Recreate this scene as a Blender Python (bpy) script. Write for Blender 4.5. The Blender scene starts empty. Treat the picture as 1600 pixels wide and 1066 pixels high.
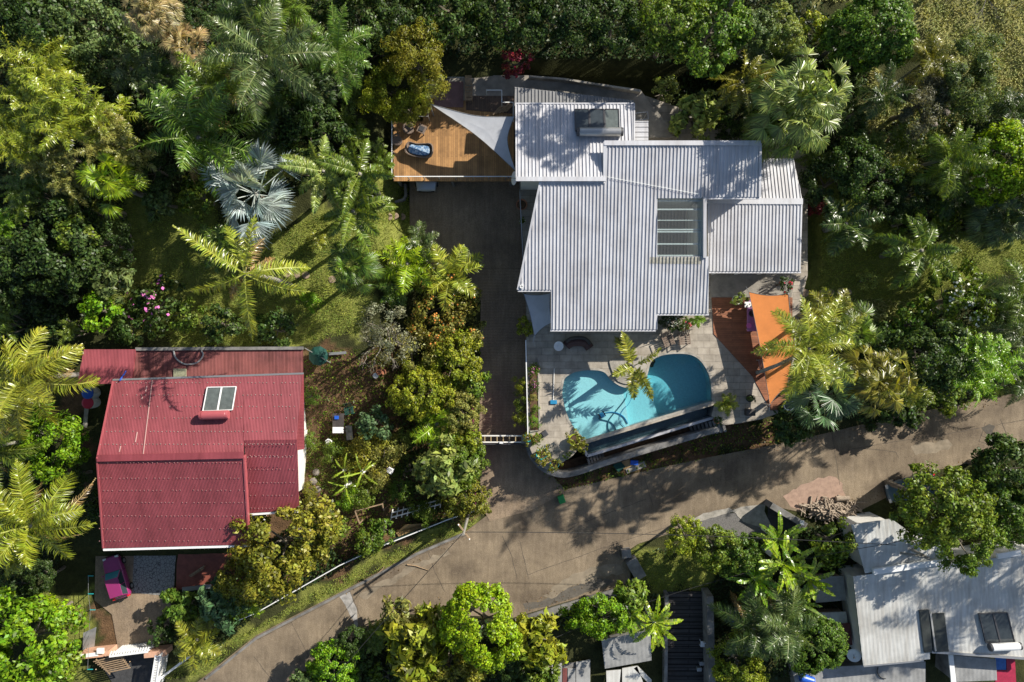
import bpy, bmesh, math, random
import numpy as np
from mathutils import Vector, Matrix
C = bpy.context.scene
COL = C.collection
R = math.radians
H = 56.0                                   # camera height over the road (m); 20 px of the photograph = 1 m on the road

# ------------------------------------------------------------------ camera, sky, sun, exposure
cd = bpy.data.cameras.new('camera'); cam = bpy.data.objects.new('camera', cd); COL.objects.link(cam)
cam.location = (0, 0, H); cam.rotation_euler = (0, 0, 0)
cd.sensor_width = 36; cd.lens = 36*H/80; cd.clip_end = 2000; cd.clip_start = 0.5
C.camera = cam
SUN_AZ, SUN_EL = R(36), R(31)              # sun stands to the upper right
w = bpy.data.worlds.new('World'); C.world = w; w.use_nodes = True
nt = w.node_tree; sky = nt.nodes.new('ShaderNodeTexSky'); sky.sky_type = 'NISHITA'; sky.sun_disc = False
sky.sun_elevation = SUN_EL; sky.sun_rotation = R(90)-SUN_AZ; sky.air_density = 1.0
bg = nt.nodes['Background']; bg.inputs[1].default_value = 0.078
nt.links.new(sky.outputs[0], bg.inputs[0])
sl = bpy.data.lights.new('sun', 'SUN'); sl.energy = 5.0; sl.angle = R(0.5); sl.color = (1, 0.94, 0.84)
so = bpy.data.objects.new('sun', sl); COL.objects.link(so)
sd = Vector((math.cos(SUN_AZ)*math.cos(SUN_EL), math.sin(SUN_AZ)*math.cos(SUN_EL), math.sin(SUN_EL)))
so.rotation_euler = sd.to_track_quat('Z', 'Y').to_euler(); so.location = (40, 30, 60)
vs = C.view_settings; vs.view_transform = 'Standard'; vs.look = 'None'; vs.gamma = 1; vs.exposure = 0.70; vs.use_curve_mapping = False
C.cycles.max_bounces = 7; C.cycles.diffuse_bounces = 3; C.cycles.glossy_bounces = 2; C.cycles.transmission_bounces = 4
C.cycles.transparent_max_bounces = 12; C.cycles.use_denoising = True

# ------------------------------------------------------------------ pixels -> places
def P(px, py, z=0.0):
    f = (H-z)/H
    return ((px-800)/20*f, (533-py)/20*f, z)
def interp(x, pts):
    if x <= pts[0][0]: return pts[0][1]
    for (a, b), (c, d) in zip(pts, pts[1:]):
        if x <= c: return b+(d-b)*(x-a)/(c-a)
    return pts[-1][1]
NORTH = [(310,1066),(317,1059),(400,993),(542,920),(650,863),(727,831),(760,806),(830,795),(870,768),(1000,738),(1100,716),(1200,697),(1300,675),(1400,650),(1500,632),(1600,612),(1700,590)]
SOUTH = [(440,1080),(458,1066),(534,1001),(575,988),(607,960),(700,960),(800,966),(880,942),(975,915),(985,905),(985,880),(970,868),(997,850),(1040,836),(1076,815),(1140,796),(1200,790),(1250,800),(1290,795),(1340,800),(1390,775),(1450,738),(1550,715),(1600,692),(1700,665)]
def W0(p): return ((p[0]-800)/20, (533-p[1])/20)
NW = [(-80, -42)] + [W0(p) for p in NORTH] + [(90, 8)]
SW = [(-80, -52)] + [W0(p) for p in sorted(SOUTH)] + [(90, 2)]
def smooth(a, b, x):
    t = min(1, max(0, (x-a)/(b-a))); return t*t*(3-2*t)
def hump(x, y):
    return 0.10*math.sin(x*0.9+1.3)*math.sin(y*0.8+0.4)+0.06*math.sin(x*2.1+y*1.3)
PLAT = (0.4, 23.5, -9.2, 20.5)             # house platform bounding box
def ground(x, y):
    n = interp(x, NW); s = interp(x, SW)
    if y > n:
        d = y-n
        g = 0.10*max(0, d-1.2) if d < 60 else 0.10*58.8
        g += hump(x, y)*smooth(1.0, 3.5, d)
        if -26 < y < 20:                     # driveway cutting
            wgt = smooth(-10.2, -8.4, x)*(1-smooth(3, 5, x))*(1-smooth(17, 20, y))
            g = g*(1-wgt)+(-0.06+min(g, 0.022*max(0, y+14)))*wgt
        if x < -14 and y < -15.5:            # lower yard of the red house
            wgt = (1-smooth(-16, -14, x))*(1-smooth(-17.0, -15.5, y)); g = g*(1-wgt)
        if PLAT[0] < x < PLAT[1] and PLAT[2] < y < PLAT[3]:
            g = min(g, 0.9)-0.3
        return g-0.03
    if y < s:
        d = s-y
        return -0.03-0.09*min(max(0, d-0.8), 22)+0.6*hump(x, y)*smooth(1, 3, d)
    return -0.03
def G(px, py, dz=0.0):
    z = 0.0
    for _ in range(8):
        x, y, _z = P(px, py, z+dz); z = ground(x, y)
    x, y, _z = P(px, py, z+dz)
    return Vector((x, y, z))

# ------------------------------------------------------------------ materials
def mat(name, col, rough=0.7, noise=0.0, scale=3.0, metal=0.0, bump=0.0, bscale=30.0, col2=None, spec=0.4, detail=5.0, mix=(0.35, 0.65)):
    m = bpy.data.materials.new(name); m.use_nodes = True
    N = m.node_tree.nodes; L = m.node_tree.links; b = N['Principled BSDF']
    b.inputs['Roughness'].default_value = rough; b.inputs['Metallic'].default_value = metal
    b.inputs['Specular IOR Level'].default_value = spec
    b.inputs['Base Color'].default_value = (*col, 1)
    if noise or col2:
        tc = N.new('ShaderNodeTexCoord'); n = N.new('ShaderNodeTexNoise'); n.inputs['Scale'].default_value = scale; n.inputs['Detail'].default_value = detail; n.inputs['Roughness'].default_value = 0.65
        r = N.new('ShaderNodeValToRGB'); r.color_ramp.elements[0].position = mix[0]; r.color_ramp.elements[1].position = mix[1]
        c2 = col2 or tuple(c*(1-noise) for c in col)
        r.color_ramp.elements[0].color = (*c2, 1); r.color_ramp.elements[1].color = (*col, 1)
        L.new(tc.outputs['Object'], n.inputs['Vector']); L.new(n.outputs['Fac'], r.inputs[0]); L.new(r.outputs[0], b.inputs['Base Color'])
    if bump:
        tc2 = N.new('ShaderNodeTexCoord'); n2 = N.new('ShaderNodeTexNoise'); n2.inputs['Scale'].default_value = bscale; n2.inputs['Detail'].default_value = 4
        bp = N.new('ShaderNodeBump'); bp.inputs['Strength'].default_value = bump; bp.inputs['Distance'].default_value = 0.03
        L.new(tc2.outputs['Object'], n2.inputs['Vector']); L.new(n2.outputs['Fac'], bp.inputs['Height']); L.new(bp.outputs[0], b.inputs['Normal'])
    return m
def foliage_mat(name, trans=0.3, rough=0.42, spec=0.5, vary=0.55):
    m = bpy.data.materials.new(name); m.use_nodes = True
    N = m.node_tree.nodes; L = m.node_tree.links; b = N['Principled BSDF']; out = N['Material Output']
    oi = N.new('ShaderNodeObjectInfo'); ge = N.new('ShaderNodeNewGeometry')
    hsv = N.new('ShaderNodeHueSaturation')
    mr = N.new('ShaderNodeMapRange'); mr.inputs[3].default_value = 1-vary; mr.inputs[4].default_value = 1+vary
    L.new(ge.outputs['Random Per Island'], mr.inputs[0])
    mh = N.new('ShaderNodeMapRange'); mh.inputs[3].default_value = 0.478; mh.inputs[4].default_value = 0.522
    mul = N.new('ShaderNodeMath'); mul.operation = 'MULTIPLY'; mul.inputs[1].default_value = 7.31
    fr = N.new('ShaderNodeMath'); fr.operation = 'FRACT'
    L.new(ge.outputs['Random Per Island'], mul.inputs[0]); L.new(mul.outputs[0], fr.inputs[0]); L.new(fr.outputs[0], mh.inputs[0])
    L.new(mr.outputs[0], hsv.inputs['Value']); L.new(mh.outputs[0], hsv.inputs['Hue']); L.new(oi.outputs['Color'], hsv.inputs['Color'])
    tc = N.new('ShaderNodeTexCoord'); nz = N.new('ShaderNodeTexNoise'); nz.inputs['Scale'].default_value = 0.9; nz.inputs['Detail'].default_value = 3
    mx = N.new('ShaderNodeMix'); mx.data_type = 'RGBA'; mx.blend_type = 'MULTIPLY'; mx.inputs[0].default_value = 0.5
    rp = N.new('ShaderNodeValToRGB'); rp.color_ramp.elements[0].position = 0.36; rp.color_ramp.elements[1].position = 0.6
    rp.color_ramp.elements[0].color = (0.55, 0.75, 0.7, 1); rp.color_ramp.elements[1].color = (1.12, 1.05, 0.9, 1)
    L.new(tc.outputs['Object'], nz.inputs['Vector']); L.new(nz.outputs['Fac'], rp.inputs[0])
    L.new(hsv.outputs[0], mx.inputs[6]); L.new(rp.outputs[0], mx.inputs[7])
    L.new(mx.outputs[2], b.inputs['Base Color']); b.inputs['Roughness'].default_value = rough; b.inputs['Specular IOR Level'].default_value = spec
    tr = N.new('ShaderNodeBsdfTranslucent'); ty = N.new('ShaderNodeMix'); ty.data_type = 'RGBA'; ty.blend_type = 'MULTIPLY'; ty.inputs[0].default_value = 1; ty.inputs[7].default_value = (1.75, 1.65, .8, 1)
    L.new(mx.outputs[2], ty.inputs[6]); L.new(ty.outputs[2], tr.inputs[0])
    ms = N.new('ShaderNodeMixShader'); ms.inputs[0].default_value = trans
    L.new(b.outputs[0], ms.inputs[1]); L.new(tr.outputs[0], ms.inputs[2]); L.new(ms.outputs[0], out.inputs[0])
    return m
M = {}
M['leaf'] = foliage_mat('leaf', 0.34, 0.42, 0.30, 0.75); M['palm'] = foliage_mat('palm_leaf', 0.30, 0.30, 0.55, 0.6); M['grass'] = foliage_mat('grass_blade', 0.3, 0.6, 0.2, 0.5)
M['rachis'] = mat('rachis', (0.30, 0.30, 0.08), 0.5)
_n = M['rachis'].node_tree; _o = _n.nodes.new('ShaderNodeObjectInfo'); _x = _n.nodes.new('ShaderNodeMix'); _x.data_type = 'RGBA'; _x.inputs[0].default_value = 0.28; _x.inputs[7].default_value = (0.30, 0.28, 0.10, 1)
_n.links.new(_o.outputs['Color'], _x.inputs[6]); _n.links.new(_x.outputs[2], _n.nodes['Principled BSDF'].inputs['Base Color'])
M['bark'] = mat('bark', (0.20, 0.17, 0.13), 0.9, 0.5, 6, bump=0.6, bscale=25)
M['palm_bark'] = mat('palm_bark', (0.30, 0.28, 0.24), 0.9, 0.4, 5, bump=0.6, bscale=18)
M['bare'] = mat('bare_wood', (0.32, 0.28, 0.23), 0.9, 0.4, 6)
def weathered(name, col, dark, rough=0.5, stain=0.25, spot=(0.22, 0.13, 0.08)):
    """painted sheet metal: blotches, streaks running down the slope, small rusty specks"""
    m = mat(name, col, rough, 0.1, 0.5, col2=dark); N = m.node_tree.nodes; L = m.node_tree.links; b = N['Principled BSDF']; src = b.inputs['Base Color'].links[0].from_socket
    tc = N.new('ShaderNodeTexCoord')
    for sc_, (p0, p1), c0, f in (((4.0, .22, 1), (.34, .58), (1-stain*.9, 1-stain, 1-stain*1.1), 1.0), ((.45, .45, .45), (.38, .52), (1-stain*.8, 1-stain*.85, 1-stain*.9), .8), ((11, 11, 11), (.26, .33), tuple(min(1, x/max(.05, y)) for x, y in zip(spot, col)), .7)):
        mp = N.new('ShaderNodeMapping'); mp.inputs['Scale'].default_value = sc_; n = N.new('ShaderNodeTexNoise'); n.inputs['Scale'].default_value = 1; n.inputs['Detail'].default_value = 6; n.inputs['Roughness'].default_value = .6
        r = N.new('ShaderNodeValToRGB'); r.color_ramp.elements[0].position = p0; r.color_ramp.elements[1].position = p1; r.color_ramp.elements[0].color = (*c0, 1); r.color_ramp.elements[1].color = (1, 1, 1, 1)
        x = N.new('ShaderNodeMix'); x.data_type = 'RGBA'; x.blend_type = 'MULTIPLY'; x.inputs[0].default_value = f
        L.new(tc.outputs['Object'], mp.inputs[0]); L.new(mp.outputs[0], n.inputs['Vector']); L.new(n.outputs['Fac'], r.inputs[0]); L.new(src, x.inputs[6]); L.new(r.outputs[0], x.inputs[7]); src = x.outputs[2]
    L.new(src, b.inputs['Base Color']); return m
M['white_roof'] = weathered('white_roof', (0.55, 0.555, 0.58), (0.485, 0.485, 0.505), 0.5, 0.17)
M['shade_grey_roof'] = mat('shade_grey_roof', (0.24, 0.24, 0.24), 0.6, 0.15, 1.2)  # darker grey puts the lean-to's shade into its colour
M['dirty_roof'] = mat('dirty_roof', (0.42, 0.40, 0.34), 0.7, 0.5, 7, col2=(0.25, 0.24, 0.20))
M['red_roof'] = weathered('red_roof', (0.285, 0.062, 0.074), (0.225, 0.048, 0.058), 0.5, 0.20, (.4, .3, .25))
M['rust_roof'] = weathered('rust_roof', (0.23, 0.072, 0.065), (0.13, 0.042, 0.042), 0.75, 0.4)
M['white_wall'] = mat('white_wall', (0.72, 0.70, 0.65), 0.8, 0.12, 1.5)
M['blue_wall'] = mat('blue_wall', (0.05, 0.18, 0.55), 0.7, 0.1, 2)
M['white_paint'] = mat('white_paint', (0.78, 0.78, 0.76), 0.45, 0.08, 3)
M['metal'] = mat('galvanised', (0.55, 0.56, 0.57), 0.35, 0.15, 8, metal=0.85)
M['dark_metal'] = mat('dark_metal', (0.06, 0.06, 0.065), 0.5, 0.2, 5)
M['concrete'] = mat('concrete', (0.30, 0.275, 0.235), 0.9, 0.4, 1.2, bump=0.3, bscale=40)
M['old_concrete'] = mat('old_concrete', (0.24, 0.23, 0.215), 0.92, 0.55, 1.1, bump=0.5, bscale=20)
M['pale_concrete'] = mat('pale_concrete', (0.40, 0.37, 0.32), 0.92, 0.45, 1.6, bump=0.4, bscale=20)
M['asphalt'] = mat('asphalt', (0.06, 0.06, 0.062), 0.95, 0.4, 3, bump=0.5, bscale=60)
M['dark_floor'] = mat('dark_floor', (0.07, 0.06, 0.055), 0.6, 0.4, 2)
M['soil'] = mat('soil', (0.13, 0.075, 0.04), 0.97, 0.5, 3, bump=0.8, bscale=14)
M['terracotta'] = mat('terracotta', (0.42, 0.18, 0.10), 0.8, 0.25, 8)
M['tile_red'] = mat('tile_red', (0.25, 0.075, 0.05), 0.6, 0.35, 2.5)
M['peach'] = mat('peach_paint', (0.62, 0.36, 0.24), 0.8, 0.2, 4)
M['wicker'] = mat('wicker', (0.23, 0.17, 0.13), 0.75, 0.4, 22, bump=0.6, bscale=60)
M['blue_cloth'] = mat('blue_cloth', (0.06, 0.16, 0.32), 0.8, 0.0, 9, col2=(0.5, 0.6, 0.68), mix=(0.36, 0.55))
M['orange_sail'] = mat('orange_sail', (0.62, 0.215, 0.055), 0.85, 0.16, 1.2, bump=.15, bscale=3)
M['white_sail'] = mat('white_sail', (0.47, 0.48, 0.50), 0.85, 0.14, 1.2, bump=.15, bscale=3)
M['purple'] = mat('purple_cloth', (0.36, 0.16, 0.34), 0.7, 0.15, 5)
M['glass'] = mat('dark_glass', (0.03, 0.045, 0.05), 0.08, spec=0.6)
M['panel'] = mat('solar_glass', (0.045, 0.055, 0.06), 0.12, 0.25, 3, spec=0.6)
M['panel_lit'] = mat('solar_glass_lit', (0.13, 0.15, 0.14), 0.2, 0.35, 2.5, spec=0.6)  # paler copy of the solar glass, light painted into the colour
M['steel'] = mat('steel_tank', (0.42, 0.42, 0.41), 0.35, 0.1, 3, metal=0.6)
M['red_paint'] = mat('red_paint', (0.38, 0.09, 0.10), 0.4, 0.1, 3)
M['magenta'] = mat('magenta_paint', (0.27, 0.03, 0.135), 0.3, 0.08, 2, spec=0.6)
M['teal_paint'] = mat('teal_paint', (0.02, 0.28, 0.33), 0.3, 0.1, 2, spec=0.6)
M['silver_paint'] = mat('silver_paint', (0.5, 0.52, 0.55), 0.3, 0.05, 2, metal=0.4)
M['rubber'] = mat('rubber', (0.02, 0.02, 0.02), 0.8)
M['red_lamp'] = mat('red_lamp', (0.55, 0.02, 0.03), 0.2, spec=0.6)
M['clear_lamp'] = mat('clear_lamp', (0.6, 0.6, 0.58), 0.15, spec=0.6)
M['green_plastic'] = mat('green_plastic', (0.02, 0.24, 0.06), 0.5, 0.1, 4)
M['dkgreen_cloth'] = mat('dark_green_cloth', (0.006, 0.055, 0.042), 0.8, 0.2, 4)  # green darkened to put the parasol's shade into the colour
M['blue_plastic'] = mat('blue_plastic', (0.02, 0.10, 0.50), 0.4, 0.1, 4)
M['pool_blue'] = mat('pool_blue', (0.02, 0.22, 0.42), 0.5, 0.1, 4)
M['red_plastic'] = mat('red_plastic', (0.45, 0.02, 0.06), 0.4, 0.1, 4)
M['teal_plastic'] = mat('teal_plastic', (0.03, 0.38, 0.38), 0.45, 0.1, 4)
M['lime_plastic'] = mat('lime_plastic', (0.45, 0.55, 0.03), 0.45, 0.1, 4)
M['rock'] = mat('rock', (0.33, 0.24, 0.17), 0.9, 0.4, 4, bump=0.6, bscale=10)
M['grey_rock'] = mat('grey_rock', (0.26, 0.225, 0.19), 0.9, 0.5, 4, bump=0.8, bscale=8)
M['tan_tarp'] = mat('tan_tarp', (0.42, 0.27, 0.12), 0.75, 0.3, 2)
M['wood'] = mat('raw_wood', (0.36, 0.25, 0.15), 0.8, 0.4, 6)
M['firewood'] = mat('firewood', (0.40, 0.32, 0.24), 0.9, 0.55, 5)
M['pink'] = mat('pink_flower', (0.62, 0.16, 0.42), 0.6); M['white_flower'] = mat('white_flower', (0.75, 0.75, 0.62), 0.6); M['red_flower'] = mat('red_flower', (0.55, 0.02, 0.06), 0.6)
M['orange_flower'] = mat('orange_flower', (0.6, 0.22, 0.04), 0.6)
M['pool_shell'] = mat('pool_shell', (0.36, 0.67, 0.69), 0.6, 0.16, 9)  # tone noise in the floor colour stands in for ripple light
M['pool_wall'] = mat('pool_edge', (0.46, 0.45, 0.46), 0.5, 0.25, 5)
M['basin'] = mat('basin_tile', (0.035, 0.045, 0.05), 0.35, 0.3, 3)
M['black'] = mat('black_hole', (0.015, 0.015, 0.017), 0.8)
M['wire'] = mat('wire', (0.02, 0.02, 0.02), 0.7)
M['chair_white'] = mat('chair_white', (0.75, 0.75, 0.75), 0.4)
M['rug'] = mat('rug', (0.22, 0.13, 0.125), 0.9, 0.25, 3)
M['paint_blue_tarp'] = mat('blue_tarp', (0.04, 0.15, 0.45), 0.6, 0.3, 3); M['red_tarp'] = mat('red_tarp', (0.38, 0.02, 0.06), 0.6, 0.3, 3)

def plank_mat(name, col, axis, width, rough=0.6, gap=0.06, vary=0.35, seg=3.0):
    """boards of the given width running along the other axis, each board its own tone, dark joints"""
    m = bpy.data.materials.new(name); m.use_nodes = True; N = m.node_tree.nodes; L = m.node_tree.links; b = N['Principled BSDF']
    tc = N.new('ShaderNodeTexCoord'); br = N.new('ShaderNodeTexBrick'); mp = N.new('ShaderNodeMapping')
    if axis == 'x': mp.inputs['Rotation'].default_value = (0, 0, R(90))
    br.inputs['Scale'].default_value = 1; br.inputs['Brick Width'].default_value = seg; br.inputs['Row Height'].default_value = width
    br.inputs['Mortar Size'].default_value = width*gap; br.inputs['Mortar Smooth'].default_value = 0.2; br.inputs['Bias'].default_value = 0
    br.inputs['Color1'].default_value = (*col, 1); br.inputs['Color2'].default_value = (*[c*(1-vary) for c in col], 1); br.inputs['Mortar'].default_value = (*[c*0.35 for c in col], 1)
    nz = N.new('ShaderNodeTexNoise'); nz.inputs['Scale'].default_value = 1.3; nz.inputs['Detail'].default_value = 6; nz.inputs['Roughness'].default_value = 0.7
    rp = N.new('ShaderNodeValToRGB'); rp.color_ramp.elements[0].position = 0.3; rp.color_ramp.elements[1].position = 0.7; rp.color_ramp.elements[0].color = (0.62, 0.6, 0.58, 1); rp.color_ramp.elements[1].color = (1.1, 1.1, 1.1, 1)
    mx = N.new('ShaderNodeMix'); mx.data_type = 'RGBA'; mx.blend_type = 'MULTIPLY'; mx.inputs[0].default_value = 1
    L.new(tc.outputs['Object'], mp.inputs[0]); L.new(mp.outputs[0], br.inputs['Vector']); L.new(tc.outputs['Object'], nz.inputs['Vector']); L.new(nz.outputs['Fac'], rp.inputs[0])
    L.new(br.outputs['Color'], mx.inputs[6]); L.new(rp.outputs[0], mx.inputs[7]); L.new(mx.outputs[2], b.inputs['Base Color'])
    bp = N.new('ShaderNodeBump'); bp.inputs['Distance'].default_value = 0.02; bp.inputs['Strength'].default_value = 0.6; bp.invert = True
    L.new(br.outputs['Fac'], bp.inputs['Height']); L.new(bp.outputs[0], b.inputs['Normal']); b.inputs['Roughness'].default_value = rough
    return m
M['deck'] = plank_mat('deck_boards', (0.50, 0.27, 0.10), 'x', 0.16)
M['red_deck'] = plank_mat('red_deck_boards', (0.34, 0.125, 0.055), 'y', 0.14)
M['paving'] = plank_mat('stone_paving', (0.44, 0.39, 0.32), 'y', 0.52, 0.75, 0.022, 0.26, 0.9)
M['steps'] = plank_mat('step_stone', (0.065, 0.06, 0.058), 'y', 0.32, 0.9, 0.16, 0.3, 9)
M['brown_deck'] = plank_mat('brown_boards', (0.14, 0.09, 0.06), 'x', 0.15)

def concrete_road(name, a, b_, rot, groove=0.0, gscale=6.0):
    """worn brushed concrete: large stains, wheel wear, fine brushing across"""
    m = bpy.data.materials.new(name); m.use_nodes = True; N = m.node_tree.nodes; L = m.node_tree.links; bs = N['Principled BSDF']
    tc = N.new('ShaderNodeTexCoord'); mp = N.new('ShaderNodeMapping'); mp.inputs['Rotation'].default_value = (0, 0, rot)
    L.new(tc.outputs['Object'], mp.inputs[0])
    n1 = N.new('ShaderNodeTexNoise'); n1.inputs['Scale'].default_value = 0.30; n1.inputs['Detail'].default_value = 9; n1.inputs['Roughness'].default_value = 0.68
    L.new(mp.outputs[0], n1.inputs['Vector'])
    r1 = N.new('ShaderNodeValToRGB'); r1.color_ramp.elements[0].position = 0.36; r1.color_ramp.elements[1].position = 0.62
    r1.color_ramp.elements[0].color = (*b_, 1); r1.color_ramp.elements[1].color = (*a, 1); L.new(n1.outputs['Fac'], r1.inputs[0])
    mp2 = N.new('ShaderNodeMapping'); mp2.inputs['Rotation'].default_value = (0, 0, rot); mp2.inputs['Scale'].default_value = (4.5, 0.6, 1); L.new(tc.outputs['Object'], mp2.inputs[0])
    n2 = N.new('ShaderNodeTexNoise'); n2.inputs['Scale'].default_value = 1.0; n2.inputs['Detail'].default_value = 4; L.new(mp2.outputs[0], n2.inputs['Vector'])
    r2 = N.new('ShaderNodeValToRGB'); r2.color_ramp.elements[0].position = 0.3; r2.color_ramp.elements[1].position = 0.7
    r2.color_ramp.elements[0].color = (0.86, 0.85, 0.83, 1); r2.color_ramp.elements[1].color = (1.10, 1.10, 1.10, 1); L.new(n2.outputs['Fac'], r2.inputs[0])
    mx = N.new('ShaderNodeMix'); mx.data_type = 'RGBA'; mx.blend_type = 'MULTIPLY'; mx.inputs[0].default_value = 1
    L.new(r1.outputs[0], mx.inputs[6]); L.new(r2.outputs[0], mx.inputs[7])
    n3 = N.new('ShaderNodeTexNoise'); n3.inputs['Scale'].default_value = 14; n3.inputs['Detail'].default_value = 5; L.new(tc.outputs['Object'], n3.inputs['Vector'])
    r3 = N.new('ShaderNodeValToRGB'); r3.color_ramp.elements[0].position = 0.3; r3.color_ramp.elements[1].position = 0.62
    r3.color_ramp.elements[0].color = (0.72, 0.71, 0.7, 1); r3.color_ramp.elements[1].color = (1.06, 1.06, 1.06, 1); L.new(n3.outputs['Fac'], r3.inputs[0])
    m2 = N.new('ShaderNodeMix'); m2.data_type = 'RGBA'; m2.blend_type = 'MULTIPLY'; m2.inputs[0].default_value = 1
    L.new(mx.outputs[2], m2.inputs[6]); L.new(r3.outputs[0], m2.inputs[7]); L.new(m2.outputs[2], bs.inputs['Base Color'])
    bs.inputs['Roughness'].default_value = 0.92; bs.inputs['Specular IOR Level'].default_value = 0.25
    bp = N.new('ShaderNodeBump'); bp.inputs['Distance'].default_value = 0.03; bp.inputs['Strength'].default_value = 0.5
    if groove:
        wv = N.new('ShaderNodeTexWave'); wv.bands_direction = 'Y'; wv.inputs['Scale'].default_value = gscale; wv.inputs['Distortion'].default_value = 0.6
        L.new(tc.outputs['Object'], wv.inputs['Vector']); L.new(wv.outputs['Fac'], bp.inputs['Height']); bp.inputs['Strength'].default_value = groove
        dk = N.new('ShaderNodeMix'); dk.data_type = 'RGBA'; dk.blend_type = 'MULTIPLY'; dk.inputs[0].default_value = 0.10
        L.new(m2.outputs[2], dk.inputs[6]); L.new(wv.outputs['Color'], dk.inputs[7]); L.new(dk.outputs[2], bs.inputs['Base Color'])
    else: L.new(n3.outputs['Fac'], bp.inputs['Height'])
    L.new(bp.outputs[0], bs.inputs['Normal'])
    return m
M['road'] = concrete_road('road_concrete', (0.285, 0.225, 0.155), (0.135, 0.105, 0.075), R(-20))
M['drive'] = concrete_road('drive_concrete', (0.33, 0.25, 0.17), (0.19, 0.145, 0.105), 0)
M['drive_grooved'] = concrete_road('drive_grooved', (0.34, 0.255, 0.175), (0.22, 0.165, 0.12), 0, 0.22, 1.4)

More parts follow.
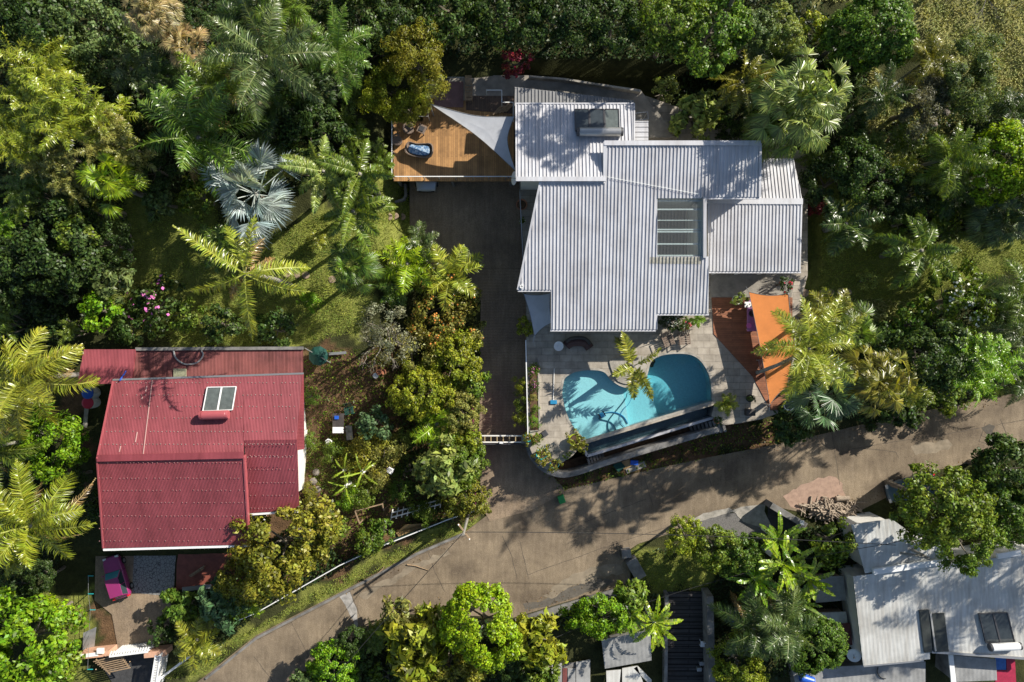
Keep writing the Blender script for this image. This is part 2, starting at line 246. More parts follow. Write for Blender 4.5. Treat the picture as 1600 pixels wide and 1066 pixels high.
# ------------------------------------------------------------------ objects
def tag(o, label=None, cat=None, group=None, kind=None):
    if label: o['label'] = label
    if cat: o['category'] = cat
    if group: o['group'] = group
    if kind: o['kind'] = kind
    return o
def thing(name, label, cat, loc=(0, 0, 0), rz=0.0, group=None):
    o = bpy.data.objects.new(name, None); COL.objects.link(o); o.location = loc; o.rotation_euler = (0, 0, rz); o.empty_display_size = 0.3
    return tag(o, label, cat, group)
class MB:
    def __init__(s): s.v = []; s.f = []; s.m = []
    def face(s, pts, m=0):
        n = len(s.v); s.v += [tuple(p) for p in pts]; s.f.append(tuple(range(n, n+len(pts)))); s.m.append(m)
    def add(s, vs, fs, m=0):
        n = len(s.v); s.v += [tuple(p) for p in vs]; s.f += [tuple(n+i for i in f) for f in fs]; s.m += [m]*len(fs)
        return s
    def box(s, c, d, rz=0, m=0, rx=0):
        hx, hy, hz = d[0]/2, d[1]/2, d[2]/2
        mt = Matrix.Translation(c) @ Matrix.Rotation(rz, 4, 'Z') @ Matrix.Rotation(rx, 4, 'X')
        vs = [mt @ Vector((sx*hx, sy*hy, sz*hz)) for sz in (-1, 1) for sy in (-1, 1) for sx in (-1, 1)]
        return s.add(vs, [(0, 2, 3, 1), (4, 5, 7, 6), (0, 1, 5, 4), (2, 6, 7, 3), (0, 4, 6, 2), (1, 3, 7, 5)], m)
    def bar(s, a, b, wd, ht=None, m=0):
        a = Vector(a); b = Vector(b); d = b-a; L_ = d.length
        if L_ < 1e-6: return s
        q = d.to_track_quat('Y', 'Z'); ht = ht or wd
        vs = [(a+b)/2 + q @ Vector((sx*wd/2, sy*L_/2, sz*ht/2)) for sz in (-1, 1) for sy in (-1, 1) for sx in (-1, 1)]
        return s.add(vs, [(0, 2, 3, 1), (4, 5, 7, 6), (0, 1, 5, 4), (2, 6, 7, 3), (0, 4, 6, 2), (1, 3, 7, 5)], m)
    def prism(s, poly, z0, z1, m=0, mside=None):
        """poly of (x,y); z0 / z1 numbers or functions of (x,y)"""
        f0 = z0 if callable(z0) else (lambda x, y: z0); f1 = z1 if callable(z1) else (lambda x, y: z1)
        a = sum(p[0]*q[1]-q[0]*p[1] for p, q in zip(poly, poly[1:]+poly[:1]))
        if a < 0: poly = poly[::-1]
        n = len(poly); vs = [(x, y, f0(x, y)) for x, y in poly]+[(x, y, f1(x, y)) for x, y in poly]
        s.add(vs, [tuple(range(n, 2*n))], m); k = len(s.v)-2*n
        s.f.append(tuple(k+i for i in range(n-1, -1, -1))); s.m.append(m)
        for i in range(n):
            j = (i+1) % n; s.f.append((k+i, k+j, k+n+j, k+n+i)); s.m.append(m if mside is None else mside)
        return s
    def tube(s, pts, r, n=6, m=0, cap=True):
        pts = [Vector(p) for p in pts]; rr = r if isinstance(r, (list, tuple)) else [r]*len(pts); rings = []
        k0 = len(s.v)
        for i, p in enumerate(pts):
            d = (pts[min(i+1, len(pts)-1)]-pts[max(i-1, 0)])
            d = d.normalized() if d.length > 1e-9 else Vector((0, 0, 1))
            u = d.cross(Vector((0, 0, 1))) if abs(d.z) < 0.95 else d.cross(Vector((1, 0, 0))); u.normalize(); v = d.cross(u)
            for k in range(n):
                a = 2*math.pi*k/n; s.v.append(tuple(p+(u*math.cos(a)+v*math.sin(a))*rr[i]))
        for i in range(len(pts)-1):
            for k in range(n):
                a = k0+i*n+k; b = k0+i*n+(k+1) % n; s.f.append((a, a+n, b+n, b)); s.m.append(m)
        if cap:
            s.f.append(tuple(k0+k for k in range(n))); s.m.append(m)
            e = k0+(len(pts)-1)*n; s.f.append(tuple(e+k for k in range(n-1, -1, -1))); s.m.append(m)
        return s
    def lathe(s, prof, n=14, c=(0, 0, 0), m=0, sx=1, sy=1):
        k0 = len(s.v)
        for r_, z in prof:
            for k in range(n):
                a = 2*math.pi*k/n; s.v.append((c[0]+r_*sx*math.cos(a), c[1]+r_*sy*math.sin(a), c[2]+z))
        for i in range(len(prof)-1):
            for k in range(n):
                a = k0+i*n+k; b = k0+i*n+(k+1) % n; s.f.append((a, b, b+n, a+n)); s.m.append(m)
        s.f.append(tuple(k0+k for k in range(n-1, -1, -1))); s.m.append(m)
        e = k0+(len(prof)-1)*n; s.f.append(tuple(e+k for k in range(n))); s.m.append(m)
        return s
    def build(s, name, mats, parent=None, smooth=False, bevel=0):
        me = bpy.data.meshes.new(name); me.from_pydata(s.v, [], s.f)
        for mm in (mats if isinstance(mats, (list, tuple)) else [mats]): me.materials.append(mm)
        if len(me.materials) > 1: me.polygons.foreach_set('material_index', s.m)
        if smooth: me.polygons.foreach_set('use_smooth', [True]*len(me.polygons))
        me.update()
        o = bpy.data.objects.new(name, me); COL.objects.link(o)
        if parent: o.parent = parent
        if bevel:
            b = o.modifiers.new('bevel', 'BEVEL'); b.width = bevel; b.segments = 2; b.limit_method = 'ANGLE'
        return o
def struct(name, mb, m, **k):
    o = mb.build(name, m, **k); o['kind'] = 'structure'; return o
def part_at(mb, name, m, root, **k):
    """mesh given in world coordinates becomes a child of root"""
    loc = Matrix.LocRotScale(root.location, root.rotation_euler, None).inverted()
    mb.v = [tuple(loc @ Vector(v)) for v in mb.v]
    return mb.build(name, m, root, **k)
def copy_thing(t, loc, rz=None, label=None):
    c = t.copy(); COL.objects.link(c); c.location = loc
    if rz is not None: c.rotation_euler[2] = rz
    if label: c['label'] = label
    for ch in t.children:
        d = ch.copy(); COL.objects.link(d); d.parent = c
        for g in ch.children:
            e = g.copy(); COL.objects.link(e); e.parent = d
    return c

# ------------------------------------------------------------------ ground sheet
def inpoly(x, y, poly):
    r = False; n = len(poly); j = n-1
    for i in range(n):
        xi, yi = poly[i]; xj, yj = poly[j]
        if (yi > y) != (yj > y) and x < (xj-xi)*(y-yi)/(yj-yi)+xi: r = not r
        j = i
    return r
LAWN = [[(180,330),(330,315),(420,380),(560,330),(640,285),(665,370),(640,430),(600,440),(570,520),(430,545),(300,540),(190,490)],
        [(1250,250),(1310,300),(1400,370),(1600,375),(1600,425),(1500,445),(1420,490),(1340,515),(1240,520),(1245,430)],
        [(60,925),(145,925),(130,1066),(60,1066)], [(390,985),(540,895),(740,802),(745,822),(545,918),(400,990),(320,1052),(240,1066),(300,1020)],
        [(480,690),(640,680),(640,740),(560,770),(500,760)], [(985,860),(1130,870),(1110,925),(1020,925)], [(580,290),(640,290),(640,350),(580,360)]]
DIRT = [[(474,545),(752,545),(752,800),(600,850),(520,900),(395,915),(395,805),(474,795)], [(150,945),(180,945),(215,1020),(150,1020)], [(835,700),(880,745),(1130,668),(1235,650),(1235,690),(1000,738),(872,770),(850,740)], [(120,600),(160,600),(150,760),(120,760)]]
HILL = [[(1130,-60),(1700,-60),(1700,180),(1480,180),(1420,120),(1400,40),(1250,30)], [(1330,120),(1480,200),(1450,260),(1330,290)], [(1300,470),(1420,470),(1420,540),(1330,530)]]
WP = lambda polys: [[W0(p) for p in q] for q in polys]
LAWNw, DIRTw, HILLw = WP(LAWN), WP(DIRT), WP(HILL)
def zone(x, y):
    jx = x+0.5*math.sin(y*1.7+x*0.6)+0.25*math.sin(y*4.1); jy = y+0.5*math.sin(x*1.5-y*0.5)+0.25*math.sin(x*3.7)
    for q in DIRTw:
        if inpoly(jx, jy, q): return 2
    for q in LAWNw:
        if inpoly(jx, jy, q): return 1
    for q in HILLw:
        if inpoly(jx, jy, q): return 3
    return 0
def axis(lo, hi, st):
    a = list(np.arange(lo, hi+1e-6, st)); far = [3, 8, 20, 50, 110, 220]
    return [lo-f for f in far[::-1]]+a+[hi+f for f in far]
xs = axis(-46, 46, 0.4); ys = axis(-32, 34, 0.4)
def build_ground():
    nx, ny = len(xs), len(ys)
    v = []; cols = []
    Z = {0: (0.045, 0.05, 0.02), 1: (0.18, 0.20, 0.05), 2: (0.125, 0.078, 0.045), 3: (0.225, 0.225, 0.09)}
    for y in ys:
        for x in xs:
            v.append((x, y, ground(x, y))); cols.append(Z[zone(x, y)])
    f = [(j*nx+i, j*nx+i+1, (j+1)*nx+i+1, (j+1)*nx+i) for j in range(ny-1) for i in range(nx-1)]
    me = bpy.data.meshes.new('ground'); me.from_pydata(v, [], f)
    at = me.color_attributes.new('soil_type', 'FLOAT_COLOR', 'POINT')
    at.data.foreach_set('color', np.concatenate([np.array(cols), np.ones((len(cols), 1))], 1).ravel())
    me.polygons.foreach_set('use_smooth', [True]*len(f))
    m = bpy.data.materials.new('ground'); m.use_nodes = True; N = m.node_tree.nodes; L = m.node_tree.links; b = N['Principled BSDF']
    a = N.new('ShaderNodeAttribute'); a.attribute_name = 'soil_type'
    tc = N.new('ShaderNodeTexCoord'); n = N.new('ShaderNodeTexNoise'); n.inputs['Scale'].default_value = 1.6; n.inputs['Detail'].default_value = 9; n.inputs['Roughness'].default_value = 0.72
    r = N.new('ShaderNodeValToRGB'); r.color_ramp.elements[0].position = 0.3; r.color_ramp.elements[1].position = 0.7; r.color_ramp.elements[0].color = (0.5, 0.5, 0.5, 1); r.color_ramp.elements[1].color = (1.35, 1.3, 1.2, 1)
    mx = N.new('ShaderNodeMix'); mx.data_type = 'RGBA'; mx.blend_type = 'MULTIPLY'; mx.inputs[0].default_value = 1
    L.new(tc.outputs['Object'], n.inputs['Vector']); L.new(n.outputs['Fac'], r.inputs[0]); L.new(a.outputs['Color'], mx.inputs[6]); L.new(r.outputs[0], mx.inputs[7]); L.new(mx.outputs[2], b.inputs['Base Color'])
    n2 = N.new('ShaderNodeTexNoise'); n2.inputs['Scale'].default_value = 9; n2.inputs['Detail'].default_value = 7; bp = N.new('ShaderNodeBump'); bp.inputs['Strength'].default_value = 0.9; bp.inputs['Distance'].default_value = 0.08
    L.new(tc.outputs['Object'], n2.inputs['Vector']); L.new(n2.outputs['Fac'], bp.inputs['Height']); L.new(bp.outputs[0], b.inputs['Normal']); b.inputs['Roughness'].default_value = 0.97; b.inputs['Specular IOR Level'].default_value = 0.1
    me.materials.append(m); o = bpy.data.objects.new('ground', me); COL.objects.link(o); o['kind'] = 'structure'
build_ground()
def poly_px(pts, z): return [P(px, py, z)[:2] for px, py in pts]
def slab(name, pts, z, m, th=0.06, kind='structure', zfun=None):
    mb = MB(); zf = zfun or (lambda x, y: z)
    pl = [P(px, py, z)[:2] for px, py in pts]
    mb.prism(pl, lambda x, y: zf(x, y)-th, zf, 0)
    o = mb.build(name, m); o['kind'] = kind; return o
# road: concrete from the lower left to the right edge, with joints, patches and a kerb
rd = MB(); rp_ = NORTH[1:]+[(1700, 590)]+SOUTH[::-1]
bm = bmesh.new()
vv = [bm.verts.new((*W0(p), 0.0)) for p in [(200,1150),(317,1059)]+NORTH[2:]+SOUTH[::-1]+[(350,1160)]]
f_ = bm.faces.new(vv); bm.normal_update()
if f_.normal.z < 0: f_.normal_flip()
bmesh.ops.triangulate(bm, faces=bm.faces[:])
me = bpy.data.meshes.new('road'); bm.to_mesh(me); bm.free(); me.materials.append(M['road']); ro = bpy.data.objects.new('road', me); COL.objects.link(ro); ro['kind'] = 'structure'
def strip_px(name, pts, wd, z, m, ht=0.0, kind='structure'):
    mb = MB(); pp = [Vector(P(px, py, z)) for px, py in pts]
    L_, R_ = [], []
    for i, p in enumerate(pp):
        d = pp[min(i+1, len(pp)-1)]-pp[max(0, i-1)]; n = Vector((-d.y, d.x, 0)).normalized()*wd/2
        L_.append(p+n); R_.append(p-n)
    for i in range(len(pp)-1):
        a, b, c, d = L_[i], R_[i], R_[i+1], L_[i+1]
        if ht:
            up = Vector((0, 0, ht)); dn = Vector((0, 0, -0.3))
            mb.add([a+dn, b+dn, c+dn, d+dn, a+up, b+up, c+up, d+up], [(4, 5, 6, 7), (0, 4, 7, 3), (1, 2, 6, 5)]+([(0, 1, 5, 4)] if i == 0 else [])+([(3, 7, 6, 2)] if i == len(pp)-2 else []))
        else: mb.face([a, b, c, d])
    o = mb.build(name, m)
    if kind: o['kind'] = kind
    return o
strip_px('kerb', [(322,1060),(402,996),(544,922),(652,865),(726,833)], 0.18, 0.0, M['old_concrete'], 0.12)
strip_px('kerb', [(806,972),(880,949),(978,920),(992,907)], 0.55, 0.0, M['old_concrete'], 0.13)
M['joint'] = mat('joint', (0.085, 0.07, 0.055), 0.95); M['patch'] = mat('patch', (0.40, 0.38, 0.35), 0.9, 0.45, 2.5); M['pinkdust'] = mat('pink_dust', (0.40, 0.27, 0.20), 0.95, 0.3, 3); M['damp'] = mat('damp_concrete', (0.13, 0.115, 0.095), 0.9, 0.3, 3)
rj = MB()
def crack(pts, wd=0.035, seed=0):
    rr = random.Random(seed); q = []
    for (a, b), (c, d) in zip(pts, pts[1:]):
        n = max(2, int(math.hypot(c-a, d-b)/7))
        for i in range(n): q.append((a+(c-a)*i/n+rr.uniform(-.5, .5), b+(d-b)*i/n+rr.uniform(-.5, .5)))
    q.append(pts[-1]); pp = [Vector((*W0(p), 0.005)) for p in q]
    for i in range(len(pp)-1):
        d = pp[i+1]-pp[i]; n = Vector((-d.y, d.x, 0)).normalized()*wd*rr.uniform(.35, .7); rj.face([pp[i]+n, pp[i]-n, pp[i+1]-n, pp[i+1]+n])
for i, q in enumerate([[(545,920),(572,986)],[(669,863),(680,895),(695,925)],[(455,972),(492,1045)],[(397,1026),(430,1070)],[(785,838),(800,870),(808,905)],[(812,845),(826,905)],[(1005,738),(1020,790)],[(1100,716),(1112,760)],[(1452,676),(1462,700),(1458,705)],[(1300,675),(1312,758)],[(1563,655),(1578,693)],[(402,1000),(545,925)],[(545,925),(655,868),(730,836)],[(825,898),(960,850),(1060,818)],[(915,815),(1010,780)],[(1330,702),(1400,690),(1460,682),(1600,656)],[(1532,680),(1560,692),(1590,690)],[(1338,700),(1400,706),(1404,715)],[(1540,660),(1530,690),(1560,700)]]):
    crack(q, 0.034, i)
o = rj.build('road_joints', M['joint']); o['kind'] = 'structure'
def flat(name, pts, z, m, seed=0, jit=4):
    rr = random.Random(seed); q = []
    for (a, b), (c, d) in zip(pts, pts[1:]+pts[:1]):
        n = max(1, int(math.hypot(c-a, d-b)/8))
        for i in range(n): q.append((a+(c-a)*i/n+rr.uniform(-jit, jit), b+(d-b)*i/n+rr.uniform(-jit, jit)))
    mb = MB(); pl = [(*P(px, py, z)[:2], z) for px, py in q]
    a = sum(p[0]*r_[1]-r_[0]*p[1] for p, r_ in zip(pl, pl[1:]+pl[:1]))
    mb.face(pl if a > 0 else pl[::-1]); o = mb.build(name, m); o['kind'] = 'structure'; return o
flat('road_patch', [(530,930),(547,925),(556,950),(560,975),(556,990),(552,972),(545,955)], 0.004, M['patch'], 1, 1.5)
flat('road_dust', [(1225,775),(1260,755),(1295,742),(1315,755),(1320,778),(1290,790),(1250,798),(1235,790)], 0.004, M['pinkdust'], 3, 3)
flat('damp_stain', [(818,945),(850,938),(880,922),(910,910),(945,903),(960,908),(935,920),(880,940),(822,956)], 0.004, M['damp'], 4, 2)
M['wear'] = mat('worn_concrete', (0.30, 0.245, 0.175), 0.92, 0.45, 1.2, bump=.2); M['oil'] = mat('oil_stain', (0.10, 0.085, 0.065), 0.8, 0.4, 4)
flat('worn_patch', [(850,930),(880,905),(930,885),(965,882),(972,895),(930,905),(890,920),(862,936)], 0.006, M['wear'], 14, 3)
flat('worn_patch', [(1420,700),(1450,690),(1480,688),(1490,697),(1460,708),(1430,712)], 0.006, M['wear'], 15, 3)
flat('worn_patch', [(560,930),(640,885),(700,860),(704,866),(645,893),(566,938)], 0.006, M['wear'], 16, 3)
flat('oil_stain', [(1532,668),(1545,661),(1556,666),(1549,673),(1560,684),(1546,680)], 0.009, M['oil'], 20, 2)
flat('pale_edge', [(1076,812),(1100,802),(1140,794),(1150,799),(1110,810),(1080,817)], 0.008, M['pale_concrete'], 5, 1)
# apron + driveway in front of the carport
def zdrive(x, y): return 0.022*max(0, y+14)+0.02
dz = lambda x, y: 0.022*(y+14)+0.02
slab('driveway_apron', [(748,688),(835,690),(860,740),(885,768),(830,798),(765,815),(752,790)], 0.06, M['drive'], 0.1, zfun=lambda x, y: 0.02+0.014*max(0, y+13.5))
slab('driveway', [(752,420),(822,420),(825,690),(748,690)], 0.3, M['drive_grooved'], 0.12, zfun=dz)
slab('driveway', [(640,165),(815,165),(822,419),(730,419),(640,352)], 0.6, M['drive'], 0.12, zfun=dz)
slab('yard_path', [(640,353),(729,419.5),(752,420),(752,470),(700,440),(655,400)], 0.5, M['drive'], 0.1, zfun=dz)

# ------------------------------------------------------------------ roofs
class Plane:
    """sloping roof plane z = z0 + k (y - y0) + kx (x - x0); at = a pixel where its height is z0"""
    def __init__(s, at, z0, k, kx=0.0):
        s.x0, s.y0, _ = P(at[0], at[1], z0); s.z0 = z0; s.k = k; s.kx = kx
    def z(s, x, y): return s.z0+s.k*(y-s.y0)+s.kx*(x-s.x0)
    def px(s, px, py, dz=0.0):
        gx, gy = (px-800)/20, (533-py)/20
        z = (s.z0+dz+s.k*(gy-s.y0)+s.kx*(gx-s.x0))/(1+(s.k*gy+s.kx*gx)/H)
        return Vector(P(px, py, z))
def span(poly, x):
    ys_ = []
    for (x1, y1), (x2, y2) in zip(poly, poly[1:]+poly[:1]):
        if (x1-x)*(x2-x) <= 0 and abs(x1-x2) > 1e-9: ys_.append(y1+(y2-y1)*(x-x1)/(x2-x1))
    return (min(ys_), max(ys_)) if len(ys_) > 1 else None
def sheet(mb, polys, pl, prof, pitch, swap=False, th=0.10, m=0, mside=0):
    for q in polys:
        w = [pl.px(*p) for p in q]; poly = [(p.x, p.y) for p in w]
        if swap: poly = [(y, x) for x, y in poly]
        a, b = min(p[0] for p in poly), max(p[0] for p in poly); k = math.floor(a/pitch); cols = [(a+1e-5, None), (b-1e-5, None)]
        while k*pitch < b:
            for o_, h_ in prof:
                x = k*pitch+o_
                if a+1e-4 < x < b-1e-4: cols.append((x, h_))
            k += 1
        for p in poly:
            if a+1e-3 < p[0] < b-1e-3: cols.append((p[0], None))
        cols.sort(key=lambda c: c[0]); prev = None; row = []
        def hh(x):
            t = (x/pitch-math.floor(x/pitch))*pitch; return interp(t, prof)
        for x, h_ in cols:
            s_ = span(poly, x)
            if not s_: continue
            h_ = hh(x) if h_ is None else h_
            pts = [(x, s_[0]), (x, s_[1])]
            if swap: pts = [(y, x_) for x_, y in pts]
            row.append([Vector((X, Y, pl.z(X, Y)+h_)) for X, Y in pts])
        for r0, r1 in zip(row, row[1:]):
            fc = [r0[0], r1[0], r1[1], r0[1]]
            if swap: fc = fc[::-1]
            mb.face(fc, m)
        pl2 = [(p.x, p.y) for p in w]
        mb.prism(pl2, lambda x, y: pl.z(x, y)-th, lambda x, y: pl.z(x, y)-0.006, mside)
PITCH = 0.245
RIB = [(0, 0), (PITCH-0.085, 0), (PITCH-0.072, 0.056), (PITCH-0.034, 0.056), (PITCH-0.018, 0)]
WV = 0.10
WAVE = [(WV*i/4, 0.009*(1-math.cos(2*math.pi*i/4))) for i in range(4)]
def edge(mb, pl, pts, wd, ht, dz=0.03, m=0):
    pp = [pl.px(*p) for p in pts]
    for a, b in zip(pp, pp[1:]): mb.bar(a+Vector((0, 0, dz)), b+Vector((0, 0, dz)), wd, ht, m)
def wall_mb(pts, z0, zt, m=0):
    mb = MB(); mb.prism([(p[0], p[1]) for p in pts], z0, zt, m); return mb

# ------------------------------------------------------------------ the house with the ribbed white roofs
ZP = 2.2
main = Plane((900, 515), 5.5, 0.17); r1 = Plane((870, 280), 7.38, -0.2)
r4s = Plane((1180, 313), 5.1, 0.07); r4n = Plane((1180, 313), 5.1, -0.26); rn = Plane((900, 163), 5.7, -0.05); r1b = Plane((1003, 190), 6.2, 0.05)
house = thing('house', 'large hillside house under ribbed white metal roofs beside the kidney shaped pool', 'house', P(1010, 380, ZP))
mb = MB()
sheet(mb, [[(845,285),(861,285),(861,453),(810,453)], [(861,285),(944,285),(944,515),(861,515)], [(944,225),(1027,225),(1027,515),(944,515)], [(1027,225),(1098,225),(1098,310),(1027,310)], [(1027,401),(1107,401),(1107,490),(1027,490)], [(1098,225),(1187,225),(1187,308),(1098,308)]], main, RIB, PITCH)
edge(mb, main, [(944,224),(1188,224)], 0.32, 0.07, 0.07); edge(mb, main, [(945,222),(945,284)], 0.22, 0.05, 0.07); edge(mb, main, [(844,285),(945,285)], 0.16, 0.05, 0.06)
edge(mb, main, [(1188,224),(1187,308)], 0.16, 0.05, 0.05); edge(mb, main, [(844,285),(809,453)], 0.14, 0.05, 0.05)
part_at(mb, 'roof', M['white_roof'], house)['label'] = 'broad central white ribbed roof around the skylight'
mb = MB(); sheet(mb, [[(806,163),(990,163),(990,222),(944,222),(944,280),(808,280)]], r1, RIB, PITCH)
edge(mb, r1, [(806,280),(946,280)], 0.30, 0.12, 0.03); edge(mb, r1, [(805,162),(991,162)], 0.1, 0.06, 0.03); edge(mb, r1, [(806,162),(807,281)], 0.1, 0.06, 0.03); edge(mb, r1, [(991,162),(991,222)], 0.1, 0.06, 0.03)
part_at(mb, 'roof', M['white_roof'], house)['label'] = 'white ribbed roof carrying the three panel solar heater'
mb = MB(); sheet(mb, [[(1105,313),(1254,316),(1251,424),(1108,424)]], r4s, RIB, PITCH); sheet(mb, [[(1180,248),(1240,248),(1254,314),(1105,312),(1105,300),(1180,300)]], r4n, RIB, PITCH)
edge(mb, r4s, [(1104,314),(1254,315)], 0.42, 0.05, 0.05)
part_at(mb, 'roof', M['white_roof'], house)['label'] = 'lower white gable roof at the garden side'
mb = MB(); sheet(mb, [[(804,136),(990,157),(990,166),(804,166)]], rn, RIB, PITCH); part_at(mb, 'roof', M['shade_grey_roof'], house)['label'] = 'narrow lean-to roof greyed with painted shade'
mb = MB(); sheet(mb, [[(992,189),(1013,189),(1013,219),(992,219)]], r1b, [(0, 0), (0.22, 0), (0.26, 0.05), (0.30, 0.05), (0.33, 0)], 0.34, swap=True); part_at(mb, 'awning', M['white_roof'], house)
mb = MB(); sheet(mb, [[(1015,402),(1096,402),(1096,413),(1015,412)]], Plane((900, 515), 5.512, 0.17), [(a, h) for a, h in RIB], PITCH, th=0.005); part_at(mb, 'flashing', M['dirty_roof'], house)
# gutters along the eaves
def gutter(pl, a, b, m='white_roof', name='gutter', par=None):
    mb = MB(); p, q = pl.px(*a), pl.px(*b); n = 0
    mb.bar(p+Vector((0, -0.07, -0.1)), q+Vector((0, -0.07, -0.1)), 0.13, 0.12)
    part_at(mb, name, M[m], par or house)
gutter(main, (860,515), (1025,515)); gutter(main, (1024,490), (1108,490)); gutter(main, (809,453), (861,453)); gutter(main, (1100,308), (1187,308)); gutter(r4s, (1108,424), (1252,424))
# walls (inset under the eaves, tops cut to the roof slope)
def wpts(pl, pts, ins=0.0): return [(pl.px(*p).x, pl.px(*p).y) for p in pts]
def house_wall(pl, pts, m='white_wall', z0=ZP, dz=0.16, nm='wall', par=None, lab=None):
    mb = MB(); mb.prism(wpts(pl, pts), z0-0.02, lambda x, y: pl.z(x, y)-dz); o = part_at(mb, nm, M[m], par or house)
    if lab: o['label'] = lab
house_wall(main, [(868,288),(1020,288),(1020,500),(868,500)]); house_wall(main, [(950,230),(1022,230),(1022,287),(950,287)]); house_wall(main, [(1103,232),(1180,232),(1180,300),(1103,300)])
house_wall(main, [(1024,412),(1100,412),(1100,478),(1024,478)]); house_wall(main, [(1024,231),(1102,231),(1102,306),(1024,306)])
house_wall(r1, [(815,168),(942,168),(942,272),(815,272)]); house_wall(r4s, [(1112,322),(1240,322),(1240,408),(1112,408)]); house_wall(r4n, [(1184,256),(1236,256),(1242,310),(1184,310)])
house_wall(rn, [(812,140),(980,158),(980,164),(812,164)], 'old_concrete')
mb = MB()
for a, b in [((1110,409.5),(1130,409.5)), ((1172,409.5),(1200,409.5))]:
    mb = MB(); p, q = r4s.px(*a), r4s.px(*b); mb.box(((p.x+q.x)/2, p.y-0.02, (ZP+r4s.z(p.x, p.y)-0.2)/2+0.0), (q.x-p.x, 0.05, r4s.z(p.x, p.y)-ZP-0.25))
    part_at(mb, 'shutter', M['blue_wall'], house)
# veranda posts
for px in (1128, 1166, 1203):
    q = r4s.px(px, 423); mb = MB(); mb.tube([(q.x, q.y, ZP), (q.x, q.y, q.z-0.1)], 0.07, 8); part_at(mb, 'post', M['white_paint'], house)
# skylight: clear corrugated sheet over five white beams, room beneath
sk = MB(); sheet(sk, [[(1027,310),(1097,310),(1097,401),(1027,401)]], Plane((900, 515), 5.47, 0.17), [(0, 0), (0.10, 0), (0.14, 0.03), (0.18, 0.03), (0.22, 0)], 0.23, th=0.02)
mt = bpy.data.materials.new('clear_sheet'); mt.use_nodes = True; N = mt.node_tree.nodes; L = mt.node_tree.links
tr = N.new('ShaderNodeBsdfTransparent'); tr.inputs[0].default_value = (0.88, 0.91, 0.91, 1); mxs = N.new('ShaderNodeMixShader'); mxs.inputs[0].default_value = 0.06
N['Principled BSDF'].inputs['Base Color'].default_value = (0.5, 0.5, 0.5, 1); N['Principled BSDF'].inputs['Roughness'].default_value = 0.3
L.new(tr.outputs[0], mxs.inputs[1]); L.new(N['Principled BSDF'].outputs[0], mxs.inputs[2]); L.new(mxs.outputs[0], N['Material Output'].inputs[0])
sko = part_at(sk, 'skylight', mt, house); inv = Matrix.Translation(house.location).inverted()
low = Plane((900, 515), 5.25, 0.17)
for py in (314, 327.5, 344.5, 359, 362.5, 381.5, 399.5):
    mb = MB(); mb.bar(low.px(1026, py), low.px(1098, py), 0.09 if py != 344.5 else 0.05, 0.14); mb.v = [tuple(inv @ Vector(v)) for v in mb.v]; mb.build('beam', M['white_paint'], sko)
mb = MB(); p = low.px(1094, 345); q = low.px(1094, 400); mb.bar(p-Vector((0, 0, .4)), q-Vector((0, 0, .4)), 0.2, 0.5); mb.v = [tuple(inv @ Vector(v)) for v in mb.v]; mb.build('lining', M['white_wall'], sko)
mb = MB(); mb.bar(main.px(1100.5, 307)+Vector((0, 0, .03)), main.px(1100.5, 403)+Vector((0, 0, .03)), 0.22, 0.3); part_at(mb, 'parapet', M['white_roof'], house)
for a, b in [((1022.5, 309), (1022.5, 404))]:
    p, q = main.px(*a), main.px(*b); mb = MB(); mb.prism([(p.x, p.y), (p.x+0.18, p.y), (p.x+0.18, q.y), (p.x, q.y)], ZP, lambda x, y: main.z(x, y)-0.12); part_at(mb, 'wall', M['white_wall'], house)
p, q = main.px(1101, 308), main.px(1101, 408); mb = MB(); mb.prism([(p.x-0.08, p.y), (p.x+0.1, p.y), (p.x+0.1, q.y), (p.x-0.08, q.y)], ZP, lambda x, y: main.z(x, y)-0.13); part_at(mb, 'wall', M['white_wall'], house)
mb = MB(); mb.box((*P(1062, 356, ZP)[:2], ZP+0.04), (4.2, 5.6, 0.03)); part_at(mb, 'floor', M['dark_floor'], house)
# vent pipe and lens ring on the roof
p = main.px(815, 448); mb = MB(); mb.lathe([(0.13, 0), (0.13, 0.12), (0.08, 0.12), (0.08, 0.02)], 12, p+Vector((0, 0, .02))); part_at(mb, 'vent_pipe', M['white_paint'], house)

# ------------------------------------------------------------------ patio, pool, basin
PATIO = [(806,150),(1010,150),(1262,240),(1262,430),(1252,470),(1236,600),(1232,640),(1190,655),(1152,662),(1131,664.5),(1112,650),(1116,633)]
OUT_L = [(917,693),(905,700),(895,712),(880,722),(872,729),(858,735),(846,730),(833,713),(824,690),(822,455),(812,283)]
POOL = [(878.5,601),(881,591),(888.6,584.5),(901,579.5),(919,577),(936.7,577.7),(947,582),(954.5,591),(962,597.5),(974.7,603.8),(987.4,604.3),(1000,598.7),(1007.6,591),(1012,578.5),(1015,567),(1022.8,558.7),(1035.5,553.7),(1053,551.4),(1073.5,551.9),(1086,555.7),(1096,563.3),(1105,576),(1111,591),(1113.5,609),(1113.8,628),(916.5,688.6),(908.9,683.6),(896,669.6),(886,652),(879.8,631.7),(877,614)]
def spline(pts, n, closed=True):
    out = []; k = len(pts)
    for i in range(k if closed else k-1):
        p0, p1, p2, p3 = [Vector(pts[(i+d) % k] if closed else pts[min(max(i+d, 0), k-1)]) for d in (-1, 0, 1, 2)]
        for j in range(n):
            t = j/n; out.append(tuple(0.5*((2*p1)+(-p0+p2)*t+(2*p0-5*p1+4*p2-p3)*t*t+(-p0+3*p1-3*p2+p3)*t**3)))
    if not closed: out.append(pts[-1])
    return out
pool_curve = spline(POOL[26:]+POOL[:25], 3, False)+[POOL[25]]
poolw = [P(*p, ZP)[:2] for p in pool_curve]
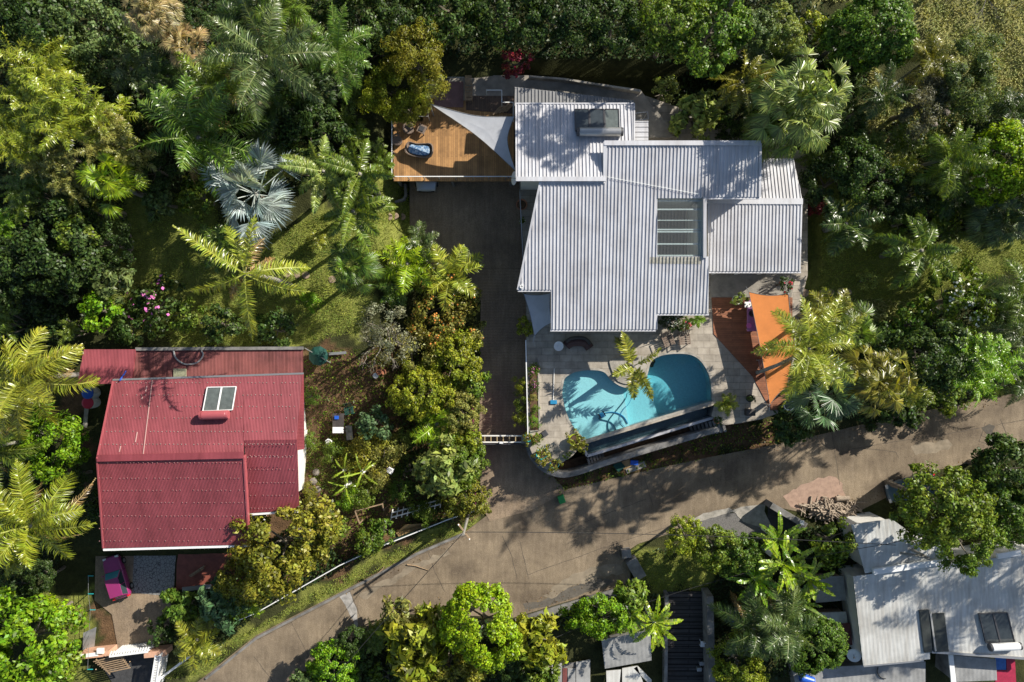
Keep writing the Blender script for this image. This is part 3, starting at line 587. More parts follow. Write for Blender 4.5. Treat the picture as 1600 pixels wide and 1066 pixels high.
def filled(outer, holes, z):
    bm = bmesh.new(); loops = []
    for lp in [outer]+holes:
        vs_ = [bm.verts.new((x, y, z)) for x, y in lp]; loops += [bm.edges.new((a, b)) for a, b in zip(vs_, vs_[1:]+vs_[:1])]
    bmesh.ops.triangle_fill(bm, use_beauty=True, edges=loops, normal=(0, 0, 1))
    me = bpy.data.meshes.new('m'); bm.to_mesh(me); bm.free()
    v = [tuple(q.co) for q in me.vertices]; f = [tuple(p.vertices) for p in me.polygons]; return v, f
outer = [P(*p, ZP)[:2] for p in PATIO+OUT_L]
v, f = filled(outer, [poolw], ZP); mb = MB()
for q in f:
    a, b, c = [Vector(v[i]) for i in q]
    mb.face([a, b, c] if (b-a).cross(c-a).z > 0 else [a, c, b], 0)
for (x1, y1), (x2, y2) in zip(outer, outer[1:]+outer[:1]): mb.face([(x1, y1, ZP), (x2, y2, ZP), (x2, y2, -0.4), (x1, y1, -0.4)], 1)
struct('patio', mb, [M['paving'], M['old_concrete']])
# coping round the free form edge
def loft_strip(pts, wd, z0, z1, name, m, closed=False):
    mb = MB(); pp = [Vector((x, y, 0)) for x, y in pts]; n = len(pp); Lp, Rp = [], []
    for i, p in enumerate(pp):
        a = pp[(i-1) % n] if closed else pp[max(0, i-1)]; b = pp[(i+1) % n] if closed else pp[min(n-1, i+1)]
        nn = Vector((-(b-a).y, (b-a).x, 0)).normalized()*wd/2; Lp.append(p+nn); Rp.append(p-nn)
    for i in range(n if closed else n-1):
        j = (i+1) % n; u = Vector((0, 0, z1)); d = Vector((0, 0, z0))
        mb.face([Lp[i]+u, Rp[i]+u, Rp[j]+u, Lp[j]+u]); mb.face([Lp[i]+d, Lp[i]+u, Lp[j]+u, Lp[j]+d]); mb.face([Rp[i]+u, Rp[i]+d, Rp[j]+d, Rp[j]+u])
    if not closed:
        for i, s_ in ((0, 1), (n-1, -1)):
            q = [Lp[i]+Vector((0, 0, z0)), Rp[i]+Vector((0, 0, z0)), Rp[i]+Vector((0, 0, z1)), Lp[i]+Vector((0, 0, z1))]; mb.face(q if s_ > 0 else q[::-1])
    return mb.build(name, m)
pool = thing('swimming_pool', 'turquoise kidney shaped infinity pool on the stone paved patio', 'swimming pool', P(995, 625, ZP))
def in_pool(mb, name, m, **k): return part_at(mb, name, m, pool, **k)
ring = loft_strip([P(*p, ZP)[:2] for p in pool_curve], 0.16, ZP-0.3, ZP+0.012, 'coping', M['pale_concrete']); 
ring.data.transform(Matrix.Translation(-pool.location)); ring.parent = pool
ZW = ZP-0.05
# shell: three depth steps, floor heights step along the two slanted lines
def side(p, a, b): return (b[0]-a[0])*(p[1]-a[1])-(b[1]-a[1])*(p[0]-a[0])
LA = (P(972, 590, ZP), P(986, 672, ZP)); LB = (P(1012, 572, ZP), P(1034, 660, ZP))
def clip(poly, a, b, keep):
    out = []
    for p, q in zip(poly, poly[1:]+poly[:1]):
        sp, sq = side(p, a, b)*keep, side(q, a, b)*keep
        if sp >= 0: out.append(p)
        if sp*sq < 0:
            t = sp/(sp-sq); out.append((p[0]+(q[0]-p[0])*t, p[1]+(q[1]-p[1])*t))
    return out
if side(poolw[0], *[q[:2] for q in LA]) > 0: KA = 1
else: KA = -1
pin = poolw
z1, z2, z3 = clip(pin, LA[0][:2], LA[1][:2], KA), clip(clip(pin, LA[0][:2], LA[1][:2], -KA), LB[0][:2], LB[1][:2], KA), clip(pin, LB[0][:2], LB[1][:2], -KA)
D1, D2, D3 = 0.5, 1.05, 1.65
mb = MB()
for zz, dd in ((z1, D1), (z2, D2), (z3, D3)):
    vv_, ff_ = filled(zz, [], ZW-dd)
    for q in ff_:
        a, b, c = [Vector(vv_[i]) for i in q]; mb.face([a, b, c] if (b-a).cross(c-a).z > 0 else [a, c, b])
for (x1, y1), (x2, y2) in zip(poolw, poolw[1:]+poolw[:1]): mb.face([(x1, y1, ZP-0.002), (x2, y2, ZP-0.002), (x2, y2, ZW-D3), (x1, y1, ZW-D3)][::-1])
for zz, other, d0, d1 in ((z1, LA, D1, D2), (z2, LB, D2, D3)):
    on = [p for p in zz if abs(side(p, other[0][:2], other[1][:2])) < 1e-4]
    if len(on) >= 2: mb.face([(*on[0], ZW-d0), (*on[1], ZW-d0), (*on[1], ZW-d1), (*on[0], ZW-d1)])
in_pool(mb, 'shell', M['pool_shell'])
# water: clear absorbing volume with a rippled face
wm = bpy.data.materials.new('pool_water'); wm.use_nodes = True; N = wm.node_tree.nodes; L = wm.node_tree.links
tr = N.new('ShaderNodeBsdfTransparent'); gl = N.new('ShaderNodeBsdfGlossy'); gl.inputs['Roughness'].default_value = 0.03; fr = N.new('ShaderNodeLayerWeight'); fr.inputs[0].default_value = 0.5; ms = N.new('ShaderNodeMixShader')
tc = N.new('ShaderNodeTexCoord'); nz = N.new('ShaderNodeTexNoise'); nz.inputs['Scale'].default_value = 4; nz.inputs['Detail'].default_value = 5; bp = N.new('ShaderNodeBump'); bp.inputs['Strength'].default_value = 1.0; bp.inputs['Distance'].default_value = 0.12
L.new(tc.outputs['Object'], nz.inputs['Vector']); L.new(nz.outputs['Fac'], bp.inputs['Height']); L.new(bp.outputs[0], gl.inputs['Normal']); L.new(bp.outputs[0], fr.inputs['Normal'])
pw = N.new('ShaderNodeMath'); pw.operation = 'POWER'; pw.inputs[1].default_value = 5; sc2 = N.new('ShaderNodeMath'); sc2.operation = 'MULTIPLY_ADD'; sc2.inputs[1].default_value = 0.6; sc2.inputs[2].default_value = 0.035
L.new(fr.outputs['Facing'], pw.inputs[0]); L.new(pw.outputs[0], sc2.inputs[0]); L.new(sc2.outputs[0], ms.inputs[0]); L.new(tr.outputs[0], ms.inputs[1]); L.new(gl.outputs[0], ms.inputs[2]); L.new(ms.outputs[0], N['Material Output'].inputs[0])
va = N.new('ShaderNodeVolumeAbsorption'); va.inputs[0].default_value = (0.03, 0.60, 0.72, 1); va.inputs[1].default_value = 0.28; L.new(va.outputs[0], N['Material Output'].inputs['Volume']); N.remove(N['Principled BSDF'])
mb = MB(); mb.prism(poolw, ZW-D3-0.1, ZW); in_pool(mb, 'water', wm)
# infinity edge, catch basin, trench and steps below
e0, e1 = (916.5, 690.5), (1115, 630); ax = Vector(P(*e1, ZP))-Vector(P(*e0, ZP)); nrm = Vector((ax.y, -ax.x, 0)).normalized()
mb = MB(); a, b = Vector(P(*e0, ZP)), Vector(P(*e1, ZP)); mb.bar(a+Vector((0, 0, -.85))-nrm*0.02+ax.normalized()*-0.1, b+Vector((0, 0, -.85))-nrm*0.02+ax.normalized()*0.15, 0.22, 1.62); in_pool(mb, 'infinity_edge', M['pool_wall'])
ZB = 1.75
mb = MB(); A = a+nrm*1.12-ax.normalized()*0.25; B = b+nrm*1.12+ax.normalized()*0.15
for p, q in ((A, B), (a-ax.normalized()*0.25, A), (b+ax.normalized()*0.1, B)):
    p = Vector((p.x, p.y, ZB-0.4)); q = Vector((q.x, q.y, ZB-0.4)); mb.bar(p, q, 0.19, 0.9)
in_pool(mb, 'basin_wall', M['pool_wall'])
mb = MB(); mb.prism([(p.x, p.y) for p in (a, b, B, A)], 0.9, 1.0); in_pool(mb, 'basin_floor', M['basin'])
mb = MB(); q = [a+nrm*0.1, b+nrm*0.1, B-nrm*0.1, A-nrm*0.1]; mb.prism([(p.x, p.y) for p in q], 1.15, 1.45)
wm2 = wm.copy(); wm2.name = 'basin_water'; [setattr(n.inputs[1], 'default_value', 1.2) for n in wm2.node_tree.nodes if n.type == 'VOLUME_ABSORPTION']; in_pool(mb, 'basin_water', wm2)
mb = MB(); c, d = A+nrm*0.1-ax.normalized()*2.2, B+nrm*0.1+ax.normalized()*1.0; mb.prism([(p.x, p.y) for p in (c, d, d+nrm*1.3, c+nrm*1.3)], -0.3, 0.62); struct('lower_terrace', mb, M['soil'])
rw = thing('retaining_wall', 'curved weathered concrete retaining wall between the pool terrace and the road', 'wall', P(1010, 712, 0))
RWP = spline([(824,690),(829,708),(838,722),(853,735),(876,742),(900,739),(930,729),(980,713),(1050,692),(1131,668)], 4, False)
wl = loft_strip([P(*p, 1.95)[:2] for p in RWP], 0.42, -0.3, 1.95, 'wall_body', M['old_concrete']); wl.data.transform(Matrix.Translation(-rw.location)); wl.parent = rw
for nm, t0, t1, n, sgn, lab in (('stairs', -0.1, 1.35, 6, 1, 'short flight of dark concrete steps at the basin end beside the potted plants'), ('stairs', 8.2, 10.6, 9, -1, 'long flight of dark concrete steps between infinity basin and retaining wall')):
    st = thing(nm, lab, 'stairs', A+nrm*0.7+ax.normalized()*(t0+t1)/2-Vector((0, 0, 1.2)))
    mb = MB()
    for i in range(n):
        t = t0+(t1-t0)*(i+0.5)/n; zz = (0.66+0.16*i) if sgn < 0 else (0.66+0.16*(n-1-i)); p = A+nrm*0.72+ax.normalized()*t
        mb.box((p.x, p.y, zz/2+0.2), ((t1-t0)/n*0.72, 1.0, zz), math.atan2(ax.y, ax.x))
    part_at(mb, 'steps', M['old_concrete'], st)
# patio palm island
mb = MB(); isl = spline([(952,566),(960,560),(980,556),(1005,556),(1011,566),(1006,588),(997,597),(985,600),(973,599),(962,592)], 3); pl = [P(*p, ZP)[:2] for p in isl]
mb.prism(pl, ZP-0.1, ZP+0.10); struct('planting_island', mb, M['pale_concrete'])
# ------------------------------------------------------------------ decks and terraces
struct('red_deck', MB().prism(poly_px([(1111.6,465),(1238,465),(1236,600),(1222,640),(1204,641),(1176,589),(1115,522)], ZP), ZP-0.02, ZP+0.05), M['red_deck'])
struct('veranda_floor', MB().prism(poly_px([(1110,400),(1250,400),(1236,464.5),(1110,464.5)], ZP), ZP-0.02, ZP+0.03), M['concrete'])
ZD = 3.0
deck = thing('timber_deck', 'raised golden timber deck over the carport with a dog leg railing', 'deck', P(710, 230, 0))
mb = MB(); mb.prism(poly_px([(615,190),(660,190),(668,150),(803,163),(803,283),(615,283)], ZD), ZD-0.18, ZD); part_at(mb, 'deck_floor', M['deck'], deck)
mb = MB()
rl = [(616,196),(616,281),(803,281)]
for z_ in (1.05,):
    pp = [Vector(P(*p, ZD)) for p in rl]
    for p, q in zip(pp, pp[1:]): mb.bar(p+Vector((0, 0, z_)), q+Vector((0, 0, z_)), 0.06, 0.05)
part_at(mb, 'handrail', M['white_paint'], deck)
for p in [(616,200),(616,240),(616,281),(640,281),(664,281),(687,281),(713,281),(740,281),(764,281),(790,281)]:
    q = Vector(P(*p, ZD)); mb = MB(); mb.bar(q, q+Vector((0, 0, 1.03)), 0.05); part_at(mb, 'post', M['steel'], deck)
for p in [(620,279),(705,279),(798,279),(622,205)]:
    q = Vector(P(*p, ZD)); mb = MB(); mb.bar((q.x, q.y, 0.2), (q.x, q.y, ZD-0.19), 0.18); part_at(mb, 'pillar', M['old_concrete'], deck)
struct('upper_terrace', MB().prism(poly_px([(664,118),(830,118),(1000,140),(1060,215),(990,215),(990,158),(803,136),(803,164),(664,152)], ZD), -0.2, ZD+0.02), M['concrete'])
mb = MB(); mb.prism(poly_px([(679,128),(724,128),(724,168),(679,168)], ZD), ZD+0.025, ZD+0.05); tag(mb.build('rug', M['rug']), 'dull mauve brown rug on the shaded upper terrace', 'rug')
struct('boardwalk', MB().prism(poly_px([(728,150),(803,150),(803,178),(728,172)], ZD), ZD-0.02, ZD+0.025), M['brown_deck'])

# ------------------------------------------------------------------ red house
rs = Plane((260, 715), 7.6, 0.36, 0.0); rno = Plane((260, 715), 7.6, -0.17)
ZR = 0.0
red = thing('house', 'house under wine red corrugated gable roof left of the vegetable garden', 'house', P(310, 720, 0))
mb = MB(); A1 = [(177,596),(473,586),(463,689),(381,689),(380,713),(152,718)]
sheet(mb, [[(177,596),(381,589),(380,713),(152,718)], [(381,589),(473,586),(463,689),(381,689)]], rno, WAVE, WV)
rb = Plane((420, 689), rno.z(*P(420, 689, 7)[:2]), 0.36)
sc = random.Random(4); M['faded_screw'] = mat('faded_screw', (.36, .20, .19), .7)
def screws(mb, pl, rows, x0, x1, step=6.5):
    for r_ in rows:
        x = x0(r_); 
        while x < x1(r_):
            if sc.random() < 0.86:
                p = pl.px(x, r_+sc.uniform(-.4, .4)); mb.box((p.x, p.y, p.z+0.045), (0.042, 0.042, 0.04), 0, 1)
            x += step*sc.uniform(0.8, 1.2)
screws(mb, rno, [598,617,635,653,674,694,714], lambda y: 177-(y-596)*0.2, lambda y: 470-(y-590)*0.1)
edge(mb, rno, [(238.5,594),(224,712)], 0.05, 0.03, 0.04, 2)
for q_ in ([(230,603),(228,612)],[(215,675),(212,691)],[(189,697),(187,706)],[(223,620),(222,624)]): edge(mb, rno, q_, 0.06, 0.03, 0.035, 2)
part_at(mb, 'roof', [M['red_roof'], M['pale_concrete'], mat('worn_seam', (0.5, 0.3, 0.27), 0.7)], red)['label'] = 'bright uphill red roof slope carrying the solar heater'
mb = MB(); sheet(mb, [[(152,716),(380,711),(388,851),(162,857)]], rs, WAVE, WV); screws(mb, rs, [723,747,766,785,806,826,845], lambda y: 156, lambda y: 386)
edge(mb, rs, [(152,716),(381,711)], 0.45, 0.05, 0.05)
part_at(mb, 'roof', [M['red_roof'], M['faded_screw']], red)['label'] = 'wide shaded downhill red roof slope'
mb = MB(); sheet(mb, [[(382,688),(464,687),(467,797),(387,802)]], rb, WAVE, WV); screws(mb, rb, [693,712,733,754,774,794], lambda y: 386, lambda y: 463)
part_at(mb, 'roof', [M['red_roof'], M['faded_screw']], red)['label'] = 'smaller red roof slope beside the white wall'
mb = MB(); p, q = rs.px(161, 858), rs.px(389, 852); mb.bar(p-Vector((0, .06, .08)), q-Vector((0, .06, .08)), 0.16, 0.14); part_at(mb, 'gutter', M['white_paint'], red)
mb = MB(); p, q = rb.px(387, 803), rb.px(467, 798); mb.bar(p-Vector((0, .06, .08)), q-Vector((0, .06, .08)), 0.14, 0.14); part_at(mb, 'gutter', M['white_paint'], red)
mb = MB(); p, q = rno.px(176, 595), rno.px(474, 585); mb.bar(p+Vector((0, .06, -.05)), q+Vector((0, .06, -.05)), 0.12, 0.12); part_at(mb, 'gutter', M['steel'], red)
mb = MB(); p, q = rs.px(381, 713), rs.px(389, 851); mb.bar(p+Vector((0, 0, -.12)), q+Vector((0, 0, -.12)), 0.1, 0.35); part_at(mb, 'bargeboard', M['red_paint'], red)
mb = MB(); p, q = rs.px(152, 717), rs.px(161.5, 856); mb.bar(p+Vector((0, 0, -.06)), q+Vector((0, 0, -.06)), 0.1, 0.25); part_at(mb, 'bargeboard', M['red_paint'], red)
mb = MB(); p, q = rno.px(177, 596), rno.px(152, 717); mb.bar(p+Vector((0, 0, -.06)), q+Vector((0, 0, -.06)), 0.1, 0.25); part_at(mb, 'bargeboard', M['red_paint'], red)
mb = MB(); mb.prism(wpts(rno, [(190,604),(438,596),(438,688),(378,690),(376,712),(166,716)]), -0.3, lambda x, y: rno.z(x, y)-0.15); part_at(mb, 'wall', M['white_wall'], red)
mb = MB(); mb.prism(wpts(rs, [(166,717),(374,713),(380,838),(174,842)]), -0.3, lambda x, y: rs.z(x, y)-0.15); part_at(mb, 'wall', M['white_wall'], red)
mb = MB(); mb.prism(wpts(rb, [(384,690),(440,689),(443,785),(388,788)]), 0.0, lambda x, y: rb.z(x, y)-0.15); part_at(mb, 'wall', M['white_wall'], red)
EW = Plane((470, 640), 5.2, 0.0, -0.1)
mb = MB(); sheet(mb, [[(463,590),(474,585),(475,702),(463,704)]], EW, WAVE, WV, swap=True); part_at(mb, 'lean_to', M['red_roof'], red)
# low roofs uphill of the red house
lw = thing('outbuilding', 'low rust stained flat roofed annex behind the red house', 'annex', P(340, 567, 0))
NR = Plane((340, 567), 5.2, -0.03)
mb = MB(); sheet(mb, [[(212,546),(473,545),(473,592),(206,600)]], NR, WAVE, WV); part_at(mb, 'roof', M['rust_roof'], lw)
mb = MB(); mb.prism(wpts(NR, [(218,551),(450,550),(450,588),(222,596)]), 0.5, 5.08); part_at(mb, 'wall', M['white_wall'], lw)
mb = MB(); mb.box(NR.px(282, 583)+Vector((0, 0, .07)), (0.9, 0.62, 0.08)); part_at(mb, 'skylight', mat('fogged_glass', (0.30, 0.30, 0.20), 0.4, 0.3, 6), lw)
mb = MB(); mb.bar(NR.px(213, 545.5)+Vector((0, 0, .05)), NR.px(474, 544)+Vector((0, 0, .05)), 0.22, 0.2); part_at(mb, 'parapet', M['old_concrete'], lw)
mb = MB(); rr = random.Random(9); pts = [NR.px(272, 548), NR.px(276, 560), NR.px(290, 569), NR.px(308, 567), NR.px(318, 556), NR.px(316, 548)]; mb.tube([p+Vector((0, 0, .08)) for p in spline([tuple(p) for p in pts], 4, False) and [Vector(q) for q in spline([tuple(p) for p in pts], 4, False)]], 0.06, 6)
tag(mb.build('hose', M['steel']), 'grey hose curled on the rust stained annex roof', 'hose')
lw2 = thing('carport', 'small wine red carport roof at the left end of the annex', 'carport', P(168, 572, 0))
CR = Plane((168, 572), 5.4, -0.06)
mb = MB(); sheet(mb, [[(131,546),(212,546),(206,600),(121,600)]], CR, WAVE, WV); part_at(mb, 'roof', M['red_roof'], lw2)
for px, py in ((128,594),(200,594),(136,551),(206,551)):
    q = CR.px(px, py); mb = MB(); mb.bar((q.x, q.y, 0.6), (q.x, q.y, q.z-0.1), 0.12); part_at(mb, 'post', M['white_paint'], lw2)
pp_ = MB(); pp_.tube([CR.px(198, 580)+Vector((0, 0, .1)), rno.px(190, 594)+Vector((0, 0, .2))], 0.05, 6); tag(pp_.build('drain_pipe', M['blue_plastic']), 'short pale blue pipe across the carport roof edge', 'pipe')

# solar water heaters
def solar(pl, quad, tank, label, npan, mp, mtank, tank_r=0.3, group=None, frame='steel'):
    c = pl.px(*tank[0]); t = thing('solar_heater', label, 'solar heater', c)
    a, b, cc, d = [pl.px(*q) for q in quad]
    for i in range(npan):
        f0, f1 = i/npan+0.012, (i+1)/npan-0.012
        q = [a.lerp(b, f0), a.lerp(b, f1), d.lerp(cc, f1), d.lerp(cc, f0)]; up = Vector((0, 0, 0.16))
        mb = MB(); mb.add([v for v in q]+[v+up for v in q], [(0, 3, 2, 1)[::-1], (4, 7, 6, 5), (0, 1, 5, 4), (1, 2, 6, 5), (2, 3, 7, 6), (3, 0, 4, 7)]); o = part_at(mb, 'panel', mp[i % len(mp)], t)
        mb = MB(); r_ = [v+up for v in q]
        for u, v in zip(r_, r_[1:]+r_[:1]): mb.bar(u, v, 0.06, 0.07)
        inv = Matrix.Translation(c).inverted(); mb.v = [tuple(inv @ Vector(x)) for x in mb.v]; mb.build('frame', M[frame], o)
    p, q = pl.px(*tank[0])+Vector((0, 0, 0.42)), pl.px(*tank[1])+Vector((0, 0, 0.42)); dd = (q-p).normalized()
    mb = MB(); mb.tube([p, p+dd*0.04, q-dd*0.04, q], [tank_r*.9, tank_r, tank_r, tank_r*.9], 18); part_at(mb, 'tank', mtank, t, smooth=False)
    for e, s_ in ((p, -1), (q, 1)): mb = MB(); mb.tube([e+dd*s_*0.01, e+dd*s_*0.14], [tank_r*1.03, tank_r*0.95], 16); part_at(mb, 'end_cap', M['dark_metal'] if mtank != M['red_paint'] else mtank, t)
    for k in (0.2, 0.8): mb = MB(); e = p.lerp(q, k); mb.bar(e, e-Vector((0, 0, 0.42)), 0.05); part_at(mb, 'stand', M['steel'], t)
    return t
solar(r1, [(897,172),(967,172),(968,206),(898,206)], [(904,209),(969,209)], 'three panel solar heater with long steel tank on the white ribbed roof', 3, [M['panel'], M['panel'], M['panel_lit']], M['steel'], 0.30, frame='dark_metal')
solar(rno, [(325,605),(371,604),(365,640),(318,642)], [(320,648),(358,647)], 'two panel solar heater with red tank on the wine red roof', 2, [M['panel_lit']], M['red_paint'], 0.30, frame='white_paint')
def dish(px, py, zz, size, aim, label):
    t = thing('satellite_dish', label, 'satellite dish', P(px, py, zz)); mb = MB()
    mb.lathe([(0.0, 0.0), (size*.5, 0.03), (size*.8, 0.09), (size, 0.16), (size*.98, 0.18), (size*.5, 0.06), (0.02, 0.03)], 20); d = mb.build('reflector', M['white_paint'], t, smooth=True); d.rotation_euler = aim
    q = Euler(aim).to_matrix() @ Vector((0, 0, 0.6)); mb = MB(); mb.bar((0, 0, 0), q, 0.03); mb.box(q, (0.1, 0.1, 0.1)); mb.build('feed_arm', M['dark_metal'], t)
    mb = MB(); mb.tube([(0, 0, -0.05), (0.1, 0, -0.3), (0.1, 0, -0.7)], 0.03, 6); mb.build('mast', M['steel'], t)
from mathutils import Euler
dish(806.5, 279, 6.2, 0.48, (0, R(-68), 0), 'grey satellite dish at the deck corner below the white roof')

# ------------------------------------------------------------------ shade sails
def sail(name, label, cat, corners, m, sag=0.12, n=12, group=None, mast=None):
    """stretched cloth: straight corners, hollow edges, a little thickness"""
    cs = [Vector(P(*c)) for c in corners]; cen = sum(cs, Vector())/len(cs); rim = []
    for a, b in zip(cs, cs[1:]+cs[:1]):
        for i in range(n):
            t = i/n; p = a.lerp(b, t); rim.append(p.lerp(cen, sag*4*t*(1-t)))
    t_ = thing(name, label, cat, cen); mb = MB(); K = 5
    for s_ in (0, -0.012):
        base = len(mb.v)
        for k in range(1, K+1):
            for p in rim:
                q = cen.lerp(p, k/K); mb.v.append((q.x, q.y, q.z+s_-0.03*(1-k/K)*(k/K)*2))
        mb.v.append((cen.x, cen.y, cen.z+s_)); ci = len(mb.v)-1; m_ = len(rim)
        for i in range(m_):
            j = (i+1) % m_; mb.f.append((base+i, base+j, ci)); mb.m.append(0)
            for k in range(K-1): mb.f.append((base+k*m_+i, base+(k+1)*m_+i, base+(k+1)*m_+j, base+k*m_+j)); mb.m.append(0)
    part_at(mb, 'cloth', m, t_, smooth=True)
    mb = MB(); mb.tube(rim+[rim[0]], .022, 5); part_at(mb, 'hem', M['old_concrete'], t_)
    for c_ in cs: o_ = c_+(c_-cen).normalized()*.45; mb = MB(); mb.tube([c_, o_], .018, 5); part_at(mb, 'cable', M['steel'], t_)
    for (px, py, z_), zb in (mast or []):
        mb = MB(); mb.tube([(*P(px, py, z_)[:2], zb), P(px, py, z_+0.05)], 0.06, 8); part_at(mb, 'mast', M['steel'], t_)
    return t_
sail('shade_sail', 'white triangular shade sail over the timber deck', 'shade sail', [(671,162,5.6), (804,182,6.0), (806,268,5.6)], M['white_sail'], 0.27, mast=[((671,162,5.6), 3.0)])
sail('shade_sail', 'bright orange shade sail beside the red timber deck', 'shade sail', [(1170,456,3.9), (1232,459,4.0), (1243,545,3.9), (1230,606,3.8), (1203,633,3.7)], M['orange_sail'], 0.05, mast=[((1203,633,3.7), 2.2), ((1232,459,4.0), 2.2)])
sail('shade_sail', 'blue grey shade sail in the shadow at the corner of the white roof', 'shade sail', [(818,459,4.2), (860,458,4.4), (862,505,4.2), (835,526,3.9)], M['white_sail'], 0.10, mast=[((835,526,3.9), 2.2)])

# ------------------------------------------------------------------ houses below the road, lower right
lr = thing('house', 'house under pale worn metal roofs at the lower right below the road', 'house', P(1470, 960, -1.5))
LP = Plane((1460, 950), 2.6, 0.07); UP = Plane((1380, 850), 3.0, 0.10)
M['pale_roof'] = weathered('pale_roof', (0.60, 0.60, 0.57), (0.50, 0.50, 0.47), 0.7, 0.22)
M['grey_sheet'] = mat('grey_sheet', (0.33, 0.33, 0.32), 0.75, 0.3, 1.4)
M['roof_dark'] = mat('smoked_sheet', (0.05, 0.055, 0.05), 0.35, 0.5, 1.5)
mb = MB(); sheet(mb, [[(1333,901),(1453,884),(1453,1030),(1349,1040)]], LP, WAVE, WV); sheet(mb, [[(1453,884),(1554,872),(1640,861),(1640,1032),(1453,1016)]], LP, WAVE, WV)
part_at(mb, 'roof', M['pale_roof'], lr)
mb = MB(); sheet(mb, [[(1330,820),(1393,811),(1425,834),(1420,882),(1352,896)]], UP, WAVE, WV); sheet(mb, [[(1418,850),(1480,842),(1480,874),(1418,884)]], UP, WAVE, WV); part_at(mb, 'roof', M['pale_roof'], lr)['label'] = 'upper leaf shaded roof below the pole'
mb = MB(); mb.bar(LP.px(1362,892)+Vector((0,0,.16)), LP.px(1478,875)+Vector((0,0,.16)), 0.42, 0.3); part_at(mb, 'parapet', M['white_paint'], lr); mb = MB(); mb.bar(LP.px(1556,868)+Vector((0,0,.12)), LP.px(1592,862)+Vector((0,0,.12)), 0.4, 0.25); part_at(mb, 'parapet', M['white_paint'], lr)
mb = MB(); mb.prism(wpts(LP, [(1339,906),(1600,866),(1640,866),(1640,1024),(1480,1014),(1440,1026),(1354,1034)]), -1.9, lambda x, y: LP.z(x, y)-0.14); part_at(mb, 'wall', M['white_wall'], lr)
mb = MB(); mb.prism(wpts(UP, [(1336,824),(1392,816),(1420,836),(1472,848),(1472,872),(1416,878),(1356,890)]), -1.0, lambda x, y: UP.z(x, y)-0.14); part_at(mb, 'wall', M['white_wall'], lr)
def panel_on(pl, quad, h, m, nm, par, lift=0.02):
    mb = MB(); q = [pl.px(*p)+Vector((0, 0, lift)) for p in quad]; up = Vector((0, 0, h))
    mb.add(q+[v+up for v in q], [(4, 7, 6, 5), (0, 1, 5, 4), (1, 2, 6, 5), (2, 3, 7, 6), (3, 0, 4, 7)]); return part_at(mb, nm, m, par)
panel_on(LP, [(1435,953),(1450,952),(1455,1018),(1443,1019)], 0.12, M['roof_dark'], 'skylight', lr); panel_on(LP, [(1452,959),(1474,957),(1481,1017),(1457,1018)], 0.12, M['roof_dark'], 'skylight', lr)
mb = MB(); mb.bar(LP.px(1452,957)+Vector((0,0,.16)), LP.px(1460,1016)+Vector((0,0,.16)), 0.12, 0.06); part_at(mb, 'flashing', M['grey_sheet'], lr)
mb = MB(); mb.bar(LP.px(1455,1018)+Vector((0,0,.05)), LP.px(1640,1031)+Vector((0,0,.05)), 0.18, 0.12); mb.bar(LP.px(1349,1041), LP.px(1443,1032), 0.12, 0.1); part_at(mb, 'gutter', M['steel'], lr)
solar(LP, [(1527,958),(1572,956),(1584,1002),(1538,1003)], [(1543,1008),(1586,1006)], 'two dark panel solar heater with white tank on the pale worn roof', 2, [M['panel']], M['white_paint'], 0.28, frame='dark_metal')
dish(1334, 1023, 1.6, 0.5, (0, R(-22), 0), 'white satellite dish beside the pale worn roof edge')
gr = thing('shed', 'long grey flat roof at the bottom edge below the pale worn roof', 'shed', P(1345, 1058, -2))
GP = Plane((1340, 1055), 0.6, 0.03)
mb = MB(); sheet(mb, [[(1238,1046),(1446,1034),(1446,1085),(1246,1085)]], GP, WAVE, WV); part_at(mb, 'roof', M['grey_sheet'], gr); mb = MB(); mb.prism(wpts(GP, [(1244,1050),(1440,1038),(1440,1084),(1250,1084)]), -2.2, 0.45); part_at(mb, 'wall', M['old_concrete'], gr)
mb = MB(); mb.lathe([(0.3, 0), (0.33, 0.1), (0.33, 0.95), (0.3, 1.05)], 16); b_ = mb.build('barrel', M['blue_plastic']); q = GP.px(1248, 1057); b_.location = (q.x, q.y+0.1, q.z+0.34); b_.rotation_euler = (0, R(90), R(-18)); tag(b_, 'blue plastic barrel lying on the long grey flat roof', 'barrel')
mb = MB(); q = [GP.px(*p)+Vector((0, 0, .08)) for p in ((1371,1042),(1370,1050),(1375,1058),(1383,1060))]; mb.tube([Vector(v) for v in spline([tuple(p) for p in q], 4, False)], 0.035, 6); tag(mb.build('cable', M['wire']), 'dark loop of cable on the long grey flat roof', 'cable')
sh2 = thing('shed', 'patchwork sheet metal shed under the pale roof gutter', 'shed', P(1520, 1045, -2)); SP = Plane((1520, 1045), 1.0, 0.02)
mb = MB(); sheet(mb, [[(1487,1024),(1556,1030),(1558,1063),(1488,1066)]], SP, WAVE, WV); part_at(mb, 'roof', M['grey_sheet'], sh2)
mb = MB(); mb.prism(wpts(SP, [(1490,1026),(1553,1032),(1555,1062),(1490,1064)]), -2.2, 0.85); part_at(mb, 'wall', M['old_concrete'], sh2)
panel_on(SP, [(1480,1022),(1487,1022),(1492,1066),(1484,1066)], 0.1, M['white_paint'], 'ridge_sheet', sh2, 0.1)
for q, m_, lb in (([(1557,1026),(1574,1026),(1574,1048),(1557,1048)], 'paint_blue_tarp', 'blue tarpaulin square beside the patchwork shed'), ([(1575,1026),(1588,1028),(1590,1080),(1557,1080),(1557,1049),(1575,1049)], 'red_tarp', 'red tarpaulin beside the patchwork shed and blue tarpaulin')):
    mb = MB(); mb.prism([SP.px(*p).to_tuple()[:2] for p in q], 0.75, 0.86); tag(mb.build('tarpaulin', M[m_]), lb, 'tarpaulin')
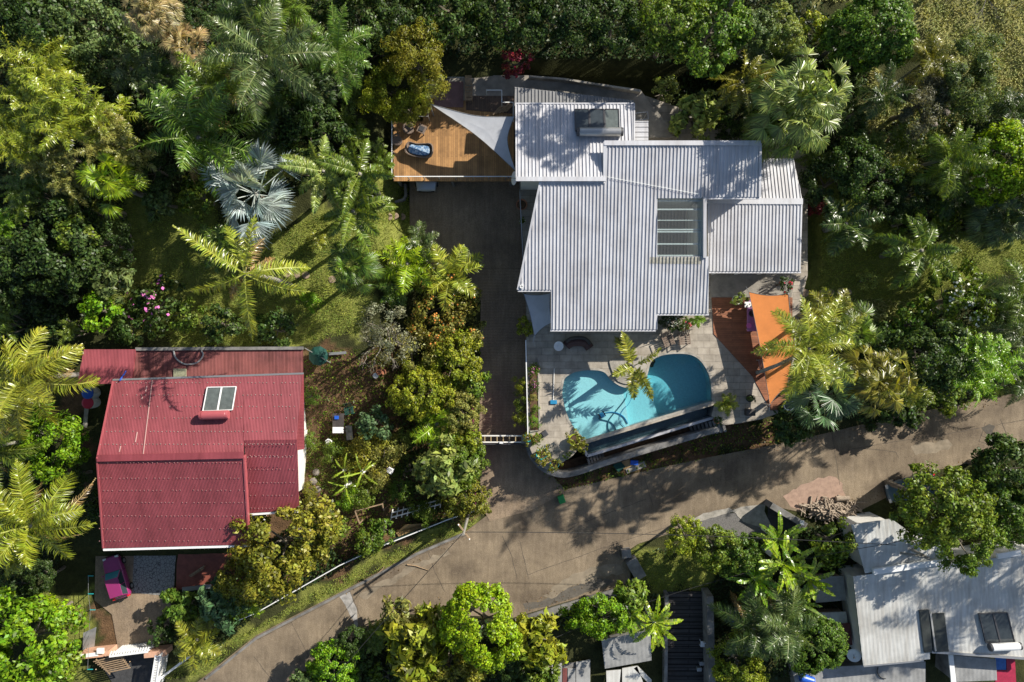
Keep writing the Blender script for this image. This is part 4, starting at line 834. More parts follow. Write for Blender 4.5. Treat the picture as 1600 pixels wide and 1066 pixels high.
# plank sheds between banana grove and lower right house
for i, (q, zt, m_, lb) in enumerate([([(1268,902),(1318,900),(1322,938),(1275,942)], 0.9, 'grey_sheet', 'small shed with weathered grey sheet roof beside the banana grove'), ([(1275,958),(1322,956),(1326,985),(1280,990)], 0.5, 'pale_roof', 'low shed with pale sheet roof beside the leafy grey green tree'), ([(1308,976),(1328,974),(1332,1008),(1306,1010)], 0.7, 'rust_roof', 'little shed with dark red roof next to the satellite dish')]):
    t = thing('shed', lb, 'shed', P(*q[0], -2)); pl = Plane(q[0], zt, 0.05); mb = MB(); sheet(mb, [q], pl, WAVE, WV); part_at(mb, 'roof', M[m_], t)
    cxm = sum(p[0] for p in q)/4; cym = sum(p[1] for p in q)/4
    mb = MB(); mb.prism(wpts(pl, [(cxm+(p[0]-cxm)*.88, cym+(p[1]-cym)*.88) for p in q]), -2, lambda x, y: pl.z(x, y)-0.13); part_at(mb, 'wall', M['wood'], t)
al = MB(); al.prism(poly_px([(1318,902),(1336,900),(1352,1044),(1326,1030)], 0), -2.0, -1.55); struct('alley', al, M['old_concrete'])
# stepped path and sheds, bottom middle
sp = thing('garden_steps', 'dark stepped path with low wall at the bottom edge below the road', 'steps', P(1072, 1000, -1.5))
mb = MB()
for i in range(16):
    y0 = 925+i*9.5; gg = G(1072, y0).z+.2; p, q = P(1043, y0, gg), P(1100, y0+9, gg); mb.box(((p[0]+q[0])/2, (p[1]+q[1])/2, gg-1), (q[0]-p[0], 0.43, 2.0))
part_at(mb, 'treads', M['steps'], sp)
mb = MB(); mb.bar(P(1105, 925, 0.4), P(1109, 1080, -0.2), 0.5, 1.6); part_at(mb, 'wall', M['old_concrete'], sp)
mb = MB(); mb.bar(P(1040, 925, 0.0), P(1038, 1080, -0.9), 0.25, 1.0); part_at(mb, 'kerb', M['old_concrete'], sp)
s3 = thing('shed', 'tin shed with slate grey roof and white boards among banana plants', 'shed', P(980, 1030, -2)); S3 = Plane((980, 1030), 0.4, 0.12)
mb = MB(); sheet(mb, [[(940,1000),(1016,985),(1018,1032),(945,1045)]], S3, WAVE, WV); part_at(mb, 'roof', M['grey_sheet'], s3)
mb = MB(); mb.prism(wpts(S3, [(944,1004),(1012,990),(1014,1028),(948,1040)]), -2.2, lambda x, y: S3.z(x, y)-0.13); part_at(mb, 'wall', M['old_concrete'], s3)
S4 = Plane((980, 1060), 0.0, 0.0)
for q in ([(947,1048),(970,1046),(966,1085),(948,1085)], [(972,1044),(995,1040),(1012,1085),(972,1085)], [(996,1040),(1018,1062),(1016,1070),(990,1044)]): panel_on(S4, q, 0.08, M['pale_roof'], 'board', s3, 0.0)
s5 = thing('shed', 'low shed with mixed tin sheets at the bottom edge beside the slate grey roof', 'shed', P(890, 1050, -2)); S5 = Plane((890, 1050), -0.3, 0.0)
for q, m_ in (([(862,1036),(878,1036),(878,1085),(862,1085)], 'grey_sheet'), ([(879,1044),(886,1044),(886,1085),(879,1085)], 'rust_roof'), ([(887,1044),(899,1044),(899,1085),(887,1085)], 'grey_sheet'), ([(900,1034),(922,1030),(922,1085),(900,1085)], 'grey_sheet')): panel_on(S5, q, 0.1, M[m_], 'roof_sheet', s5, 0.0)
mb = MB(); mb.prism(wpts(S5, [(864,1038),(920,1034),(920,1084),(864,1084)]), -2.3, -0.35); part_at(mb, 'wall', M['old_concrete'], s5)

# ------------------------------------------------------------------ cars
def car(label, body, loc, rz, rear=True):
    t = thing('car', label, 'car', loc, rz)
    S = [(-1.95, .62, .42, .72), (-1.86, .76, .30, .92), (-1.3, .83, .24, .96), (-.4, .85, .22, .95), (.6, .85, .22, .93), (1.2, .83, .24, .88), (1.7, .76, .28, .78), (1.93, .60, .36, .66)]
    mb = MB(); k = 12
    for y, hw, zl, zh in S:
        for i in range(k):
            a = 2*math.pi*i/k+math.pi/k; c, s_ = math.cos(a), math.sin(a); e = 0.38
            mb.v.append((hw*abs(c)**e*(1 if c > 0 else -1), y, (zl+zh)/2+(zh-zl)/2*abs(s_)**e*(1 if s_ > 0 else -1)))
    for j in range(len(S)-1):
        for i in range(k): a = j*k+i; b = j*k+(i+1) % k; mb.f.append((a, a+k, b+k, b)); mb.m.append(0)
    mb.f.append(tuple(range(k))); mb.f.append(tuple(range(len(S)*k-1, len(S)*k-k-1, -1))); mb.m += [0, 0]
    bo = mb.build('body', body, t, smooth=True); su = bo.modifiers.new('round', 'SUBSURF'); su.levels = su.render_levels = 2
    lo = [(-.74, .62), (.74, .62), (.72, -1.72), (-.72, -1.72)]; hi = [(-.58, .05), (.58, .05), (.56, -1.52), (-.56, -1.52)]
    mb = MB(); mb.add([(x, y, .90) for x, y in lo]+[(x, y, 1.40) for x, y in hi], [(0, 1, 5, 4), (1, 2, 6, 5), (2, 3, 7, 6), (3, 0, 4, 7)]); mb.build('window_band', M['glass'], t)
    mb = MB(); mb.prism([(-.60, .10), (.60, .10), (.585, -1.56), (-.585, -1.56)], 1.385, 1.45); mb.build('roof', body, t, bevel=0.03)
    mb = MB(); mb.add([(-.66, .57, .955), (.66, .57, .955), (.55, .09, 1.395), (-.55, .09, 1.395)], [(0, 1, 2, 3)]); mb.add([(x, y+.012, z+.012) for x, y, z in [(-.66, .57, .955), (.66, .57, .955), (.55, .09, 1.395), (-.55, .09, 1.395)]], [(0, 1, 2, 3)]); mb.build('windscreen', M['windscreen'], t)
    for s_ in (-1, 1):
        for pa, pb, pw_ in (((s_*.70, .60, .93), (s_*.585, .06, 1.41), .07), ((s_*.71, -1.70, .93), (s_*.57, -1.52, 1.41), .08), ((s_*.73, -.62, .93), (s_*.58, -.62, 1.40), .06)): MB().bar(pa, pb, pw_, .05).build('pillar', body, t)
    for y, w_ in ((1.90, 1.2), (-1.93, 1.25)): MB().box((0, y, .45), (w_, .10, .16)).build('bumper', M['rubber'], t, bevel=.03)
    MB().box((0, -1.66, 1.16), (1.0, .02, .30), 0, 0, R(-24)).build('rear_window', M['glass'], t)
    for s_ in (-1, 1):
        for y in (.52, -.62, -1.45): MB().box((s_*.845, y, .62), (.02, .018, .5)).build('door_gap', M['rubber'], t)
        mb = MB(); mb.box((s_*.93, .45, .98), (.16, .10, .11)); mb.build('mirror', body, t, bevel=0.02)
        mb = MB(); mb.box((s_*.55, 1.80, .66), (.30, .18, .14)); mb.build('headlight', M['clear_lamp'], t, bevel=0.02)
        mb = MB(); mb.box((s_*.66, -1.84, .80), (.22, .16, .20)); mb.build('tail_light', M['red_lamp'], t, bevel=0.02)
        for y in (-1.2, 1.2):
            w_ = MB(); w_.tube([(s_*.70, y, .30), (s_*.86, y, .30)], .30, 16); wo = w_.build('wheel', M['rubber'], t)
            w_ = MB(); w_.tube([(s_*.80, y, .30), (s_*.87, y, .30)], .18, 12); w_.build('rim', M['steel'], wo)
    return t
M['windscreen'] = mat('windscreen', (0.04, 0.20, 0.23), 0.12, spec=0.6)
q = G(180, 903, 0.8); car('magenta hatchback half in shadow beside the crazy paved drive', M['magenta'], (q.x, q.y, q.z+0.03), R(17)).scale = (.88, .86, .92)
car('silver car parked nose out under the timber deck', M['silver_paint'], (-6.55, 13.35, dz(0, 13.35)+0.01), R(180))
q = P(1424, 763, 0.7); car('teal car half hidden under a green tree beside the road', mat('slate_paint', (.05,.09,.12), .3, .1, 2, spec=.6), (q[0], q[1], 0.02), R(104))

# ------------------------------------------------------------------ plants: mesh kinds
rng = np.random.default_rng(7)
def np_mesh(name, V, F, mats, mi=None):
    """V (n,3); F list of arrays (k,3|4) of indices"""
    me = bpy.data.meshes.new(name); loops = np.concatenate([f.ravel() for f in F]); sizes = np.concatenate([np.full(len(f), f.shape[1]) for f in F])
    me.vertices.add(len(V)); me.vertices.foreach_set('co', np.asarray(V, np.float32).ravel())
    me.loops.add(len(loops)); me.loops.foreach_set('vertex_index', loops.astype(np.int32))
    me.polygons.add(len(sizes)); st = np.concatenate([[0], np.cumsum(sizes)[:-1]]); me.polygons.foreach_set('loop_start', st.astype(np.int32)); me.polygons.foreach_set('loop_total', sizes.astype(np.int32))
    for m in mats: me.materials.append(m)
    if mi is not None: me.polygons.foreach_set('material_index', np.asarray(mi, np.int32))
    me.update(calc_edges=True); me.validate(); return me
def unit(a): return a/np.maximum(1e-9, np.linalg.norm(a, axis=-1, keepdims=True))
def leaf_quads(pos, nor, length, width):
    """folded diamond leaves at pos facing nor"""
    n = len(pos); t = unit(np.cross(nor, rng.normal(size=(n, 3)))); b = np.cross(nor, t)
    l = length[:, None]; w_ = width[:, None]
    v = np.stack([pos-t*l*.5, pos+b*w_*.5-t*l*.05+nor*w_*.12, pos+t*l*.5-nor*l*.12, pos-b*w_*.5-t*l*.05+nor*w_*.12], 1).reshape(-1, 3)
    return v, np.arange(4*n).reshape(n, 4)
def crown_mesh(name, R_, leaf, ratio, n, clumps, spread, flat=0.75, lobes=0.3, up=0.45, flowers=None, nf=0, drop=0.0, inner=0.45):
    d = unit(rng.normal(size=(clumps*3, 3))); d = d[d[:, 2] > -0.35][:clumps]
    ph = rng.uniform(0, 6.28, 6); az = np.arctan2(d[:, 1], d[:, 0])
    lob = 1+lobes*(np.sin(2*az+ph[0])*.5+np.sin(3*az+ph[1])*.4+np.sin(5*az+ph[2])*.3+np.sin(4*d[:, 2]+ph[3])*.3)
    rad = R_*lob*rng.uniform(inner, 1.0, len(d))**0.6
    cc = d*rad[:, None]; cc[:, 2] *= flat
    k = rng.integers(0, len(d), n); csz = rng.uniform(.6, 1.35, len(d))*spread*R_
    off = rng.normal(size=(n, 3)); off = unit(off)*(rng.uniform(0.15, 1, n)**.5)[:, None]*csz[k][:, None]; off[:, 2] *= .75
    pos = cc[k]+off
    nor = unit(unit(off)*.7+unit(cc[k]+1e-6)*.35+np.array([0, 0, up])+rng.normal(size=(n, 3))*.45)
    L_ = leaf*rng.uniform(.6, 1.35, n); v, f = leaf_quads(pos, nor, L_, L_*ratio); mi = np.zeros(len(f), int); mats = [M['leaf']]
    if flowers:
        top = np.argsort(-(pos[:, 2]+rng.normal(size=n)*.3*R_))[:nf*2]; s_ = rng.choice(top, nf, replace=False)
        fv, ff = leaf_quads(pos[s_]+nor[s_]*.05, nor[s_], np.full(nf, flowers[1]), np.full(nf, flowers[1]*.85)); f = np.concatenate([f, ff+len(v)]); v = np.concatenate([v, fv]); mi = np.concatenate([mi, np.ones(nf, int)]); mats.append(flowers[0])
    return np_mesh(name, v, [f], mats, mi)
def feather(L_, e0, bend, az, ll, nl, wl, vd=0.35, twist=0.0, z0=0.0, taper=.9, r0=0.1):
    """one pinnate frond: rachis strip (mat 1) and leaflets (mat 0)"""
    ns = 14; t = np.linspace(0, 1, ns); an = e0-bend*t**1.25
    dr, dz_ = np.cos(an)*L_/(ns-1), np.sin(an)*L_/(ns-1)
    r = r0+np.concatenate([[0], np.cumsum(dr[:-1])]); z = z0+np.concatenate([[0], np.cumsum(dz_[:-1])]); sw = twist*t**2*L_
    ca, sa = math.cos(az), math.sin(az)
    pts = np.stack([r*ca-sw*sa, r*sa+sw*ca, z], 1); tan = unit(np.gradient(pts, axis=0)); sd_ = unit(np.cross(tan, np.array([0, 0, 1.])+1e-6)); upv = np.cross(sd_, tan)
    wr = np.linspace(.045, .012, ns)[:, None]*max(.6, L_/4)
    V = [np.concatenate([pts+sd_*wr+upv*.012, pts-sd_*wr+upv*.012])]; F4 = [np.stack([np.arange(ns-1), np.arange(1, ns), ns+np.arange(1, ns), ns+np.arange(ns-1)], 1)]; mi4 = [np.ones(ns-1, int)]
    tl = np.linspace(.10, .99, nl); base = np.stack([np.interp(tl, t, pts[:, i]) for i in range(3)], 1); T = unit(np.stack([np.interp(tl, t, tan[:, i]) for i in range(3)], 1)); S = unit(np.stack([np.interp(tl, t, sd_[:, i]) for i in range(3)], 1)); rl_ = rng.normal()*.55; S, U = unit(S*math.cos(rl_)+np.cross(S, T)*math.sin(rl_)), None; U = np.cross(S, T)
    lt = ll*(np.sin(np.clip(tl*1.02+.06, 0, 1)*np.pi)**.55*taper+.14); n0 = 2*ns; F3 = []
    for s_ in (1, -1):
        n = nl; jit = rng.normal(size=(n, 3))*.10
        D = unit(S*s_*.85+T*(.22+.75*tl[:, None]**2)+U*rng.uniform(-.12, .42, (n, 1))+jit*1.5); le = (lt*rng.uniform(.85, 1.1, n))[:, None]
        m_ = base+D*le*.5; tip = base+D*le*.92-np.array([0, 0, 1.])*le*vd*rng.uniform(.6, 1.3, (n, 1))
        w_ = wl*rng.uniform(.8, 1.2, (n, 1)); Wd = unit(T-D*np.sum(T*D, 1, keepdims=True))+U*rng.normal(size=(n, 1))*.35
        v = np.stack([base+Wd*w_*.35, base-Wd*w_*.35, m_-Wd*w_*.5, m_+Wd*w_*.5, tip], 1).reshape(-1, 3); i0 = n0+np.arange(n)*5
        V.append(v); n0 += 5*n; F4.append(np.stack([i0, i0+1, i0+2, i0+3], 1)); mi4.append(np.zeros(n, int)); F3.append(np.stack([i0+3, i0+2, i0+4], 1))
    return np.concatenate(V), np.concatenate(F4), np.concatenate(F3), np.concatenate(mi4)
def join_fronds(name, fr, mats):
    V, F4, F3, mi = [], [], [], []; n = 0
    for v, f4, f3, m in fr: V.append(v); F4.append(f4+n); F3.append(f3+n); mi.append(m); n += len(v)
    F4 = np.concatenate(F4); F3 = np.concatenate(F3); return np_mesh(name, np.concatenate(V), [F4, F3], mats, np.concatenate(mi+[np.zeros(len(F3), int)]))
def palm_mesh(name, L_, n, e=(0.95, -0.25), bend=(0.7, 1.3), ll=0.6, nl=46, wl=.05, vd=.35, tw=.06):
    fr = []
    for i in range(n):
        q = i/(n-1) if n > 1 else 0; az = i*2.39996+rng.normal()*.34; e0 = e[0]+(e[1]-e[0])*q+rng.normal()*.16
        fr.append(feather(L_*rng.uniform(.66, 1.12), e0, rng.uniform(*bend), az, ll, nl, wl, vd, rng.normal()*tw))
    return join_fronds(name, fr, [M['palm'], M['rachis']])
def cane_mesh(name, stems, R_, L_, n, ll=.42, nl=30, wl=.04):
    fr = []
    for s_ in range(stems):
        a, rr = rng.uniform(0, 6.28), R_*math.sqrt(rng.uniform(0, 1)); cx, cy, cz = rr*math.cos(a), rr*math.sin(a), rng.uniform(-.7, .5)*R_*.7-0.15*rr
        for i in range(n):
            v, f4, f3, m = feather(L_*rng.uniform(.7, 1.1), rng.uniform(.5, 1.25), rng.uniform(.9, 1.9), i*2.39996+rng.normal()*.3, ll, nl, wl, .4, rng.normal()*.1); v = v+np.array([cx, cy, cz]); fr.append((v, f4, f3, m))
    return join_fronds(name, fr, [M['palm'], M['rachis']])
def fan_leaf(pet, e0, az, rad, seg, arc, droop, tilt):
    ca, sa = math.cos(az), math.sin(az); f = np.array([ca*math.cos(e0), sa*math.cos(e0), math.sin(e0)]); s = np.array([-sa, ca, 0]); u = np.cross(f, s)
    hub = f*pet; f2 = f*math.cos(tilt)-u*math.sin(tilt)*-1; f2 = unit(f*math.cos(tilt)+u*math.sin(tilt)); u2 = np.cross(f2, s)
    V = [np.stack([s*.03, -s*.03, hub-s*.02, hub+s*.02])]; F4 = [np.array([[0, 1, 2, 3]])]; mi = [np.ones(1, int)]
    th = np.linspace(-arc, arc, seg)+rng.normal(size=seg)*.02; D = f2[None]*np.cos(th)[:, None]+s[None]*np.sin(th)[:, None]; Pn = -f2[None]*np.sin(th)[:, None]+s[None]*np.cos(th)[:, None]
    r = (rad*(1-.18*(np.abs(th)/arc)**2)*rng.uniform(.88, 1.05, seg))[:, None]; w_ = r*math.tan(arc/seg)*1.0; fold = u2[None]*w_*.35; dn = np.array([0, 0, -1.])
    a0 = hub+D*.02; m1 = hub+D*r*.6+Pn*w_*.62+fold+dn*droop*.25*r; m2 = hub+D*r*.6-Pn*w_*.62+fold+dn*droop*.25*r; mc = hub+D*r*.62-fold+dn*droop*.25*r; tip = hub+D*r*.97+dn*droop*r*rng.uniform(.4, 1.7, (seg, 1))
    n = seg; v = np.stack([a0, m1, mc, m2, tip], 1).reshape(-1, 3); i0 = 4+np.arange(n)*5; V.append(v)
    F4 += [np.stack([i0, i0+1, i0+4, i0+2], 1), np.stack([i0, i0+2, i0+4, i0+3], 1)]; mi += [np.zeros(2*n, int)]
    return np.concatenate(V), np.concatenate(F4), np.zeros((0, 3), int), np.concatenate(mi)
def fan_mesh(name, n, pet, rad, seg=26, arc=2.0, e=(1.2, -.35), droop=.18, loose=False):
    fr = []
    for i in range(n):
        q = i/(n-1); fr.append(fan_leaf(pet*(rng.uniform(.35, 1.15) if loose else rng.uniform(.75, 1.1)), e[0]+(e[1]-e[0])*q+rng.normal()*.18, i*2.39996+rng.normal()*.15, rad*rng.uniform(.85, 1.1), seg, arc*rng.uniform(.85, 1.05), droop*rng.uniform(.6, 1.5), rng.uniform(-.9, .35)))
    return join_fronds(name, fr, [M['palm'], M['rachis']])
def banana_mesh(name, n, L_, w_):
    fr = []
    for i in range(n):
        q = i/(n-1); az = i*2.39996+rng.normal()*.2; e0 = 1.25-1.3*q+rng.normal()*.2; bend = rng.uniform(.4, 1.5); Ln = L_*rng.uniform(.75, 1.1); ns = 16; t = np.linspace(0, 1, ns); an = e0-bend*t**1.3
        r = np.concatenate([[0], np.cumsum(np.cos(an)[:-1])])*Ln/(ns-1); z = np.concatenate([[0], np.cumsum(np.sin(an)[:-1])])*Ln/(ns-1); ca, sa = math.cos(az), math.sin(az)
        pts = np.stack([r*ca, r*sa, z], 1); T = unit(np.gradient(pts, axis=0)); S = unit(np.cross(T, [0, 0, 1.])); U = np.cross(S, T); hw = w_*np.clip(np.sin(np.clip((t-.12)/.88, 0, 1)*np.pi)**.5, 0.03, 1); hw[t < .14] = .03
        V = [np.concatenate([pts+S*.025+U*.02, pts-S*.025+U*.02])]; F4 = [np.stack([np.arange(ns-1), np.arange(1, ns), ns+np.arange(1, ns), ns+np.arange(ns-1)], 1)]; mi = [np.ones(ns-1, int)]; n0 = 2*ns
        for s_ in (1, -1):
            lift = rng.uniform(-.5, .35)
            for k in range(2, ns-1):
                lf = lift+rng.normal()*.16; gap = rng.uniform(.05, .35) if rng.random() < .7 else 0
                a, b = pts[k], pts[k+1]*(1-gap)+pts[k]*gap; oa = S[k]*s_*hw[k]*math.cos(lf)+U[k]*hw[k]*math.sin(lf)+T[k]*hw[k]*.35; ob = S[k+1]*s_*hw[k+1]*math.cos(lf)+U[k+1]*hw[k+1]*math.sin(lf)+T[k+1]*hw[k+1]*.35
                if gap: ob = ob*rng.uniform(.8, 1)
                V.append(np.stack([a, b, b+ob, a+oa])); F4.append(np.array([[n0, n0+1, n0+2, n0+3]])); mi.append(np.zeros(1, int)); n0 += 4
        fr.append((np.concatenate(V), np.concatenate(F4), np.zeros((0, 3), int), np.concatenate(mi)))
    return join_fronds(name, fr, [M['palm'], M['rachis']])
K = {}
def kind(nm, fn, n=3): K[nm] = [fn(nm) for _ in range(n)]
kind('coco', lambda s: palm_mesh(s, 4.6, 22, (1.1, -.45), (.6, 1.35), .95, 84, .046, .30, .14))
kind('feather', lambda s: palm_mesh(s, 3.6, 21, (1.2, -.3), (.7, 1.5), .88, 78, .038, .34, .12))
kind('sparse', lambda s: palm_mesh(s, 4.4, 9, (.8, -.35), (.5, 1.2), .70, 80, .05, .25, .12), 2)
kind('islandpalm', lambda s: palm_mesh(s, 2.1, 7, (.8, -.15), (.6, 1.3), .52, 60, .055, .2, .08), 1)
kind('arching', lambda s: palm_mesh(s, 4.6, 17, (1.0, -.45), (.5, 1.4), .92, 84, .048, .32, .18), 2)
kind('smallpalm', lambda s: palm_mesh(s, 1.9, 15, (1.25, -.05), (.8, 1.6), .56, 44, .042, .3, .1))
kind('fox', lambda s: palm_mesh(s, 2.9, 13, (1.0, -.1), (.9, 1.5), .50, 120, .045, .25, .04), 2)
kind('cane', lambda s: cane_mesh(s, 13, 1.9, 1.9, 8))
kind('canelet', lambda s: cane_mesh(s, 6, .9, 1.3, 7, .34, 24, .04), 2)
kind('fan', lambda s: fan_mesh(s, 30, 1.35, 1.0, 24, 1.45, (1.45, -.4), .3, True), 3)
kind('bigfan', lambda s: fan_mesh(s, 20, 1.9, 1.5, 24, 1.4, (1.4, -.35), .24, True), 2)
kind('shag', lambda s: fan_mesh(s, 95, 2.0, .95, 17, 1.35, (1.5, -.75), .55, True), 2)
kind('banana', lambda s: banana_mesh(s, 18, 2.2, .19))
kind('smallbanana', lambda s: banana_mesh(s, 6, 1.3, .085), 2)
kind('tree', lambda s: crown_mesh(s, 3, .27, .55, 8500, 80, .20))
kind('olive', lambda s: crown_mesh(s, 3, .22, .6, 11000, 110, .15, .7, .25))
kind('dense', lambda s: crown_mesh(s, 3, .21, .6, 30000, 290, .145, .78, .22, .5, inner=.74), 2)
kind('fuzzy', lambda s: crown_mesh(s, 3, .30, .22, 15000, 60, .26, .75, .35, .3), 3)
kind('shrub', lambda s: crown_mesh(s, 1, .17, .6, 1500, 34, .28, .75, .3))
kind('fineshrub', lambda s: crown_mesh(s, 1, .11, .45, 2600, 36, .30, .8, .35), 2)
kind('bigleaf', lambda s: crown_mesh(s, 1.5, .42, .38, 1900, 40, .24, .75, .25, .6), 3)
kind('paddle', lambda s: crown_mesh(s, 2, .62, .36, 1300, 46, .24, .75, .25, .5), 2)
kind('twiggy', lambda s: crown_mesh(s, 1.8, .15, .5, 2200, 60, .2, .75, .4), 2)
kind('pinkshrub', lambda s: crown_mesh(s, 1.2, .17, .6, 1500, 36, .28, .7, .3, flowers=(M['pink'], .17), nf=44), 1)
kind('whiteshrub', lambda s: crown_mesh(s, 2.2, .24, .55, 4200, 60, .2, .7, .3, flowers=(M['white_flower'], .2), nf=110), 1)
kind('redshrub', lambda s: crown_mesh(s, .8, .15, .6, 900, 26, .28, .7, .3, flowers=(M['red_flower'], .2), nf=16), 1)
kind('bougain', lambda s: crown_mesh(s, 2.2, .17, .6, 7000, 80, .17, .65, .35, flowers=(M['orange_flower'], .13), nf=170), 2)
kind('potplant', lambda s: crown_mesh(s, .5, .13, .5, 420, 22, .30, .9, .3), 3)
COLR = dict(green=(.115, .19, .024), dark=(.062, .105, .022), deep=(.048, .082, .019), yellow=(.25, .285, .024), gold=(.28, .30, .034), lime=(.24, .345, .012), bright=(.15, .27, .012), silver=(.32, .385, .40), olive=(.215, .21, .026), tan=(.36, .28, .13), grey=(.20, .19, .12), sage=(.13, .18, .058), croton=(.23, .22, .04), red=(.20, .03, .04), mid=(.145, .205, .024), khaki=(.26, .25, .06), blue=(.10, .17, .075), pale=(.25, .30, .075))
def trunk(base, top, r0, r1, m, limbs=0, spread=1.0, seed=0, curve=.2):
    rr = random.Random(seed); a, b = Vector(base), Vector(top); mid = Vector((rr.uniform(-curve, curve), rr.uniform(-curve, curve), 0))
    pts = [a.lerp(b, t)+mid*math.sin(t*math.pi) for t in (0, .25, .5, .75, 1)]; mb = MB(); mb.tube(pts, [r0*1.25, r0, (r0+r1)/2, (r0*.3+r1*.7), r1], 7)
    for i in range(limbs):
        az = i*2.4+rr.uniform(-.4, .4); s_ = a.lerp(b, rr.uniform(.6, .95)); e = s_+Vector((math.cos(az)*spread*rr.uniform(.5, .95), math.sin(az)*spread*rr.uniform(.5, .95), spread*rr.uniform(.15, .55))); m_ = s_.lerp(e, .5)+Vector((0, 0, -.08*spread))
        mb.tube([s_, m_, e], [r1*.9, r1*.6, r1*.2], 5)
    return mb
BASE_R = dict(islandpalm=1.7, arching=4.2, coco=4.2, feather=3.2, sparse=4.0, smallpalm=1.6, fox=2.6, cane=3.1, canelet=1.9, fan=2.3, bigfan=3.4, shag=2.9, banana=2.1, smallbanana=1.1, tree=3.3, olive=3.2, dense=3.1, fuzzy=3.4, shrub=1.15, fineshrub=1.15, bigleaf=1.7, paddle=2.4, twiggy=2.1, pinkshrub=1.3, whiteshrub=2.4, redshrub=.95, bougain=2.4, potplant=.55)
PALMS = {'islandpalm', 'arching', 'coco', 'feather', 'sparse', 'smallpalm', 'fox', 'fan', 'bigfan', 'shag'}
NAMES = dict(islandpalm='young_palm', arching='coconut_palm', coco='coconut_palm', feather='feather_palm', sparse='coconut_palm', smallpalm='small_palm', fox='foxtail_palm', cane='cane_palm', canelet='cane_palm', fan='fan_palm', bigfan='fan_palm', shag='fan_palm', banana='banana_plant', smallbanana='banana_plant', tree='broadleaf_tree', olive='broadleaf_tree', dense='broadleaf_tree', fuzzy='feathery_tree', shrub='shrub', fineshrub='shrub', bigleaf='leafy_shrub', paddle='leafy_shrub', twiggy='twiggy_shrub', pinkshrub='flowering_shrub', whiteshrub='flowering_shrub', redshrub='flowering_shrub', bougain='flowering_shrub')
CATS = dict(islandpalm='palm', arching='palm', coco='palm', feather='palm', sparse='palm', smallpalm='palm', fox='palm', cane='palm', canelet='palm', fan='palm', bigfan='palm', shag='palm', banana='banana plant', smallbanana='banana plant', tree='tree', olive='tree', dense='tree', fuzzy='tree')
cnt = [0]
DEAD = [palm_mesh('dead_fronds', 3.6, 3, (-.35, -.7), (.5, .9), .5, 44, .045, .6, .2) for _ in range(2)]
def rp_ok(r_): return r_ > 60
LEAN = {'yellow coconut palm leaning over the orange shade sail': (1172, 588), 'foxtail': 0}
def plant(kd, px, py, rpx, hgt, colr, label, group=None, var=None, jitter=True, flat=None, base=None):
    """crown centre seen at px,py when its middle stands hgt above the ground there"""
    cnt[0] += 1; s0 = cnt[0]; rr = random.Random(s0*13+5)
    g = G(px, py, hgt); x, y = g.x, g.y
    gz = base if base is not None else ground(x, y)
    if base is not None: x, y, _ = P(px, py, base+hgt)
    top = gz+hgt; f = (H-top)/H; sc_ = rpx/20*f/BASE_R[kd]
    t = thing(NAMES[kd], label, CATS.get(kd, 'shrub'), (x, y, gz), 0, group)
    me = K[kd][rr.randrange(len(K[kd])) if var is None else var % len(K[kd])]
    c = bpy.data.objects.new('crown', me); COL.objects.link(c); c.parent = t
    c.location = (0, 0, hgt); c.rotation_euler = (0, 0, rr.uniform(0, 6.28)); c.scale = (sc_, sc_, sc_*(flat or 1))
    k = COLR[colr] if isinstance(colr, str) else colr; j = rr.uniform(.88, 1.12) if jitter else 1
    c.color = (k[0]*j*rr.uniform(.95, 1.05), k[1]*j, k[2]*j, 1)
    if kd in ('coco', 'arching', 'feather', 'sparse') and rp_ok(rpx):
        d = bpy.data.objects.new('dead_fronds', DEAD[s0 % 2]); COL.objects.link(d); d.parent = t; d.location = (0, 0, hgt-.1); d.scale = (sc_,)*3; d.rotation_euler = (0, 0, rr.uniform(0, 6.28)); d.color = (.30, .20, .085, 1)
    if kd in PALMS:
        r0 = .16*max(.6, min(1.2, sc_)); b0 = (rr.uniform(-.25, .25), rr.uniform(-.25, .25), -.2)
        if LEAN.get(label): q_ = P(*LEAN[label], gz+.5); b0 = (q_[0]-x, q_[1]-y, -.2)
        tk = trunk(b0, (0, 0, hgt+.05), r0*1.15, r0*.8, None, seed=s0)
        tk.build('trunk', M['palm_bark'], t, smooth=True)
    elif kd in ('cane', 'canelet'):
        mb = MB()
        for i in range(7): a = i*2.4; q = .35*sc_*(1+i*.15); mb.tube([(q*.5*math.cos(a), q*.5*math.sin(a), -.2), (q*math.cos(a)*1.8, q*math.sin(a)*1.8, hgt*.95)], [.06, .045], 6)
        mb.build('stems', M['bark'], t)
    elif kd in ('banana', 'smallbanana'):
        trunk((0, 0, -.2), (0, 0, hgt+.05), .16*sc_, .11*sc_, None, seed=s0, curve=.05).build('stem', M['rachis'], t)
    else:
        R0 = BASE_R[kd]*sc_; trunk((rr.uniform(-.2, .2), rr.uniform(-.2, .2), -.2), (0, 0, max(.15, hgt-.1*R0)), .06+.045*R0, .03+.022*R0, None, 5, R0*.75, s0).build('trunk' if kd in CATS else 'stem', M['bark'], t)
    return t
